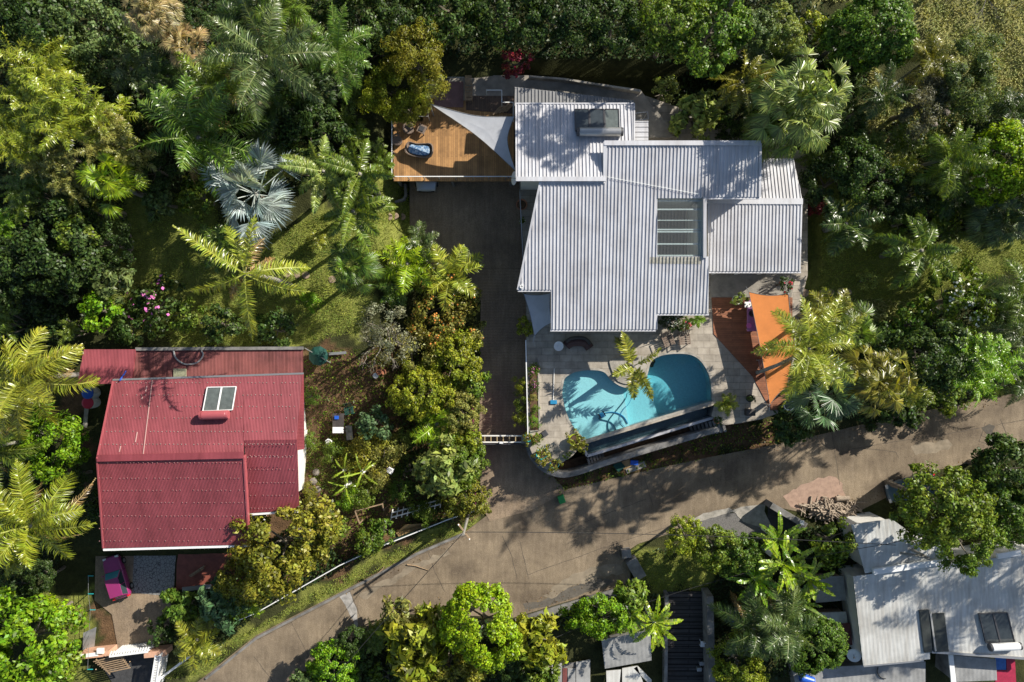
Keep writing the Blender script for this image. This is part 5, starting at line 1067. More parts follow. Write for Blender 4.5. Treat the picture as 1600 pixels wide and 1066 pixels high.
def bare_tree(px, py, rpx, hgt, label, n=26, lean=0, name='bare_tree'):
    cnt[0] += 1; rr = random.Random(cnt[0]*3); g = G(px, py, hgt*.7); t = thing(name, label, 'tree', g); R0 = rpx/20; mb = MB(); mb.tube([(0, 0, -.2), (.1, .05, hgt*.3), (0, .1, hgt*.55)], [.14, .1, .07], 7); mb.build('trunk', M['bare'], t)
    mb = MB()
    def br(p, d, L_, r, dep):
        q = p+d*L_; m_ = p.lerp(q, .5)+Vector((rr.uniform(-.1, .1), rr.uniform(-.1, .1), rr.uniform(-.05, .1)))*L_; mb.tube([p, m_, q], [r, r*.75, r*.45], 4)
        if dep > 0:
            for k in range(3 if dep > 1 else 2):
                dd = (d+Vector((rr.uniform(-.8, .8), rr.uniform(-.8, .8), rr.uniform(-.25, .5)))).normalized(); br(m_.lerp(q, rr.uniform(.2, 1)), dd, L_*rr.uniform(.5, .75), r*.5, dep-1)
    for i in range(7):
        a = i*2*math.pi/7+rr.uniform(-.3, .3); br(Vector((0, .05, hgt*rr.uniform(.35, .55))), Vector((math.cos(a), math.sin(a), rr.uniform(.3, .9))).normalized(), R0*rr.uniform(.45, .6), .05, 3)
    mb.build('branches', M['bare'], t); return t

# ------------------------------------------------------------------ the planting, one thing each
V_ = [ # kind, px, py, radius px, crown height m, colour, label
('cane',62,128,82,5.5,'yellow','tall yellow feathery cane palm at the top of the golden clump'),
('cane',118,165,85,6.0,'yellow','broad yellow cane palm in the middle of the golden clump'),
('cane',28,205,62,5.0,'yellow','yellow cane palm at the photo\'s left edge'),
('cane',180,215,66,5.0,'khaki','khaki cane palm on the right side of the golden clump'),
('cane',95,255,66,4.2,'khaki','lower khaki cane palm in front of the golden clump'),
('cane',35,300,50,3.2,'mid','green cane palm below the golden clump'),
('fan',178,282,56,5.0,'lime','pale lime fan palm leaning out below the golden clump'),
('shag',240,22,52,7.0,'tan','tall fan palm with withered tan fronds at the top edge'),
('fan',292,72,44,6.0,'tan','fan palm with dry tan leaves beside the withered tall palm'),
('feather',310,215,98,6.0,'green','big green feather palm above the silver fan palm'),
('feather',335,135,70,6.0,'mid','feather palm directly above the big green feather palm'),
('smallpalm',205,108,40,4.0,'sage','small sage green palm in the gap right of the golden clump'),
('coco',418,88,92,9.0,'sage','very tall coconut palm with a bright green heart near the top edge'),
('coco',528,82,66,8.0,'green','tall coconut palm left of the fuzzy yellow tree'),
('feather',442,18,62,7.0,'mid','feather palm cut by the top edge behind the tallest coconut palm'),
('feather',385,30,60,6.0,'dark','dark feather palm at the top edge left of the tallest coconut palm'),
('smallpalm',420,165,46,4.0,'dark','small dark palm below the tallest coconut palm'),
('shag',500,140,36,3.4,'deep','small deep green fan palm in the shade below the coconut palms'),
('fuzzy',648,92,58,4.6,'olive','fuzzy olive crowned tree behind the timber deck'),
('fuzzy',612,142,50,5.4,'yellow','fuzzy yellow tree overhanging the corner of the timber deck'),
('fuzzy',640,168,32,4.6,'gold','lowest golden bough tree touching the deck corner'),
('bigfan',398,303,100,5.2,'silver','silver blue fan palm with stiff wide leaves on the lawn'),
('smallpalm',418,258,40,3.4,'sage','pale small palm tucked above the silver fan palm'),
('sparse',382,428,104,9.5,'gold','coconut palm with few long yellow green fronds over the shady lawn'),
('smallpalm',345,385,38,2.2,'green','low palm under the left fronds of the sparse coconut palm'),
('fox',505,268,62,5.0,'pale','pale bushy foxtail palm right of the silver fan palm'),
('fox',562,272,62,6.5,'mid','tall foxtail palm at the left end of the timber deck'),
('fox',552,330,62,6.0,'mid','bushy foxtail palm with a leaning pale trunk above the round lawn palm'),
('fan',556,414,54,4.4,'green','round fan palm on the sunny lawn left of the driveway garden'),
('smallpalm',636,412,46,3.0,'lime','lime green palm nearest the paved path bend'),
('smallpalm',704,430,52,3.2,'gold','golden palm standing above the orange croton bush'),
('smallpalm',658,378,30,3.2,'sage','little palm with a white bird bath beside it'),
('smallpalm',622,452,30,2.0,'green','low palm between the round lawn palm and the croton bush'),
('bougain',690,478,60,2.4,'croton','large orange and pink flowering bush beside the driveway'),
('twiggy',600,515,52,5.5,'grey','half bare grey twiggy bush above the vegetable garden'),
('twiggy',640,548,55,2.8,'khaki','khaki twiggy bush with violet dots above the hedge'),
('bougain',705,520,46,2.4,'khaki','dry khaki flowering bush along the upper driveway edge'),
('shrub',728,530,26,2.2,'gold','gold leaved shrub jutting over the driveway edge'),
('olive',705,570,52,3.2,'yellow','yellow leaved tree at the upper end of the driveway hedge'),
('olive',660,612,50,3.4,'yellow','yellow green tree overhanging the bare garden soil'),
('shrub',734,600,32,2.6,'mid','green shrub squeezed between yellow hedge and driveway'),
('olive',720,645,36,2.8,'khaki','khaki hedge tree beside the magenta fence panel'),
('smallpalm',682,662,40,2.4,'lime','bright palm frond clump in the middle of the driveway hedge'),
('bigleaf',690,735,52,3.0,'pale','pale rosette leaved tree at the lower hedge'),
('olive',725,720,40,2.4,'mid','mid green hedge tree level with the metal gate'),
('olive',722,772,42,2.0,'olive','olive hedge tree at the bottom corner by the road'),
('shrub',735,690,24,2.4,'yellow','small yellow shrub right beside the metal gate post'),
('olive',440,848,86,4.6,'olive','wide olive leaved tree in front of the red house'),
('olive',395,900,50,4.0,'olive','olive tree at the red terrace side of the wide tree'),
('shrub',508,822,36,3.4,'mid','green leafy tree at the right shoulder of the wide olive tree'),
('bigleaf',347,940,44,3.2,'blue','blue green star leaved tree between the red terrace and the road'),
('bigleaf',285,950,34,2.0,'green','glossy frangipani bush beside the bare concrete drive'),
('smallpalm',308,1000,42,2.6,'gold','small yellow palm by the road near the white gate'),
('smallpalm',385,935,34,2.0,'lime','lime palm beside the road rail below the wide olive tree'),
('shrub',250,985,24,1.4,'dark','low dark shrub beside the white gate pillar'),
('arching',38,592,112,8.0,'gold','large yellow coconut palm at the left edge beside the carport'),
('arching',48,822,104,8.0,'yellow','yellow green coconut palm left of the red house\'s lower corner'),
('coco',-22,700,80,6.0,'mid','coconut palm cut by the left edge between two yellow palms'),
('shrub',160,486,36,2.6,'bright','bright green round bush above the carport'),
('pinkshrub',244,478,46,1.4,'dark','dark bush dotted with pink flowers on the shady lawn'),
('shrub',290,492,30,1.6,'mid','green bush right of the pink flowers'),
('shrub',345,505,36,1.6,'dark','dark bush below the sparse coconut palm'),
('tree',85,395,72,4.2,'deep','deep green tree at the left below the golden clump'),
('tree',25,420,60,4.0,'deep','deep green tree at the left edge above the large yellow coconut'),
('shrub',118,370,36,4.4,'mid','light leaved shrub on the shady lawn\'s left border'),
('bigleaf',130,420,34,2.4,'dark','dark rosette shrub left of the shady lawn'),
('canelet',12,348,34,3.0,'bright','bright cane palm cut by the left edge'),
('shrub',205,515,30,1.4,'dark','dark shrub against the annex wall'),
('shrub',430,515,36,1.6,'dark','dark shrub right of the sparse palm above the annex'),
('tree',85,690,58,2.6,'bright','bright vine covered bush left of the red roof'),
('shrub',140,790,26,1.8,'dark','dark shrub against the red house\'s left wall'),
('tree',35,1005,92,3.6,'bright','large bright green tree in the bottom left corner'),
('shrub',92,958,32,1.8,'lime','lime bush beside the wire fence'),
('shrub',95,1040,34,1.4,'mid','green bush at the bottom edge near the wire fence'),
('tree',700,14,60,3.6,'dark','dark tree at the top edge above the timber deck'),
('tree',790,20,64,3.6,'dark','dark spreading tree at the top middle'),
('tree',880,22,56,4.0,'deep','deep green tree at the top edge right of the middle'),
('tree',955,36,52,4.0,'dark','dark tree left of the bright green row'),
('tree',1050,40,56,5.0,'mid','sunlit green tree at the start of the bright row'),
('tree',1112,48,62,5.0,'green','bright green tree in the middle of the top row'),
('olive',1175,48,42,4.2,'sage','sage green tree between the bright tree and the yellow bush'),
('olive',1222,48,36,3.8,'pale','pale tree left of the yellow bush'),
('shrub',1270,42,26,3.2,'yellow','yellow bush on the dry slope'),
('tree',1300,75,40,4.0,'green','green tree leaning on the large lime dome'),
('dense',1365,50,60,4.6,'green','large bright green dome tree on the dry slope'),
('shag',1248,160,88,8.3,'pale','huge shaggy pale fan palm above the gabled roof'),
('shag',1220,195,62,6.5,'mid','shaggy green fan palm touching the gabled roof'),
('fox',1160,128,60,6.0,'olive','foxtail palm behind the white ribbed roof'),
('bigleaf',1090,180,44,3.0,'pale','pale leaved bush behind the ribbed roof ridge'),
('shrub',1040,138,22,2.6,'pale','small pale shrub alone behind the house'),
('feather',1380,150,46,5.0,'dark','dim feather palm below the large bright dome'),
('feather',1452,92,44,5.0,'olive','olive feather palm on the edge of the dry slope'),
('fuzzy',1505,125,64,4.4,'sage','sage green fuzzy tree right of the dry slope'),
('fuzzy',1440,160,48,4.0,'grey','grey feathery bush below the sage fuzzy tree'),
('dense',1572,252,58,5.0,'lime','lime green cauliflower shaped tree at the right edge'),
('canelet',1410,264,34,3.0,'yellow','small bright yellow palm clump on the right'),
('feather',1482,248,58,5.0,'mid','feather palm left of the lime cauliflower tree'),
('fox',1440,392,66,5.0,'mid','foxtail palm with six thick plumes above the right lawn'),
('shag',1562,345,56,4.0,'sage','shaggy sage fan palm above the sunny right lawn'),
('smallpalm',1322,350,48,3.4,'dark','dark palm in the shade between house and foxtail palm'),
('tree',1300,285,50,3.6,'deep','deep green tree beside the gabled roof corner'),
('tree',1350,270,50,3.8,'dark','dark tree between gable and yellow palm clump'),
('shrub',1355,437,18,1.0,'pale','single pale round shrub on the lawn'),
('whiteshrub',1492,470,60,2.6,'mid','white flowering bush on the right below the sunny lawn'),
('shrub',1425,505,36,2.0,'green','green bush left of the white flowering bush'),
('shrub',1385,530,34,1.8,'dark','dark bush above the shaggy roadside palms'),
('feather',1598,455,60,6.0,'mid','feather palm cut by the right edge beside white flowers'),
('feather',1595,520,48,5.0,'sage','sage feather palm at the right edge above the road'),
('cane',1530,560,78,8.0,'bright','bright leafy cane palm above the right end of the road'),
('tree',1462,560,62,8.0,'dark','dark tree between the bright cane palm and the roadside cycad'),
('coco',1264,545,86,11.0,'gold','yellow coconut palm leaning over the orange shade sail'),
('bigfan',1290,618,78,9.0,'blue','blue green fan palm at the roadside below the orange sail'),
('shag',1365,595,64,9.0,'olive','shaggy olive fan palm along the roadside'),
('smallpalm',1420,598,36,3.2,'gold','golden cycad at the right end of the roadside palms'),
('fan',1335,520,50,8.0,'mid','fan palm behind the yellow coconut palm'),
('smallpalm',1300,490,42,7.0,'olive','olive palm at the lawn edge above the yellow coconut palm'),
('islandpalm',990,572,46,2.5,'gold','young palm on the planting island in the pool'),
('dense',752,975,62,5.0,'lime','vivid lime dome tree below the road'),
('paddle',655,1005,70,3.8,'yellow','yellow broad leaved croton left of the vivid lime dome'),
('paddle',630,965,40,3.0,'khaki','khaki croton at the road edge left of the vivid lime dome'),
('olive',700,1045,64,3.0,'olive','olive bush below the vivid lime dome'),
('paddle',838,1000,52,3.6,'yellow','yellow croton right of the vivid lime dome'),
('bigleaf',850,1050,30,2.4,'mid','green leafy bush beside the mixed tin shed'),
('shrub',905,965,30,2.4,'bright','bright shrub against the road wall beside the yellow croton'),
('tree',940,960,42,3.0,'bright','bright green tree above the tin sheds'),
('bigleaf',985,930,34,2.2,'mid','green shrub at the road wall above the bananas'),
('banana',1022,972,46,3.0,'lime','large banana plant beside the stepped path'),
('banana',985,962,34,2.4,'bright','smaller banana plant over the slate grey shed roof'),
('tree',1070,838,34,3.4,'yellow','yellow lime tree at the gravel pad below the road'),
('tree',1120,855,44,3.4,'mid','mid green tree right of the yellow lime tree'),
('olive',1150,865,40,3.2,'green','green tree left of the big banana clump'),
('banana',1222,880,58,3.6,'lime','largest banana plant below the firewood heap'),
('banana',1262,905,44,3.2,'lime','banana plant right in the big banana clump'),
('banana',1215,842,44,3.2,'bright','banana plant nearest the broken concrete wall'),
('banana',1180,905,46,3.0,'bright','banana plant left in the big banana clump'),
('banana',1240,938,46,3.0,'green','lower banana plant in the big banana clump'),
('shrub',1300,845,40,2.6,'mid','green bush directly below the firewood heap'),
('feather',1178,982,62,4.4,'dark','dark feather palm above the yellow leaved tree'),
('feather',1228,975,62,4.2,'sage','sage feather palm below the big banana clump'),
('dense',1272,1005,46,3.2,'green','small clumpy green tree next to the satellite dish'),
('olive',1155,1035,48,3.0,'yellow','yellow leaved tree at the bottom edge beside the stepped path'),
('olive',1468,790,74,7.2,'mid','rounded green tree overhanging the teal car'),
('olive',1506,848,54,6.0,'mid','green tree overhanging the pale worn roof'),
('tree',1572,740,66,4.4,'dark','dark green tree at the right edge below the road'),
('olive',1560,800,54,4.2,'green','green tree beside the bare crown below the road'),
('olive',520,1048,44,2.6,'bright','bright bush at the bottom edge below the road patch'),
('shrub',562,1055,28,1.6,'dark','dark bush right of the bright bottom bush'),
('shrub',605,1060,34,1.6,'mid','green bush at the bottom edge left of the croton'),
('smallbanana',538,735,26,1.4,'lime','young banana plant uppermost in the vegetable garden'),
('smallbanana',566,738,30,1.5,'lime','young banana plant with the longest leaves in the vegetable garden'),
('smallbanana',540,760,26,1.3,'lime','young banana plant lowest in the vegetable garden'),
('shrub',585,660,32,1.8,'blue','blue green bush in the middle of the bare garden'),
('fineshrub',520,705,24,.6,'mid','green weed patch beside the upper white chair'),
('fineshrub',548,712,26,.6,'olive','olive weed patch left of the longest banana plant'),
('fineshrub',625,760,24,.6,'green','green weed patch below the brown stone heap'),
('fineshrub',590,745,24,.6,'khaki','khaki weed patch beside the longest banana plant'),
('fineshrub',486,690,16,.5,'mid','small weed patch at the corner of the white house wall'),
('fineshrub',484,770,18,.5,'olive','weed patch beside the lowest weathered rock'),
('fineshrub',660,800,26,.7,'mid','green patch below the white picket fence'),
('fineshrub',627,692,22,.6,'pale','pale weed patch right of the blue green bush'),
('fineshrub',485,620,16,.5,'green','green weed patch against the red lean-to wall'),
('fineshrub',575,702,40,.7,'olive','low olive bed of weeds above the young bananas'),
('fineshrub',600,705,34,.7,'khaki','low khaki bed of weeds above the white garden figure'),
('fineshrub',570,775,26,.8,'mid','low green vegetable patch beside the pole frame'),
('fineshrub',545,780,22,.7,'bright','small bright vegetable patch left of the pole frame'),
('shrub',600,830,24,1.4,'green','green bush above the road rail beside the tan tarpaulin'),
('shrub',575,850,26,1.4,'mid','green bush at the road rail left of the tan tarpaulin'),
('shrub',820,512,18,2.4,'gold','yellow leaved shrub below the blue grey sail'),
('fineshrub',814,600,14,2.0,'yellow','upper yellow creeper on the wall beside the driveway'),
('fineshrub',815,628,16,2.0,'mid','middle green creeper on the wall beside the driveway'),
('fineshrub',816,655,16,2.0,'yellow','lower yellow creeper on the wall beside the driveway'),
('redshrub',806,100,26,1.4,'red','dark red leaved bush behind the upper terrace'),
('shrub',1272,322,20,1.2,'red','purple red shrub beside the gable end wall'),
('smallpalm',497,376,16,.8,'gold','little orange yellow cordyline on the lawn'),
('fineshrub',485,470,20,.7,'bright','low bright weed patch on the sunny lawn'),
('smallpalm',1085,640,2,.1,'dark',None),
('tree',130,40,62,4.6,'sage','sage tree at the top left corner'),
('tree',60,40,66,4.6,'dark','dark tree in the top left corner'),
('olive',60,70,28,4.4,'bright','small bright tree top poking out at the top left'),
('tree',155,90,46,4.0,'sage','sage leaved bush above the golden clump'),
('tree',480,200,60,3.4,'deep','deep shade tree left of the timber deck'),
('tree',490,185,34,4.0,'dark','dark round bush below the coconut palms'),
('canelet',470,255,40,3.0,'khaki','khaki cane palm between silver palm and foxtail palms'),
('canelet',590,250,34,2.4,'mid','green cane palm at the deck\'s left post'),
('feather',262,120,52,4.6,'dark','dark feather palm left of the big green feather palm'),
('tree',560,36,56,4.0,'dark','dark tree at the top edge left of the deck'),
('tree',620,30,50,3.6,'deep','deep green tree at the top edge above the fuzzy trees'),
]
for e in V_:
    if e[6] is None: continue
    kd, px, py, rp, hg, cl, lb = e
    isl_ = 'planting island' in lb
    plant(kd, px, py, rp, hg, cl, lb, base=ZP+.1 if isl_ else None)
GROUPS = [('hedge beside the driveway', ('hedge', 'driveway edge')), ('golden cane palm clump', ('golden clump',)), ('trees along the top edge', ('at the top edge', 'top row')), ('young bananas in the garden', ('young banana',)), ('banana clump', ('banana clump',))]
for o in COL.objects:
    if o.parent is None and 'category' in o and o.name.split('.')[0] in set(NAMES.values()):
        for g_, ks in GROUPS:
            if any(k in o['label'] for k in ks): o['group'] = g_
bare_tree(1500, 775, 42, 4.0, 'leafless pale tree beside the dark tree below the road')
bare_tree(590, 540, 50, 7.5, 'leafless grey tree above the vegetable garden')
bare_tree(1365, 262, 34, 3.0, 'dead grey branches in the shade right of the gable')
bare_tree(1390, 60, 20, 2.0, 'tiny bare sapling beside the bright dome tree')
# tall trees standing just beyond the frame; their shade lies over the slope behind the house
for px, py, kd, r_, h_, cl, lb in ((1957,794,'coco',120,11.5,'gold','coconut palm beyond the right side of the photo'), (2010,700,'coco',110,11.0,'gold','second coconut palm beyond the right side of the photo'), (1665,270,'tree',60,7,'mid','tree beyond the right side of the photo'), (560,-60,'tree',60,7,'dark','tree beyond the top edge of the photo'), (1190,-78,'tree',66,12,'dark','tall tree beyond the top edge of the photo')):
    plant(kd, px, py, r_, h_, cl, lb)
bare_tree(1600, -130, 110, 14, 'tall bare tree beyond the dry slope')

# undergrowth between the trees, filler bushes, grass
def scatter_leaves(name, polys, excl, dens, zlo, zhi, leaf, m, colr, label=None, tuft=False, ratio=.5):
    P_, out = [W0(p) for q in polys for p in q], []
    polysw = [[W0(p) for p in q] for q in polys]; exw = [[W0(p) for p in q] for q in excl]; rr = np.random.default_rng(3)
    for q in polysw:
        x0, x1 = min(p[0] for p in q), max(p[0] for p in q); y0, y1 = min(p[1] for p in q), max(p[1] for p in q); n = int((x1-x0)*(y1-y0)*dens); X = rr.uniform(x0, x1, n); Y = rr.uniform(y0, y1, n)
        for x, y in zip(X, Y):
            if inpoly(x, y, q) and not any(inpoly(x, y, e) for e in exw):
                nse = .5+.5*math.sin(x*.9+1.7*math.sin(y*.5))*math.sin(y*.8+1.1*math.sin(x*.6)); out.append((x, y, ground(x, y), nse))
    a = np.array(out); n = len(a)
    if tuft:
        pos = a[:, :3]+np.array([0, 0, .0]); d = rr.normal(size=(n, 3)); d[:, 2] = 0; d = unit(d); ln = (leaf*rr.uniform(.5, 1.4, n)*(0.5+a[:, 3]))[:, None]; s_ = np.stack([-d[:, 1], d[:, 0], np.zeros(n)], 1)*leaf*.16
        tip = pos+d*ln*.75+np.array([0, 0, 1.])*ln*.7; mid = pos+d*ln*.25+np.array([0, 0, 1.])*ln*.5; v = np.stack([pos-s_, pos+s_, mid+s_*.8, tip, mid-s_*.8], 1).reshape(-1, 3); i0 = np.arange(n)*5
        me = np_mesh(name, v, [np.stack([i0, i0+1, i0+2, i0+4], 1), np.stack([i0+4, i0+2, i0+3], 1)], [m])
    else:
        pos = a[:, :3].copy(); pos[:, 2] += zlo+(zhi-zlo)*a[:, 3]*rr.uniform(0, 1, n)**.6; nor = unit(rr.normal(size=(n, 3))*.6+np.array([0, 0, .8])); L_ = leaf*rr.uniform(.5, 1.5, n); v, f = leaf_quads(pos, nor, L_, L_*ratio); me = np_mesh(name, v, [f], [m])
    o = bpy.data.objects.new(name, me); COL.objects.link(o); o.color = (*COLR[colr], 1) if isinstance(colr, str) else (*colr, 1); o['kind'] = 'stuff'; return o
HOUSEX = [[(855,985),(1035,968),(1040,1070),(850,1070)], [(600,118),(1010,118),(1070,215),(1190,215),(1190,240),(1265,240),(1262,470),(1225,665),(1140,672),(900,745),(745,820),(745,420),(640,360),(640,295),(600,295)], [(95,540),(480,540),(480,800),(400,860),(300,850),(300,1030),(245,1066),(70,1066),(70,900),(130,850),(105,700)], [(315,1066),(400,985),(545,915),(730,825),(880,760),(1200,690),(1600,605),(1600,715),(1450,745),(1350,800),(1140,800),(985,850),(985,925),(800,970),(600,960),(440,1080)]]
JUNGLE = [[(0,0),(640,0),(640,120),(560,200),(590,300),(420,320),(330,315),(180,330),(190,490),(120,540),(0,560)], [(640,0),(1140,0),(1250,40),(1330,120),(1330,250),(1262,240),(1190,215),(1060,200),(1000,140),(830,118),(640,118)], [(1450,160),(1600,160),(1600,375),(1400,370),(1310,300),(1250,250),(1330,230)], [(1240,520),(1340,515),(1420,490),(1600,440),(1600,620),(1450,640),(1225,665)], [(0,560),(120,540),(150,860),(145,925),(60,925),(0,1066)], [(440,1080),(600,960),(800,970),(985,930),(1040,925),(1040,1066)], [(1010,860),(1340,810),(1330,900),(1275,1066),(1115,1066),(1112,925),(1130,870)], [(395,860),(480,800),(545,880),(395,965),(320,1030),(245,1010),(270,935),(340,900)]]
scatter_leaves('undergrowth', JUNGLE, HOUSEX, 60, .05, .9, .24, M['leaf'], (.035, .062, .02))
scatter_leaves('ground_ivy', [[(640,540),(750,540),(752,800),(640,840),(620,700)], [(1380,760),(1600,700),(1600,860),(1400,830)]], HOUSEX[3:], 70, .05, 1.1, .22, M['leaf'], (.07, .10, .02))
scatter_leaves('grass', LAWN, HOUSEX, 170, 0, 0, .13, M['grass'], (.22, .265, .05), tuft=True)
scatter_leaves('dry_grass', HILL, [], 75, 0, 0, .27, M['grass'], (.32, .32, .12), tuft=True)
scatter_leaves('weeds', DIRT, HOUSEX[2:3]+[[(315,1066),(400,985),(545,915),(730,825),(745,825),(1230,690),(1600,605),(1600,715),(1350,800),(985,925),(440,1080)]], 40, .01, .22, .18, M['leaf'], 'mid')
scatter_leaves('fallen_leaves', [[(500,560),(750,560),(740,800),(560,860),(480,790)], [(880,735),(1140,670),(1230,665),(1100,712),(880,765)], [(820,930),(985,895),(985,915),(820,960)], [(1000,728),(1300,668),(1600,600),(1600,622),(1300,690),(1000,745)], [(560,985),(690,930),(690,950),(575,1000)], [(1300,790),(1450,735),(1600,690),(1600,700),(1450,750),(1310,800)], [(520,915),(730,825),(735,840),(540,930)]], [], 16, .03, .05, .12, M['leaf'], (.20, .12, .05))
fr_ = random.Random(21); FILL = [('tree', 'deep', 3.0), ('tree', 'dark', 3.4), ('bigleaf', 'dark', 2.0), ('shrub', 'mid', 1.8), ('feather', 'dark', 4.0), ('shrub', 'deep', 1.5), ('canelet', 'mid', 2.4), ('bigleaf', 'sage', 2.2)]
LM = [('silver fan palm', 398, 303), ('golden cane palm clump', 100, 180), ('tallest coconut palm', 418, 88), ('timber deck', 700, 225), ('red carport', 168, 572), ('withered tan palm', 240, 22), ('pink flowers', 244, 478), ('foxtail palms', 552, 300), ('bright dome tree', 1365, 50), ('huge shaggy palm', 1248, 160), ('lime cauliflower tree', 1572, 252), ('white flowering bush', 1492, 470), ('orange shade sail', 1205, 540), ('gable roof', 1200, 330), ('ribbed roof solar heater', 933, 190), ('yellow coconut palms', 45, 700), ('vivid lime dome', 752, 975), ('largest banana plant', 1222, 890), ('olive roadside tree', 440, 848), ('golden cycad', 1420, 598), ('dim feather palm', 1380, 150), ('sunny right lawn', 1530, 410)]
used = set(); KW = {'tree': 'tree', 'bigleaf': 'rosette leaved bush', 'shrub': 'bush', 'feather': 'feather palm', 'canelet': 'cane palm'}; CW = {'deep': 'very dark green', 'dark': 'dark green', 'mid': 'mid green', 'sage': 'sage green'}
def autolabel(kd, cl, px, py):
    for nm, lx, ly in sorted(LM, key=lambda l: math.hypot(px-l[1], py-l[2])):
        dx, dy = px-lx, py-ly; d = 'above' if dy < -abs(dx)*.8 else 'below' if dy > abs(dx)*.8 else 'left of' if dx < 0 else 'right of'
        for pre in ('', 'close ' if math.hypot(dx, dy) < 70 else 'a little way '):
            lb = f"{CW[cl]} {KW[kd]} {pre}{d} the {nm}"
            if lb not in used: used.add(lb); return lb
placed = [(e[1], e[2], e[3]) for e in V_ if e[6]]; jw = [q for q in JUNGLE[:6]]
for _ in range(4000):
    q = fr_.choice(jw); px = fr_.uniform(min(p[0] for p in q), max(p[0] for p in q)); py = fr_.uniform(min(p[1] for p in q), max(p[1] for p in q))
    if not inpoly(px, py, q) or any(inpoly(px, py, h) for h in HOUSEX): continue
    if (640 < px < 1150 and py < 150) or (px > 1290 and py < 300 and fr_.random() < .85): continue
    r_ = fr_.uniform(24, 44)
    if any(math.hypot(px-a, py-b) < max(20, c*.62+r_*.45) for a, b, c in placed): continue
    kd, cl, hg = fr_.choice(FILL); lb = autolabel(kd, cl, px, py)
    if not lb: continue
    placed.append((px, py, r_)); plant(kd, px, py, r_*(1.3 if kd == 'feather' else 1), hg*fr_.uniform(.7, 1.1), cl, lb, 'understorey plants of the hillside garden')
    if len(placed) > len(V_)+90: break

# ------------------------------------------------------------------ pool side things
def at(px, py, z): return Vector(P(px, py, z))
t = thing('pool_brush', 'long handled pool brush with blue head lying on the paving', 'pool brush', at(865, 600, ZP+.03))
mb = MB(); mb.tube([at(866,576,ZP+.06), at(864.5,625,ZP+.06)], .025, 6); part_at(mb, 'handle', M['white_paint'], t); mb = MB(); mb.box(at(865,628.5,ZP+.07), (.5,.30,.09)); part_at(mb, 'head', M['pool_blue'], t, bevel=.02)
t = thing('pool_robot', 'blue pool cleaning robot on the shallow pool floor', 'pool robot', at(940,648,ZW-D1)+Vector((0,0,.15)), R(30)); mb = MB(); mb.box((0,0,.08),(.34,.4,.2)); mb.build('body', M['pool_blue'], t, bevel=.05); mb = MB(); mb.box((.2,0,.05),(.08,.38,.22)); mb.box((-.2,0,.05),(.08,.38,.22)); mb.build('track', M['rubber'], t)
hz_ = ZW-D1+.06
for pts, m, lb in (([(980,614),(977,624),(968,636),(958,648),(951,658),(950,668),(952,675)], M['pool_hose'] if 'pool_hose' in M else mat('pool_hose', (.03,.12,.16), .6), 'dark pool hose curving across the shallow floor'), ([(938,652),(936,655),(946,657),(956,661),(963,672)], mat('pool_hose2', (.03,.12,.16), .6), 'short dark hose tail under the pool robot'), ([(943,646),(955,644),(966,646),(975,652),(981,662)], M['pool_blue'], 'blue hose joined to the pool robot'), ([(991,612),(983,630),(974,640),(969,650),(970,660),(976,667)], M['pool_blue'], 'thin blue cable curving down through the pool')):
    mb = MB(); mb.tube([Vector(p) for p in spline([tuple(at(a,b,hz_)) for a,b in pts], 5, False)], .035 if 'thin' not in lb else .02, 6); tag(mb.build('hose', m), lb, 'hose')
def pot(px, py, z, r, h, m, label, kd='potplant', cl='olive', rp=18, hh=.55, plant_=True, name='potted_plant'):
    t = thing(name, label, 'potted plant', at(px,py,z)); mb = MB(); mb.lathe([(r*.7,0),(r*.9,h*.6),(r,h),(r*1.06,h),(r*.92,h-.02),(r*.85,h-.08)], 16); mb.build('pot', m, t); mb = MB(); mb.lathe([(r*.84,h-.09),(r*.84,h-.07)], 12); mb.build('soil', M['soil'], t)
    if plant_:
        cnt[0] += 1; c = bpy.data.objects.new('foliage', K[kd][cnt[0] % len(K[kd])]); COL.objects.link(c); c.parent = t; s_ = .78*rp/20/BASE_R[kd]; c.scale = (s_,s_,s_); c.location = (0,0,h+hh*s_*.9); c.rotation_euler = (0,0,cnt[0]); c.color = (*COLR[cl],1)
        mb = MB(); mb.tube([(0,0,h-.1),(0.03,0,h+hh*s_)], .03, 5); mb.build('stem', M['bark'], t)
    return t
pot(897,686,ZP,.42,.5,M['lime_plastic'],'potted bush in a large lime yellow pot near the infinity edge',rp=20); pot(846,708,ZP,.40,.5,M['teal_plastic'],'potted bush in turquoise pot at the curved wall',rp=20); pot(866,724,ZP-.1,.34,.45,M['teal_plastic'],'potted shrub in turquoise square pot on the wall end',rp=15)
pot(825,683,ZP,.30,.4,M['teal_plastic'],'small potted bush in turquoise rim pot beside the flower bed',rp=13); pot(838,684,ZP,.30,.4,M['terracotta'],'potted bush in terracotta pot beside the flower bed',rp=13,cl='mid'); pot(885,709,ZP-.6,.34,.5,M['dark_metal'],'low round pot with green tuft under the plank bench',rp=9,cl='mid')
pot(908,694,ZP-.2,.3,.4,M['wood'],'potted bush on the wooden planter beside the basin corner',rp=14); pot(1132,631,ZP,.32,.5,M['terracotta'],'potted palm at the deep end corner',kd='smallpalm',cl='yellow',rp=22,hh=.3); pot(1148,469,ZP,.34,.55,M['white_wall'],'leafy vine in white pot on the red deck',rp=16,cl='pale')
pot(1118,656,ZP-.4,.25,.4,M['terracotta'],'dark potted plant at the top of the long steps',rp=10,cl='dark'); pot(815,322,ZP,.40,.6,M['terracotta'],'terracotta urn on the white wall beside the driveway',plant_=False,name='urn')
pot(816,347,ZP,.22,.4,M['white_wall'],'small white pot with green plant on the driveway wall',rp=7,cl='mid')
pot(387,924,0.2,.42,.4,M['terracotta'],'x',plant_=False,name='urn') if False else None
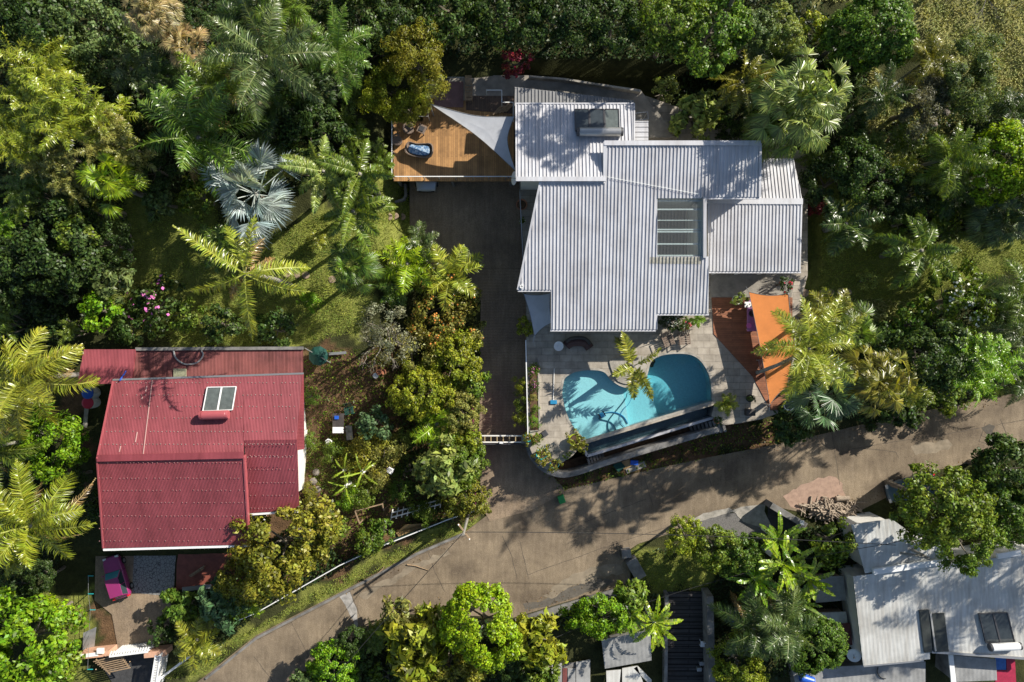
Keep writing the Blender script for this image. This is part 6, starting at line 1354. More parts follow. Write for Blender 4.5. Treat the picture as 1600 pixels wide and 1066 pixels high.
t = thing('plank_bench', 'weathered plank bench between the turquoise pots', 'bench', at(853,718,ZP)); mb = MB()
for i in range(4): mb.bar(at(846+i*1.6,716+i*3,ZP+.35), at(858+i*1.6,711+i*3,ZP+.35), .12, .04)
part_at(mb, 'seat', M['wood'], t); mb = MB(); mb.bar(at(850,718,ZP), at(850,718,ZP+.34), .1); mb.bar(at(862,716,ZP), at(862,716,ZP+.34), .1); part_at(mb, 'leg', M['wood'], t)
mb = MB(); mb.box((0,0,.2),(.42,.42,.4)); o = mb.build('planter', M['dark_metal'], bevel=.03); o.location = at(851,677,ZP); o.rotation_euler = (0,0,.6); tag(o,'small dark square planter box on the paving','planter')
def chair(px, py, z, rz, label, m, name='chair', w=.6, recl=.35, L_=.55, group=None):
    t = thing(name, label, 'chair', at(px,py,z), rz, group); mb = MB()
    for i in range(5): mb.box((0,-.22*L_/.55+i*.11*L_/.55,.42),(w,.085*L_/.55,.03))
    mb.build('seat', m, t); mb = MB()
    for i in range(6): mb.box((-w/2+.05+i*(w-.1)/5, L_*.5+recl*.5,.42+.32),(.06,.03,.72),0,0,-math.atan(recl/.65))
    mb.build('backrest', m, t)
    for sx in (-1,1):
        mb = MB(); mb.bar((sx*w/2,-L_*.5,.62),(sx*w/2,L_*.55,.62),.07,.03); mb.build('armrest', m, t)
        for y in (-L_*.45,L_*.45): mb = MB(); mb.bar((sx*w/2,y,0),(sx*w/2,y,.61),.05); mb.build('leg', m, t)
    return t
chair(1042,533,ZP,R(20),'brown wooden armchair nearer the house beside the pool',M['wicker'],w=.75,L_=.75); chair(1067,531,ZP,R(5),'brown wooden armchair nearer the deck beside the pool',M['wicker'],w=.75,L_=.75)
t = thing('side_table', 'round pale bowl topped table in the shade by the house', 'side table', at(872,541,ZP)); mb = MB(); mb.lathe([(.16,.5),(.33,.62),(.36,.66),(.33,.65),(.1,.60),(.08,.64)], 20); mb.build('bowl', M['white_paint'], t, smooth=False); mb = MB(); mb.lathe([(.2,0),(.06,.06),(.06,.5)], 12); mb.build('foot', M['white_paint'], t)
t = thing('curved_sofa', 'dark curved garden sofa under the white roof eave', 'sofa', at(905,538,ZP)); mb = MB(); arc_ = [at(884,541,ZP),at(890,536,ZP),at(902,534,ZP),at(914,536,ZP),at(921,544,ZP)]; ap = [Vector(p) for p in spline([tuple(p) for p in arc_],4,False)]
mb.tube([p+Vector((0,0,.25)) for p in ap], .34, 8); part_at(mb,'seat',mat('dark_weave',(.10,.055,.05),.8,.4,20),t); mb = MB(); mb.tube([p+Vector((0,.3,.55)) for p in ap], .13, 8); part_at(mb,'backrest',M['dark_floor'],t)
# flower bed with kerb and railing along the patio's driveway side
struct('flower_bed', MB().prism(poly_px([(827,572),(841,572),(843,672),(829,672)],ZP), ZP-.05, ZP+.06), M['soil'])
o = strip_px('bed_edging', [(841,560),(843,672),(828,674)], .12, ZP, M['pale_concrete'], .12)
for i,(px,py,kd,cl,r_) in enumerate([(833,578,'pinkshrub','mid',11),(835,603,'pinkshrub','dark',10),(832,622,'fineshrub','khaki',9),(836,640,'fineshrub','mid',9),(834,660,'fineshrub','bright',11)]):
    plant(kd,px,py,r_,.4,cl,['pink flowering plant at the upper end of the patio flower bed','pink flowering plant amid the patio flower bed','khaki tuft amid the patio flower bed','green tuft amid the patio flower bed','bright green bush at the lower end of the patio flower bed'][i],'plants in the patio flower bed',base=ZP+.05)
t = thing('railing', 'white railing on the patio wall beside the driveway', 'railing', at(822,610,ZP)); mb = MB(); mb.bar(at(821.5,532,ZP+.95), at(825,684,ZP+.95), .07, .05); mb.bar(at(821.5,532,ZP+.5), at(825,684,ZP+.5), .03); part_at(mb,'handrail',M['white_paint'],t)
for k in range(7): p = at(821.5,532,ZP).lerp(at(825,684,ZP),k/6); mb = MB(); mb.bar(p,p+Vector((0,0,.94)),.05); part_at(mb,'post',M['white_paint'],t)
t = thing('railing', 'grey glass railing on the white wall above the driveway', 'railing', at(813,385,ZP)); mb = MB(); mb.bar(at(812,300,ZP+.9), at(820,455,ZP+.9), .06, .05); part_at(mb,'handrail',M['steel'],t)
for k in range(7): p = at(812,300,ZP).lerp(at(820,455,ZP),k/6); mb = MB(); mb.bar(p,p+Vector((0,0,.89)),.05); part_at(mb,'post',M['steel'],t)
# planting under the eave notch
plant('whiteshrub',1052,500,20,.8,'deep','dark bush with white dots under the roof notch',base=ZP); plant('redshrub',1072,507,12,.7,'mid','red flowered plant beside the pool armchairs',base=ZP); plant('smallpalm',1090,500,13,.8,'bright','bright fern palm at the roof notch corner',base=ZP); plant('redshrub',1228,445,14,1.6,'dark','dark magenta flowered vine at the orange sail corner',base=ZP); plant('shrub',1118,432,1,.1,'mid','x') if False else None
# red deck furniture
t = thing('dining_table', 'long table with purple cloth on the red deck', 'table', at(1172,494,ZP+.05)); mb = MB(); mb.box((0,0,.72),(.78,2.3,.05)); mb.box((.385,0,.6),(.02,2.3,.28)); mb.box((-.385,0,.6),(.02,2.3,.28)); mb.build('tablecloth', M['purple'], t)
for sx in (-.3,.3):
    for sy in (-1,1): mb = MB(); mb.bar((sx,sy,0),(sx,sy,.69),.07); mb.build('leg', M['wood'], t)
o = MB().lathe([(.05,0),(.2,.05),(.24,.16),(.22,.16),(.1,.06)],14).build('bowl', M['dark_metal']); o.location = at(1174,490,ZP+.80); tag(o,'dark bowl on the purple table','bowl')
o = MB().lathe([(.05,0),(.16,.02),(.20,.05),(.15,.04)],14).build('plate', M['pink']); o.location = at(1170,509,ZP+.80); tag(o,'pink plate on the purple table','plate')
t = thing('tray', 'white tray of cups at the upper end of the purple table', 'tray', at(1171,476,ZP+.80)); mb = MB(); mb.box((0,0,.01),(.7,.4,.02)); mb.build('base',M['white_paint'],t)
for i in range(4): MB().lathe([(.04,.02),(.06,.12),(.05,.12)],10,(-.25+i*.16,.06*(-1)**i,0)).build('cup',M['white_paint'],t)
chair(1196,553,ZP+.05,R(-100),'pale metal deck chair upper of two under the orange sail',M['steel'],'deck_chair'); chair(1188,568,ZP+.05,R(-80),'metal deck chair lower of two under the orange sail',M['steel'],'deck_chair')
t = thing('round_grill', 'round white rimmed grill beside the orange sail foot', 'grill', at(1228,632,ZP)); MB().lathe([(.1,.3),(.35,.5),(.42,.62),(.36,.6),(.2,.5)],18).build('bowl',M['white_paint'],t); MB().lathe([(.33,.57),(.33,.59)],14).build('grate',M['dark_metal'],t); mb = MB(); [mb.bar((.2*math.cos(a),.2*math.sin(a),.4),(.35*math.cos(a),.35*math.sin(a),0),.04) for a in (0,2.1,4.2)]; mb.build('legs',M['dark_metal'],t)
o = MB().box((0,0,.25),(.7,.5,.5)).build('storage_box', M['dark_floor'], bevel=.04); o.location = at(1170,644,ZP); tag(o,'dark storage box on the patio beside the potted palm','box'); pot(1169,622,ZP,.28,.4,M['dark_metal'],'dim potted plant on the shaded patio',rp=9,cl='dark')
mb = MB(); mb.tube([at(1215,572,3.0), at(1195,579,2.6), at(1178,586,2.25)], [.17,.2,.24], 9)
# timber deck furniture
t = thing('daybed', 'boat shaped wicker daybed with blue cushion on the timber deck', 'daybed', at(656,236,ZD), R(-4)); mb = MB()
prof = spline([(-1.05,.1),(-.8,.5),(-.2,.42),(.5,.48),(.95,.4),(1.08,-.1),(.85,-.55),(.1,-.6),(-.6,-.5),(-.98,-.3)],4)
for k,(s0,z_) in enumerate(((.82,0),(.95,.25),(1,.5),(.92,.52),(.80,.36))): mb.v += [(x*s0,y*s0,z_+(.12*(x>.6) if k in (2,3) else 0)) for x,y in prof]
n_ = len(prof)
for k in range(4):
    for i in range(n_): j=(i+1)%n_; mb.f.append((k*n_+i,k*n_+j,(k+1)*n_+j,(k+1)*n_+i)); mb.m.append(0)
mb.f.append(tuple(4*n_+i for i in range(n_))); mb.m.append(0); mb.build('shell',M['wicker'],t,smooth=False); mb = MB(); mb.prism([(x*.74,y*.66-.02) for x,y in prof], .37,.50); mb.build('cushion',M['blue_cloth'],t,bevel=.04)
for i,(px,py,rz,lb) in enumerate([(640,204,R(40),'wicker armchair at the deck corner beside the square table'),(622,222,R(80),'wicker armchair by the deck rail beside the daybed')]):
    t = thing('wicker_armchair', lb, 'armchair', at(px,py,ZD), rz); mb = MB(); mb.lathe([(.3,0),(.36,.2),(.36,.4),(.1,.38)],14); mb.build('seat',M['wicker'],t); mb = MB(); mb.tube([(.38*math.cos(a),.38*math.sin(a),.62) for a in np.linspace(-.3,3.4,12)],.07,6); mb.build('backrest',M['wicker'],t)
t = thing('square_table', 'small square wicker table with dark tray on the timber deck', 'table', at(660,204,ZD), R(-25)); MB().box((0,0,.4),(.62,.62,.06)).build('top',M['wicker'],t,bevel=.02); MB().box((0,0,.45),(.36,.36,.05)).build('tray',M['dark_metal'],t)
for sx in (-.26,.26):
    for sy in (-.26,.26): MB().box((sx,sy,.185),(.06,.06,.37)).build('leg',M['wicker'],t)
chair(733,149,ZD+.03,R(0),'slatted wooden lounge chair on the upper terrace',M['wood'],'lounge_chair',w=.5,L_=1.1,recl=.6)
t = thing('railing', 'white pipe railing with two bends on the upper terrace', 'railing', at(785,155,ZD)); mb = MB(); q = [at(*p,ZD+.95) for p in ((760,141),(784,141),(784,160),(802,160),(802,184))]
for a,b in zip(q,q[1:]): mb.bar(a,b,.06,.05)
part_at(mb,'handrail',M['white_paint'],t)
for p in q: mb = MB(); mb.bar(p,(p.x,p.y,ZD),.05); part_at(mb,'post',M['white_paint'],t)
t = thing('railing', 'grey railing round the mauve rug side of the upper terrace', 'railing', at(669,150,ZD)); mb = MB(); q = [at(*p,ZD+.95) for p in ((650,182),(669,182),(669,133),(683,121),(725,121))]
for a,b in zip(q,q[1:]): mb.bar(a,b,.05,.05)
part_at(mb,'handrail',M['steel'],t)
for p in q: mb = MB(); mb.bar(p,(p.x,p.y,ZD),.05); part_at(mb,'post',M['steel'],t)
t = thing('timber_stack', 'loose brown timbers stacked beside the white sail', 'timber stack', at(787,172,ZD)); mb = MB()
for i in range(5): mb.bar(at(770+i*5,179-i*1,ZD+.1+.03*(i%2)), at(783+i*5,166-i*1,ZD+.12), .11, .09)
part_at(mb,'beams',M['wood'],t)
mb = MB(); q = [Vector(P(*p,3.2)) for p in ((826,122),(880,126),(930,134),(985,142),(1000,145))]
for a,b in zip(q,q[1:]): mb.bar(a,b,.14,.7)
tag(mb.build('low_wall', M['pale_concrete']),'long low pale wall behind the narrow lean-to roof','wall')
t = thing('climbing_frame', 'thin grey pipe frame above the small ribbed awning', 'frame', at(1002,182,ZP+2)); mb = MB(); q = [at(*p,5.2) for p in ((992,177),(1012,175),(1013,186),(993,188))]
for a,b in zip(q,q[1:]+q[:1]): mb.bar(a,b,.04)
for p in q: mb.bar(p,(p.x,p.y,3.0),.04)
part_at(mb,'pipes',M['steel'],t)
mb = MB(); mb.tube([tuple(main.px(948+i*16,277+i*3.1-.01*i*i)+Vector((0,0,.09+.03*(i%2)))) for i in range(10)], .018, 5); tag(mb.build('roof_cable', M['white_paint']),'thin pale cable lying across the central ribbed roof','cable')

# ------------------------------------------------------------------ driveway, gate, road side
def gz(px,py): return ground(*P(px,py,0)[:2])
t = thing('gate', 'long low metal sliding gate across the driveway', 'gate', at(782,690,.1)); mb = MB()
zt = 1.6
for dy,z_ in ((681,zt),(691,zt-.02)): mb.bar(at(744,dy,z_), at(817,dy,z_), .09, .09)
part_at(mb,'rail',M['white_wall'],t); mb = MB()
for i in range(8): x = 748+i*9.6; mb.bar(at(x,681,zt),at(x,691,zt-.02),.07,.07)
part_at(mb,'crossbars',mat('brass_paint',(.40,.30,.16),.5),t); mb = MB(); mb.bar(at(744,692,zt-.8),at(817,692,zt-.8),.06,1.5); part_at(mb,'panel',M['dark_metal'],t)
MB().box((.1,.15,zt+.05),(.3,.14,.16)).build('lamp',M['white_paint'],t)
for px,w_,lb in ((746,.5,'peach topped gate pillar at the hedge side of the driveway'),(820,.4,'grey gate pillar at the patio side of the driveway')):
    mb = MB(); p = at(px,686,zt); mb.box((p.x,p.y,.8),(w_,.55,1.7)); mb.box((p.x,p.y,1.69),(w_+.1,.65,.08)); tag(mb.build('gate_pillar', M['pale_concrete']),lb,'gate pillar')
t = thing('fence','magenta painted panel fence along the driveway hedge','fence',at(741,720,.1))
for a,b in (((738,608),(740,680)),((740,692),(741,742)),((742,775),(742,797))): mb = MB(); p,q = at(*a,1.3),at(*b,1.3); mb.bar(p-Vector((0,0,.6)),q-Vector((0,0,.6)),.06,1.4); part_at(mb,'panel',M['magenta'],t)
FP = [(243,1064),(300,1026),(352,978),(400,958),(458,925),(530,884),(590,856),(650,832),(700,812),(741,799)]
t = thing('fence', 'white rail fence along the road verge below the garden', 'fence', G(560,870)); mb = MB(); q = [G(*p,1.0)+Vector((0,0,1.0)) for p in FP[2:]]
for a,b in zip(q,q[1:]): mb.bar(a,b,.07,.06)
part_at(mb,'rail',M['white_paint'],t); mb = MB()
for a,b in zip(q,q[1:]):
    n_ = max(1,int((b-a).length/1.6))
    for i in range(n_): p = a.lerp(b,i/n_); mb.bar(p,(p.x,p.y,p.z-1.1),.06)
part_at(mb,'posts',M['steel'],t); mb = MB()
for a,b in zip(q,q[1:]): mb.bar(a-Vector((0,0,.5)),b-Vector((0,0,.5)),.02,.85)
part_at(mb,'mesh_panel',M['dkgreen_cloth'],t)
# power pole with wires
t = thing('power_pole', 'slim grey power pole with crossarm at the verge end of the hedge', 'power pole', Vector((*P(733,799,0)[:2],0))); PZ = 6.7
MB().tube([(0,0,-.3),(0,0,PZ)],[.13,.09],8).build('pole',M['palm_bark'],t); mb = MB(); mb.bar((-.42,.55,PZ-.75),(.42,-.55,PZ-.75),.1,.1); mb.build('crossarm',M['wood'],t)
for s_ in (-1,1): MB().lathe([(.03,0),(.05,.05),(.05,.12),(.02,.15)],8,(s_*.38,-s_*.5,PZ-.7)).build('insulator',M['white_paint'],t)
def wire(a,b,sag,lb,r=.022):
    a,b = Vector(a),Vector(b); mb = MB(); n=22; mb.tube([a.lerp(b,i/n)-Vector((0,0,sag*4*(i/n)*(1-i/n))) for i in range(n+1)], r, 4); tag(mb.build('wire',M['wire']),lb,'wire')
PT = t.location+Vector((0,0,PZ-.6))
wire(PT, at(500,1085,6.0), .5, 'dark overhead wire crossing the road down to the bottom edge'); wire(PT, at(1400,852,6.6), .9, 'long overhead wire along the road to the pole over the lower roofs')
t2 = thing('power_pole', 'grey street pole leaning above the leaf shaded lower roof', 'power pole', at(1392,842,0)+Vector((0,0,-.3))); tp = at(1388,856,6.5)-t2.location
MB().tube([(-1.6,.15,4.6),(0,0,5.1)],[.10,.12],8).build('arm',M['palm_bark'],t2); MB().tube([(0,0,-1),(0,0,5.4)],[.15,.12],8).build('pole',M['palm_bark'],t2); mb = MB(); mb.box((-.05,.85,5.3),(.24,.55,.12)); mb.bar((0,0,5.2),(-.05,.7,5.3),.05); mb.build('lamp_head',M['white_paint'],t2)
wire(at(1388,850,5.0), at(1620,800,5.2), .2, 'overhead wire from the lower pole to the right edge'); wire(at(1388,850,4.9), at(1130,905,3.0), .5, 'overhead wire from the lower pole over the banana clump'); wire(at(1130,905,3.0), at(860,1000,3.0), .6, 'overhead wire over the stepped path and croton')
# green crate, rubbish and firewood
o = MB().box((0,0,.2),(.5,.62,.4)).build('crate',M['green_plastic'],bevel=.03); o.location=(*W0((877,779)),.02); o.rotation_euler=(0,0,R(20)); tag(o,'green plastic crate at the end of the driveway apron','crate')
for i,(px,py,d,m_,rz,lb) in enumerate([(966,727,(.7,.7,.4),'dkgreen_cloth',.7,'dark green box among the rubbish under the retaining wall'),(978,724,(.8,.7,.25),'tan_tarp',.5,'flattened brown carton under the retaining wall'),(990,722,(.6,.36,.35),'blue_plastic',-.05,'blue box under the retaining wall'),(993,730,(1.6,.5,.05),'pale_concrete',.35,'pale board under the blue box')]):
    mb = MB(); mb.box((0,0,d[2]/2),d); o = mb.build(['carton','carton','box','board'][i], M[m_], bevel=.02); g=G(px,py); o.location=g+Vector((0,0,.02)); o.rotation_euler=(0,0,rz); tag(o,lb,['box','carton','box','board'][i])
fw = thing('firewood_heap','heap of grey brown split firewood at the roadside','firewood heap',(*W0((1297,797)),0)); mb = MB(); rr = random.Random(31)
for i in range(340):
    u = rr.gauss(0,.85); v = rr.gauss(0,.36); L_=rr.uniform(.4,1.1); a=rr.gauss(-.3,.9); h=max(.05,.75-.22*abs(u)-.75*abs(v))*rr.uniform(.15,1); r_=rr.uniform(.035,.085); d=Vector((math.cos(a),math.sin(a),rr.uniform(-.22,.22)))*L_/2; c=Vector((u*1.05,v*.9-u*.05,h+.03)); mb.tube([c-d,c+d*.2+Vector((rr.uniform(-.04,.04),rr.uniform(-.04,.04),.02)),c+d],[r_,r_*.95,r_*.7],5)
fo = mb.build('sticks',M['firewood'],fw); fo['kind']='stuff'
o = MB().tube([(-.55,0,.2),(.5,.03,.2)],[.2,.17],9).build('log',M['firewood']); o.location=(*W0((1315,778)),.02); tag(o,'single thick log lying above the firewood heap','log')
t = thing('wall','broken angled concrete wall beside the firewood heap','wall',(*W0((1225,800)),-.3)); mb = MB()
for a,b in (((1199,786),(1253,818)),): mb.bar(at(*a,.55),at(*b,.55),.45,1.7)
part_at(mb,'wall_body',M['old_concrete'],t); mb = MB(); mb.box(at(1253,817,1.45),(.3,.35,.1)); part_at(mb,'cap',M['white_paint'],t)
flat('gravel_pad',[(1078,818),(1140,800),(1190,812),(1215,830),(1190,845),(1100,832)],-.02,mat('gravel',(.20,.19,.18),.95,.5,16,bump=.8,bscale=50),7,2); flat('concrete_bank',[(1142,796),(1197,787),(1196,800),(1205,818),(1212,832),(1185,822),(1160,815)],.004,M['pale_concrete'],8,2)
flat('wall_shadow',[(1200,792),(1252,822),(1245,850),(1212,838),(1198,815)],-.015,M['asphalt'],9,1)  # dark sheet painted in place of the shadow beside the broken wall
t = thing('wall','short block wall stub at the road edge above the bananas','wall',at(985,890,0)); mb = MB(); mb.box(at(978,864,.3),(.7,.65,.7),.15); mb.bar(at(984,872,.2),at(1000,900,.0),.9,.9); part_at(mb,'blocks',M['old_concrete'],t)
t = thing('wall','grey retaining wall below the road beside the yellow croton','wall',at(880,960,-.6)); mb = MB()
for a,b in (((806,977),(880,954)),((880,954),(985,915))): mb.bar(at(*a,-.4),at(*b,-.4),.25,1.0)
part_at(mb,'wall_body',M['old_concrete'],t)
# dead branches on the road
for pts,lb in (([(574,985),(582,974),(592,968)],'pale dead branch at the lower road edge'),([(636,882),(650,884),(670,891)],'thin reddish stick on the road near the pole shadow'),([(705,842),(720,834),(742,824)],'pale stick along the road kerb by the pole'),([(588,898),(597,890),(601,884)],'short red stick near the kerb')):
    mb = MB(); mb.tube([Vector((*W0(p),.06)) for p in pts],[.06,.045,.02],5); tag(mb.build('dead_branch',M['wood']),lb,'branch')

# ------------------------------------------------------------------ vegetable garden things
def gat(px,py,dz_=0): 
    g = G(px,py); return g+Vector((0,0,dz_))
t = thing('picket_fence','low white picket fence section in the vegetable garden','fence',gat(652,786)); a,b = gat(614,796),gat(690,777); mb = MB()
for z_ in (.35,.85): mb.bar(a+Vector((0,0,z_)),b+Vector((0,0,z_)),.05,.08)
mb.v=[(x,y-.5*(z-a.z),z) for x,y,z in mb.v]; part_at(mb,'rail',M['white_paint'],t); mb = MB()
for i in range(10): p=a.lerp(b,i/9); mb.bar(p,p+Vector((0,-.55,1.1)),.08,.04)
part_at(mb,'pickets',M['white_paint'],t)
t = thing('pole_frame','open wooden pole frame over a garden bed','frame',gat(582,798)); mb = MB(); q=[gat(*p,1.2) for p in ((567,812),(560,793),(602,782),(604,792))]
for u,v in zip(q,q[1:]): mb.bar(u,v,.08)
part_at(mb,'top_poles',M['wood'],t); mb = MB(); [mb.bar(p,p-Vector((0,0,1.3)),.07) for p in q]; part_at(mb,'legs',M['wood'],t)
t = thing('tarpaulin','tan tarpaulin wedge stretched beside the road rail','tarpaulin',gat(655,828)); mb = MB(); q=[gat(619,832,.15),gat(636,815,1.0),gat(692,814,.3),gat(625,840,.15)]; mb.add(q+[v-Vector((0,0,.03)) for v in q],[(0,3,2),(0,2,1),(4,6,7),(4,5,6),(0,1,5,4),(1,2,6,5),(2,3,7,6),(3,0,4,7)]); part_at(mb,'sheet',M['tan_tarp'],t)
def figure(px,py,lb):
    t = thing('plastic_chair',lb,'chair',gat(px,py),cnt[0]); mb=MB(); mb.box((0,0,.42),(.46,.46,.04)); mb.build('seat',M['chair_white'],t,bevel=.02); mb=MB(); mb.tube([(.25*math.cos(a),.25*math.sin(a)+.02,.78) for a in np.linspace(0,3.14,9)],.03,6); [mb.bar((x,.2,.44),(x*1.1,.25,.78),.05,.03) for x in (-.15,-.05,.05,.15)]; mb.build('backrest',M['chair_white'],t)
    for sx in (-.2,.2):
        for sy in (-.2,.2): MB().bar((sx,sy,0),(sx*.9,sy*.9,.41),.05).build('leg',M['chair_white'],t)
figure(517,690,'white plastic chair alone on the soil above the young bananas'); figure(611,734,'white plastic chair between young bananas and brown stones')
t = thing('work_table','cluttered white table with junk in the vegetable garden','table',gat(532,660)); MB().box((0,0,.7),(.85,1.5,.05)).build('top',M['dark_floor'],t); MB().box((0,-.5,.75),(.82,.45,.04)).build('white_board',M['white_paint'],t); MB().box((-.1,.45,.78),(.3,.25,.14)).build('blue_box',M['blue_plastic'],t)
for sx in (-.36,.36):
    for sy in (-.65,.65): MB().bar((sx,sy,0),(sx,sy,.68),.05).build('leg',M['steel'],t)
chair(548,641,0,R(10),'dark green garden chair behind the cluttered table',M['dkgreen_cloth'],'garden_chair').location = gat(548,641)
o = MB().box((0,0,.03),(.5,1.1,.06)).build('board',M['pale_concrete']); o.location=gat(546,676,.05); o.rotation_euler=(0,0,.1); tag(o,'pale muddy board lying below the cluttered table','board')
rr=random.Random(3)
def rock(px,py,r_,m,lb,name='stone',grp=None):
    bm=bmesh.new(); bmesh.ops.create_icosphere(bm,subdivisions=2,radius=1)
    for v in bm.verts: v.co*=1+rr.uniform(-.16,.16)
    me=bpy.data.meshes.new(name); bm.to_mesh(me); bm.free(); me.materials.append(m); o=bpy.data.objects.new(name,me); COL.objects.link(o); o.scale=(r_,r_*rr.uniform(.7,1),r_*.6); o.location=gat(px,py,r_*.2); o.rotation_euler=(0,0,rr.uniform(0,6)); tag(o,lb,'stone',grp)
for px,py,s_ in ((640,728,.22),(648,726,.24),(644,735,.26),(634,734,.18),(652,732,.2),(632,742,.17),(638,737,.14),(656,728,.16),(646,742,.15)): rock(px,py,s_,M['rock'],'brown stone in the small heap beside the white chair',grp='heap of brown garden stones')
for px,py,s_,lb in ((494,738,.3,'pale weathered rock beside the white house wall, upper'),(490,752,.3,'pale weathered rock beside the white house wall, middle'),(496,765,.3,'pale weathered rock beside the white house wall, lowest')): rock(px,py,s_,M['grey_rock'],lb,'boulder')
t = thing('parasol','folded dark green parasol leaning in the shade beside the red house','parasol',gat(502,556)); MB().tube([(-1.0,.6,.9),(1.0,-.5,1.2)],.035,6).build('pole',M['steel'],t)
MB().lathe([(.75,0),(.6,.15),(.3,.35),(.05,.5)],9,(0,0,.8)).build('canopy',M['dkgreen_cloth'],t)
o = MB().bar((-.65,0,.3),(.65,.1,.3),.2,.05).build('plank',M['steel']); o.location=gat(529,553); tag(o,'grey plank bench beside the dark green parasol','plank')
for px,py,m_,lb in ((588,587,'white_paint','white rimmed pot on the bare soil'),(593,582,'terracotta','terracotta pot beside the white rimmed pot'),(600,581,'terracotta','terracotta pot nearest the twiggy bushes')):
    o=MB().lathe([(.12,0),(.2,.28),(.22,.3),(.17,.3),(.15,.2)],12).build('flower_pot',M[m_]); o.location=gat(px,py); tag(o,lb,'flower pot')
t = thing('bird_bath','round white bird bath on a post beside the little palm','bird bath',gat(642,387)); MB().lathe([(.1,1.3),(.3,1.38),(.32,1.44),(.22,1.42),(.1,1.38)],14).build('basin',M['white_paint'],t); MB().tube([(0,0,0),(0,0,1.32)],.06,8).build('post',M['white_paint'],t)
for i,(px,py) in enumerate([(448,428),(464,429),(478,430),(519,437),(608,339),(618,338),(628,339),(193,337),(196,352),(200,370),(204,388),(205,405),(1246,458),(1258,458),(1285,457),(1297,457),(1314,456),(1324,457)]):
    o=MB().lathe([(.3,0),(.32,.04),(.27,.06)],12).build('stepping_stone',M['rock']); o.location=gat(px,py,.02); o.scale=(rr.uniform(.8,1.05),rr.uniform(.75,1),1); tag(o,'flat round stepping stone on the '+('shady left lawn' if px<220 else 'sunny lawn beside the round palm' if px<530 else 'lawn strip by the paved path' if px<700 else 'lawn right of the orange sail'),'stepping stone','stepping stones across the lawns')
strip_px('round_bed_edge',[(587,302),(592,310),(604,316),(618,316),(631,312),(634,305),(633,288)],.18,.9,M['old_concrete'],.15)
for px,py,s_,lb in ((1458,195,.35,'pale grey rock above the right path'),(1449,186,.3,'small pale rock above the right path'),(1478,176,.3,'pale rock at the sage fuzzy tree')): rock(px,py,s_,M['grey_rock'],lb)
# ------------------------------------------------------------------ red house yard
slab('house_drive',[(150,860),(172,850),(270,850),(268,935),(262,1000),(230,1018),(185,1015),(175,960),(148,938)],0,M['drive'],.06,zfun=lambda x,y:.03)
def crazy():
    m=bpy.data.materials.new('crazy_paving'); m.use_nodes=True; N=m.node_tree.nodes; L=m.node_tree.links; b=N['Principled BSDF']; tc=N.new('ShaderNodeTexCoord'); v=N.new('ShaderNodeTexVoronoi'); v.feature='DISTANCE_TO_EDGE'; v.inputs['Scale'].default_value=4.2; r=N.new('ShaderNodeValToRGB'); r.color_ramp.elements[0].position=.02; r.color_ramp.elements[1].position=.07; r.color_ramp.elements[0].color=(.05,.05,.05,1); r.color_ramp.elements[1].color=(.25,.25,.24,1)
    L.new(tc.outputs['Object'],v.inputs['Vector']); L.new(v.outputs['Distance'],r.inputs[0]); L.new(r.outputs[0],b.inputs['Base Color']); b.inputs['Roughness'].default_value=.9; return m
slab('crazy_paving',[(212,840),(280,840),(274,880),(272,928),(262,931),(207,926),(208,900)],0,crazy(),.06,zfun=lambda x,y:.045)
slab('red_terrace',[(282,845),(392,845),(392,905),(340,915),(275,922),(276,880)],.15,M['tile_red'],.3)
t = thing('bench','blue grey metal bench top along the red terrace edge','bench',at(305,919,.15)); mb=MB(); mb.bar(at(285,921,.75),at(330,916,.75),.32,.08); part_at(mb,'seat',M['steel'],t); mb=MB(); [mb.bar(at(x,919,.15),at(x,919,.7),.08) for x in (290,325)]; part_at(mb,'leg',M['steel'],t)
t = thing('trestle','folded wooden trestle on the red terrace','trestle',at(308,893,.15)); mb=MB(); mb.bar(at(296,900,.4),at(320,884,.6),.1); mb.bar(at(298,901,.3),at(319,888,.4),.1); mb.bar(at(302,898,.2),at(312,890,.6),.08); part_at(mb,'beams',M['wood'],t)
pot(274,923,.05,.35,.35,M['terracotta'],'flat orange terracotta bowl at the red terrace corner',rp=6,cl='mid')
for px,py,m_,m2,lb in ((149,613,'blue_plastic','white_paint','blue lidded barrel under the carport edge'),(149,628,'red_plastic','white_paint','red lidded barrel under the carport edge')):
    t=thing('water_barrel',lb,'barrel',gat(px,py)); MB().lathe([(.42,0),(.46,.4),(.42,.95)],16).build('drum',M[m2],t); MB().lathe([(.44,.95),(.44,1.0),(.3,1.05)],16).build('lid',M[m_],t)
slab('side_path',[(128,600),(160,600),(155,690),(130,690)],1.0,M['asphalt'],.3)
o=MB().box((0,0,.04),(.3,1.7,.06)).build('slab',M['pale_concrete']); o.location=gat(136,650,.1); o.rotation_euler=(0,0,R(-6)); tag(o,'long pale broken slab beside the barrels','slab')
# street gate of the red house
t = thing('gate_wall','peach topped gate wall of the red house drive','wall',at(150,1018,0)); mb=MB(); mb.bar(at(130,1021,.6),at(177,1016,.6),.42,1.2); mb.bar(at(231,1019,.6),at(264,1016,.6),.42,1.2); part_at(mb,'wall_body',M['peach'],t); MB().box(at(157,1017,1.27)-t.location,(.5,.4,.16)).build('cap',M['white_paint'],t)
t = thing('slatted_gate','white slatted gate between the peach walls','gate',at(200,1020,0)); mb=MB()
for i in range(15): p=at(172,1025,1.9).lerp(at(230,1018,1.9),i/14); mb.box((p.x,p.y,1.0),(.1,.06,1.9)); mb.bar((p.x,p.y,1.92),(p.x+.15,p.y+.35,1.92),.11,.05)
part_at(mb,'slats',M['white_paint'],t); mb=MB(); mb.bar(at(171,1026,2.0),at(231,1018.5,2.0),.12,.1); part_at(mb,'rail',M['white_paint'],t)
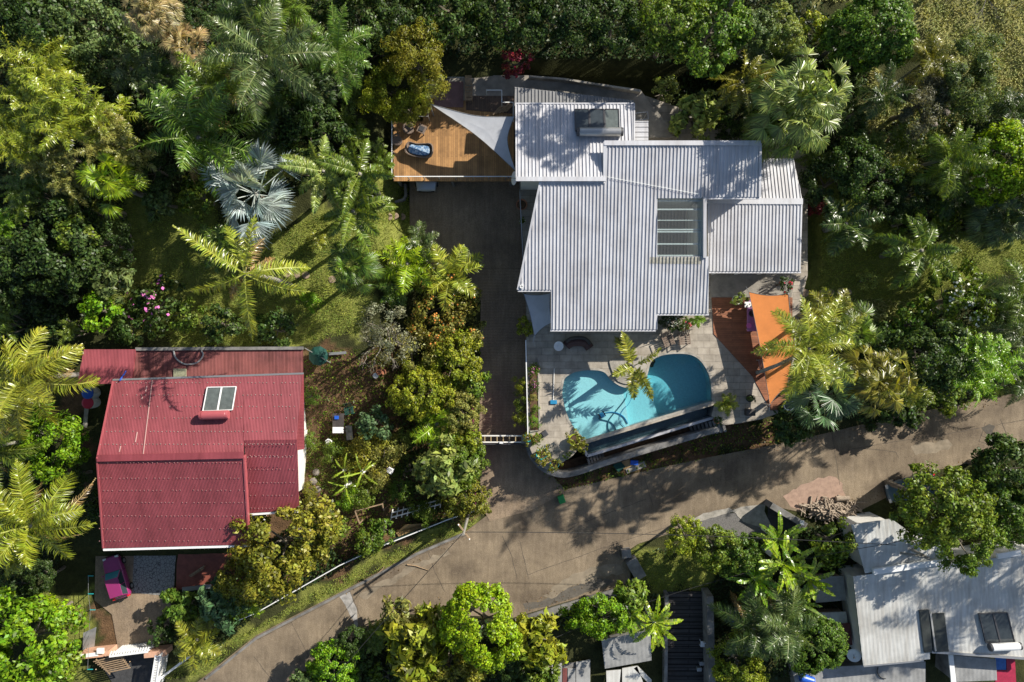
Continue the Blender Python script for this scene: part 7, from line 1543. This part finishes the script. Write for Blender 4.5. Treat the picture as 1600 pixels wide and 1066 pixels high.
t = thing('slatted_gate','white slatted gate leaf standing open towards the bottom edge','gate',at(240,1045,0)); mb=MB()
for i in range(22): p=at(247,1026,1.9).lerp(at(238,1080,1.9),i/21); mb.bar((p.x-.2,p.y,1.92),(p.x+.2,p.y,1.9),.07,.04); mb.box((p.x,p.y,1.0),(.05,.06,1.8))
part_at(mb,'slats',M['white_paint'],t); mb=MB(); mb.bar(at(243,1024,1.95),at(234,1080,1.95),.08); mb.bar(at(251,1024,1.95),at(242,1080,1.95),.08); part_at(mb,'rail',M['white_paint'],t)
t = thing('pergola','brown wooden slat pergola beside the white gate','pergola',at(175,1040,0)); mb=MB()
for i in range(8): mb.bar(at(146+i*3.2,1034+i*2.4,1.5),at(190+i*2.0,1023+i*2.9,1.5),.07,.05)
mb.bar(at(150,1030,1.44),at(172,1054,1.44),.07,.05); mb.bar(at(186,1022,1.44),at(202,1044,1.44),.07,.05)
part_at(mb,'slats',M['wood'],t); mb=MB(); [mb.bar(at(x,y,0),at(x,y,1.5),.08) for x,y in ((150,1046),(203,1034))]; part_at(mb,'posts',M['wood'],t)
slab('gate_apron',[(150,1026),(240,1022),(236,1090),(190,1090)],0,M['asphalt'],.05,zfun=lambda x,y:.02)
o=MB().bar(at(121,1026,1.2),at(153,1022,1.2),.28,.06).build('board',M['white_paint']); tag(o,'white board sticking out left of the peach gate wall','board')
t=thing('sheet_fence','grey tin sheet fence beside the wire fence','fence',at(138,1000,0)); mb=MB(); mb.add([at(129,1022,.02),at(147,1010,.02),at(150,980,1.3),at(130,989,1.3)]+[at(129.6,1022,.0),at(147.6,1010,.0),at(150.6,980,1.28),at(130.6,989,1.28)],[(0,1,2,3),(4,7,6,5),(0,4,5,1),(1,5,6,2),(2,6,7,3),(3,7,4,0)]); part_at(mb,'sheet',M['grey_sheet'],t)
t=thing('guard_rail','white guard rail beside the gate apron','guard rail',at(270,1045,0)); mb=MB(); mb.bar(at(240,1068,.9),at(297,1025,.9),.16,.25); part_at(mb,'rail',M['white_paint'],t); mb=MB(); [mb.bar(at(x,y,0),at(x,y,.85),.1) for x,y in ((250,1060),(270,1045),(290,1030))]; part_at(mb,'posts',M['steel'],t)
t=thing('fence','green post wire fence beside the magenta car','fence',at(138,960,0)); mb=MB(); q=[(138,900),(138,928),(141,953),(137,1046)]
for p in q: mb.bar(at(*p,0),at(*p,1.5),.06); mb.bar(at(*p,1.5),at(p[0]+8,p[1],1.5),.05,.05)
part_at(mb,'posts',M['teal_plastic'],t); mb=MB()
for a,b in zip(q,q[1:]):
    for z_ in (.5,1.0,1.5): mb.bar(at(*a,z_),at(*b,z_),.02)
part_at(mb,'wires',M['steel'],t)
o=MB().box((0,0,.3),(.5,.9,.6)).build('scooter_cover',M['dark_floor'],bevel=.1) if False else None
# stepped path things
t=thing('plastic_chair','white plastic chair on the stepped path','chair',at(1097,1003,-.6)); MB().box((0,0,.42),(.46,.46,.05)).build('seat',M['chair_white'],t,bevel=.02); MB().box((.1,.24,.68),(.42,.05,.42)).build('backrest',M['chair_white'],t,bevel=.02)
for sx in (-.2,.2):
    for sy in (-.2,.2): MB().bar((sx,sy,0),(sx,sy,.4),.05).build('leg',M['chair_white'],t)
for px,py,lb in ((1095,1034,'pale blue bin upper of two on the stepped path'),(1091,1043,'pale blue bin lower of two on the stepped path')):
    o=MB().box((0,0,.2),(.38,.3,.4)).build('bin',M['steel'],bevel=.03); o.location=at(px,py,-.9); tag(o,lb,'bin')
o=MB().lathe([(.25,0),(.3,.3),(.28,.5)],12).build('canister',M['blue_plastic']); o.location=G(1141,964)+Vector((0,0,.2)); o.rotation_euler=(R(80),0,R(70)); tag(o,'bright blue canister lying under the dark feather palm','canister')
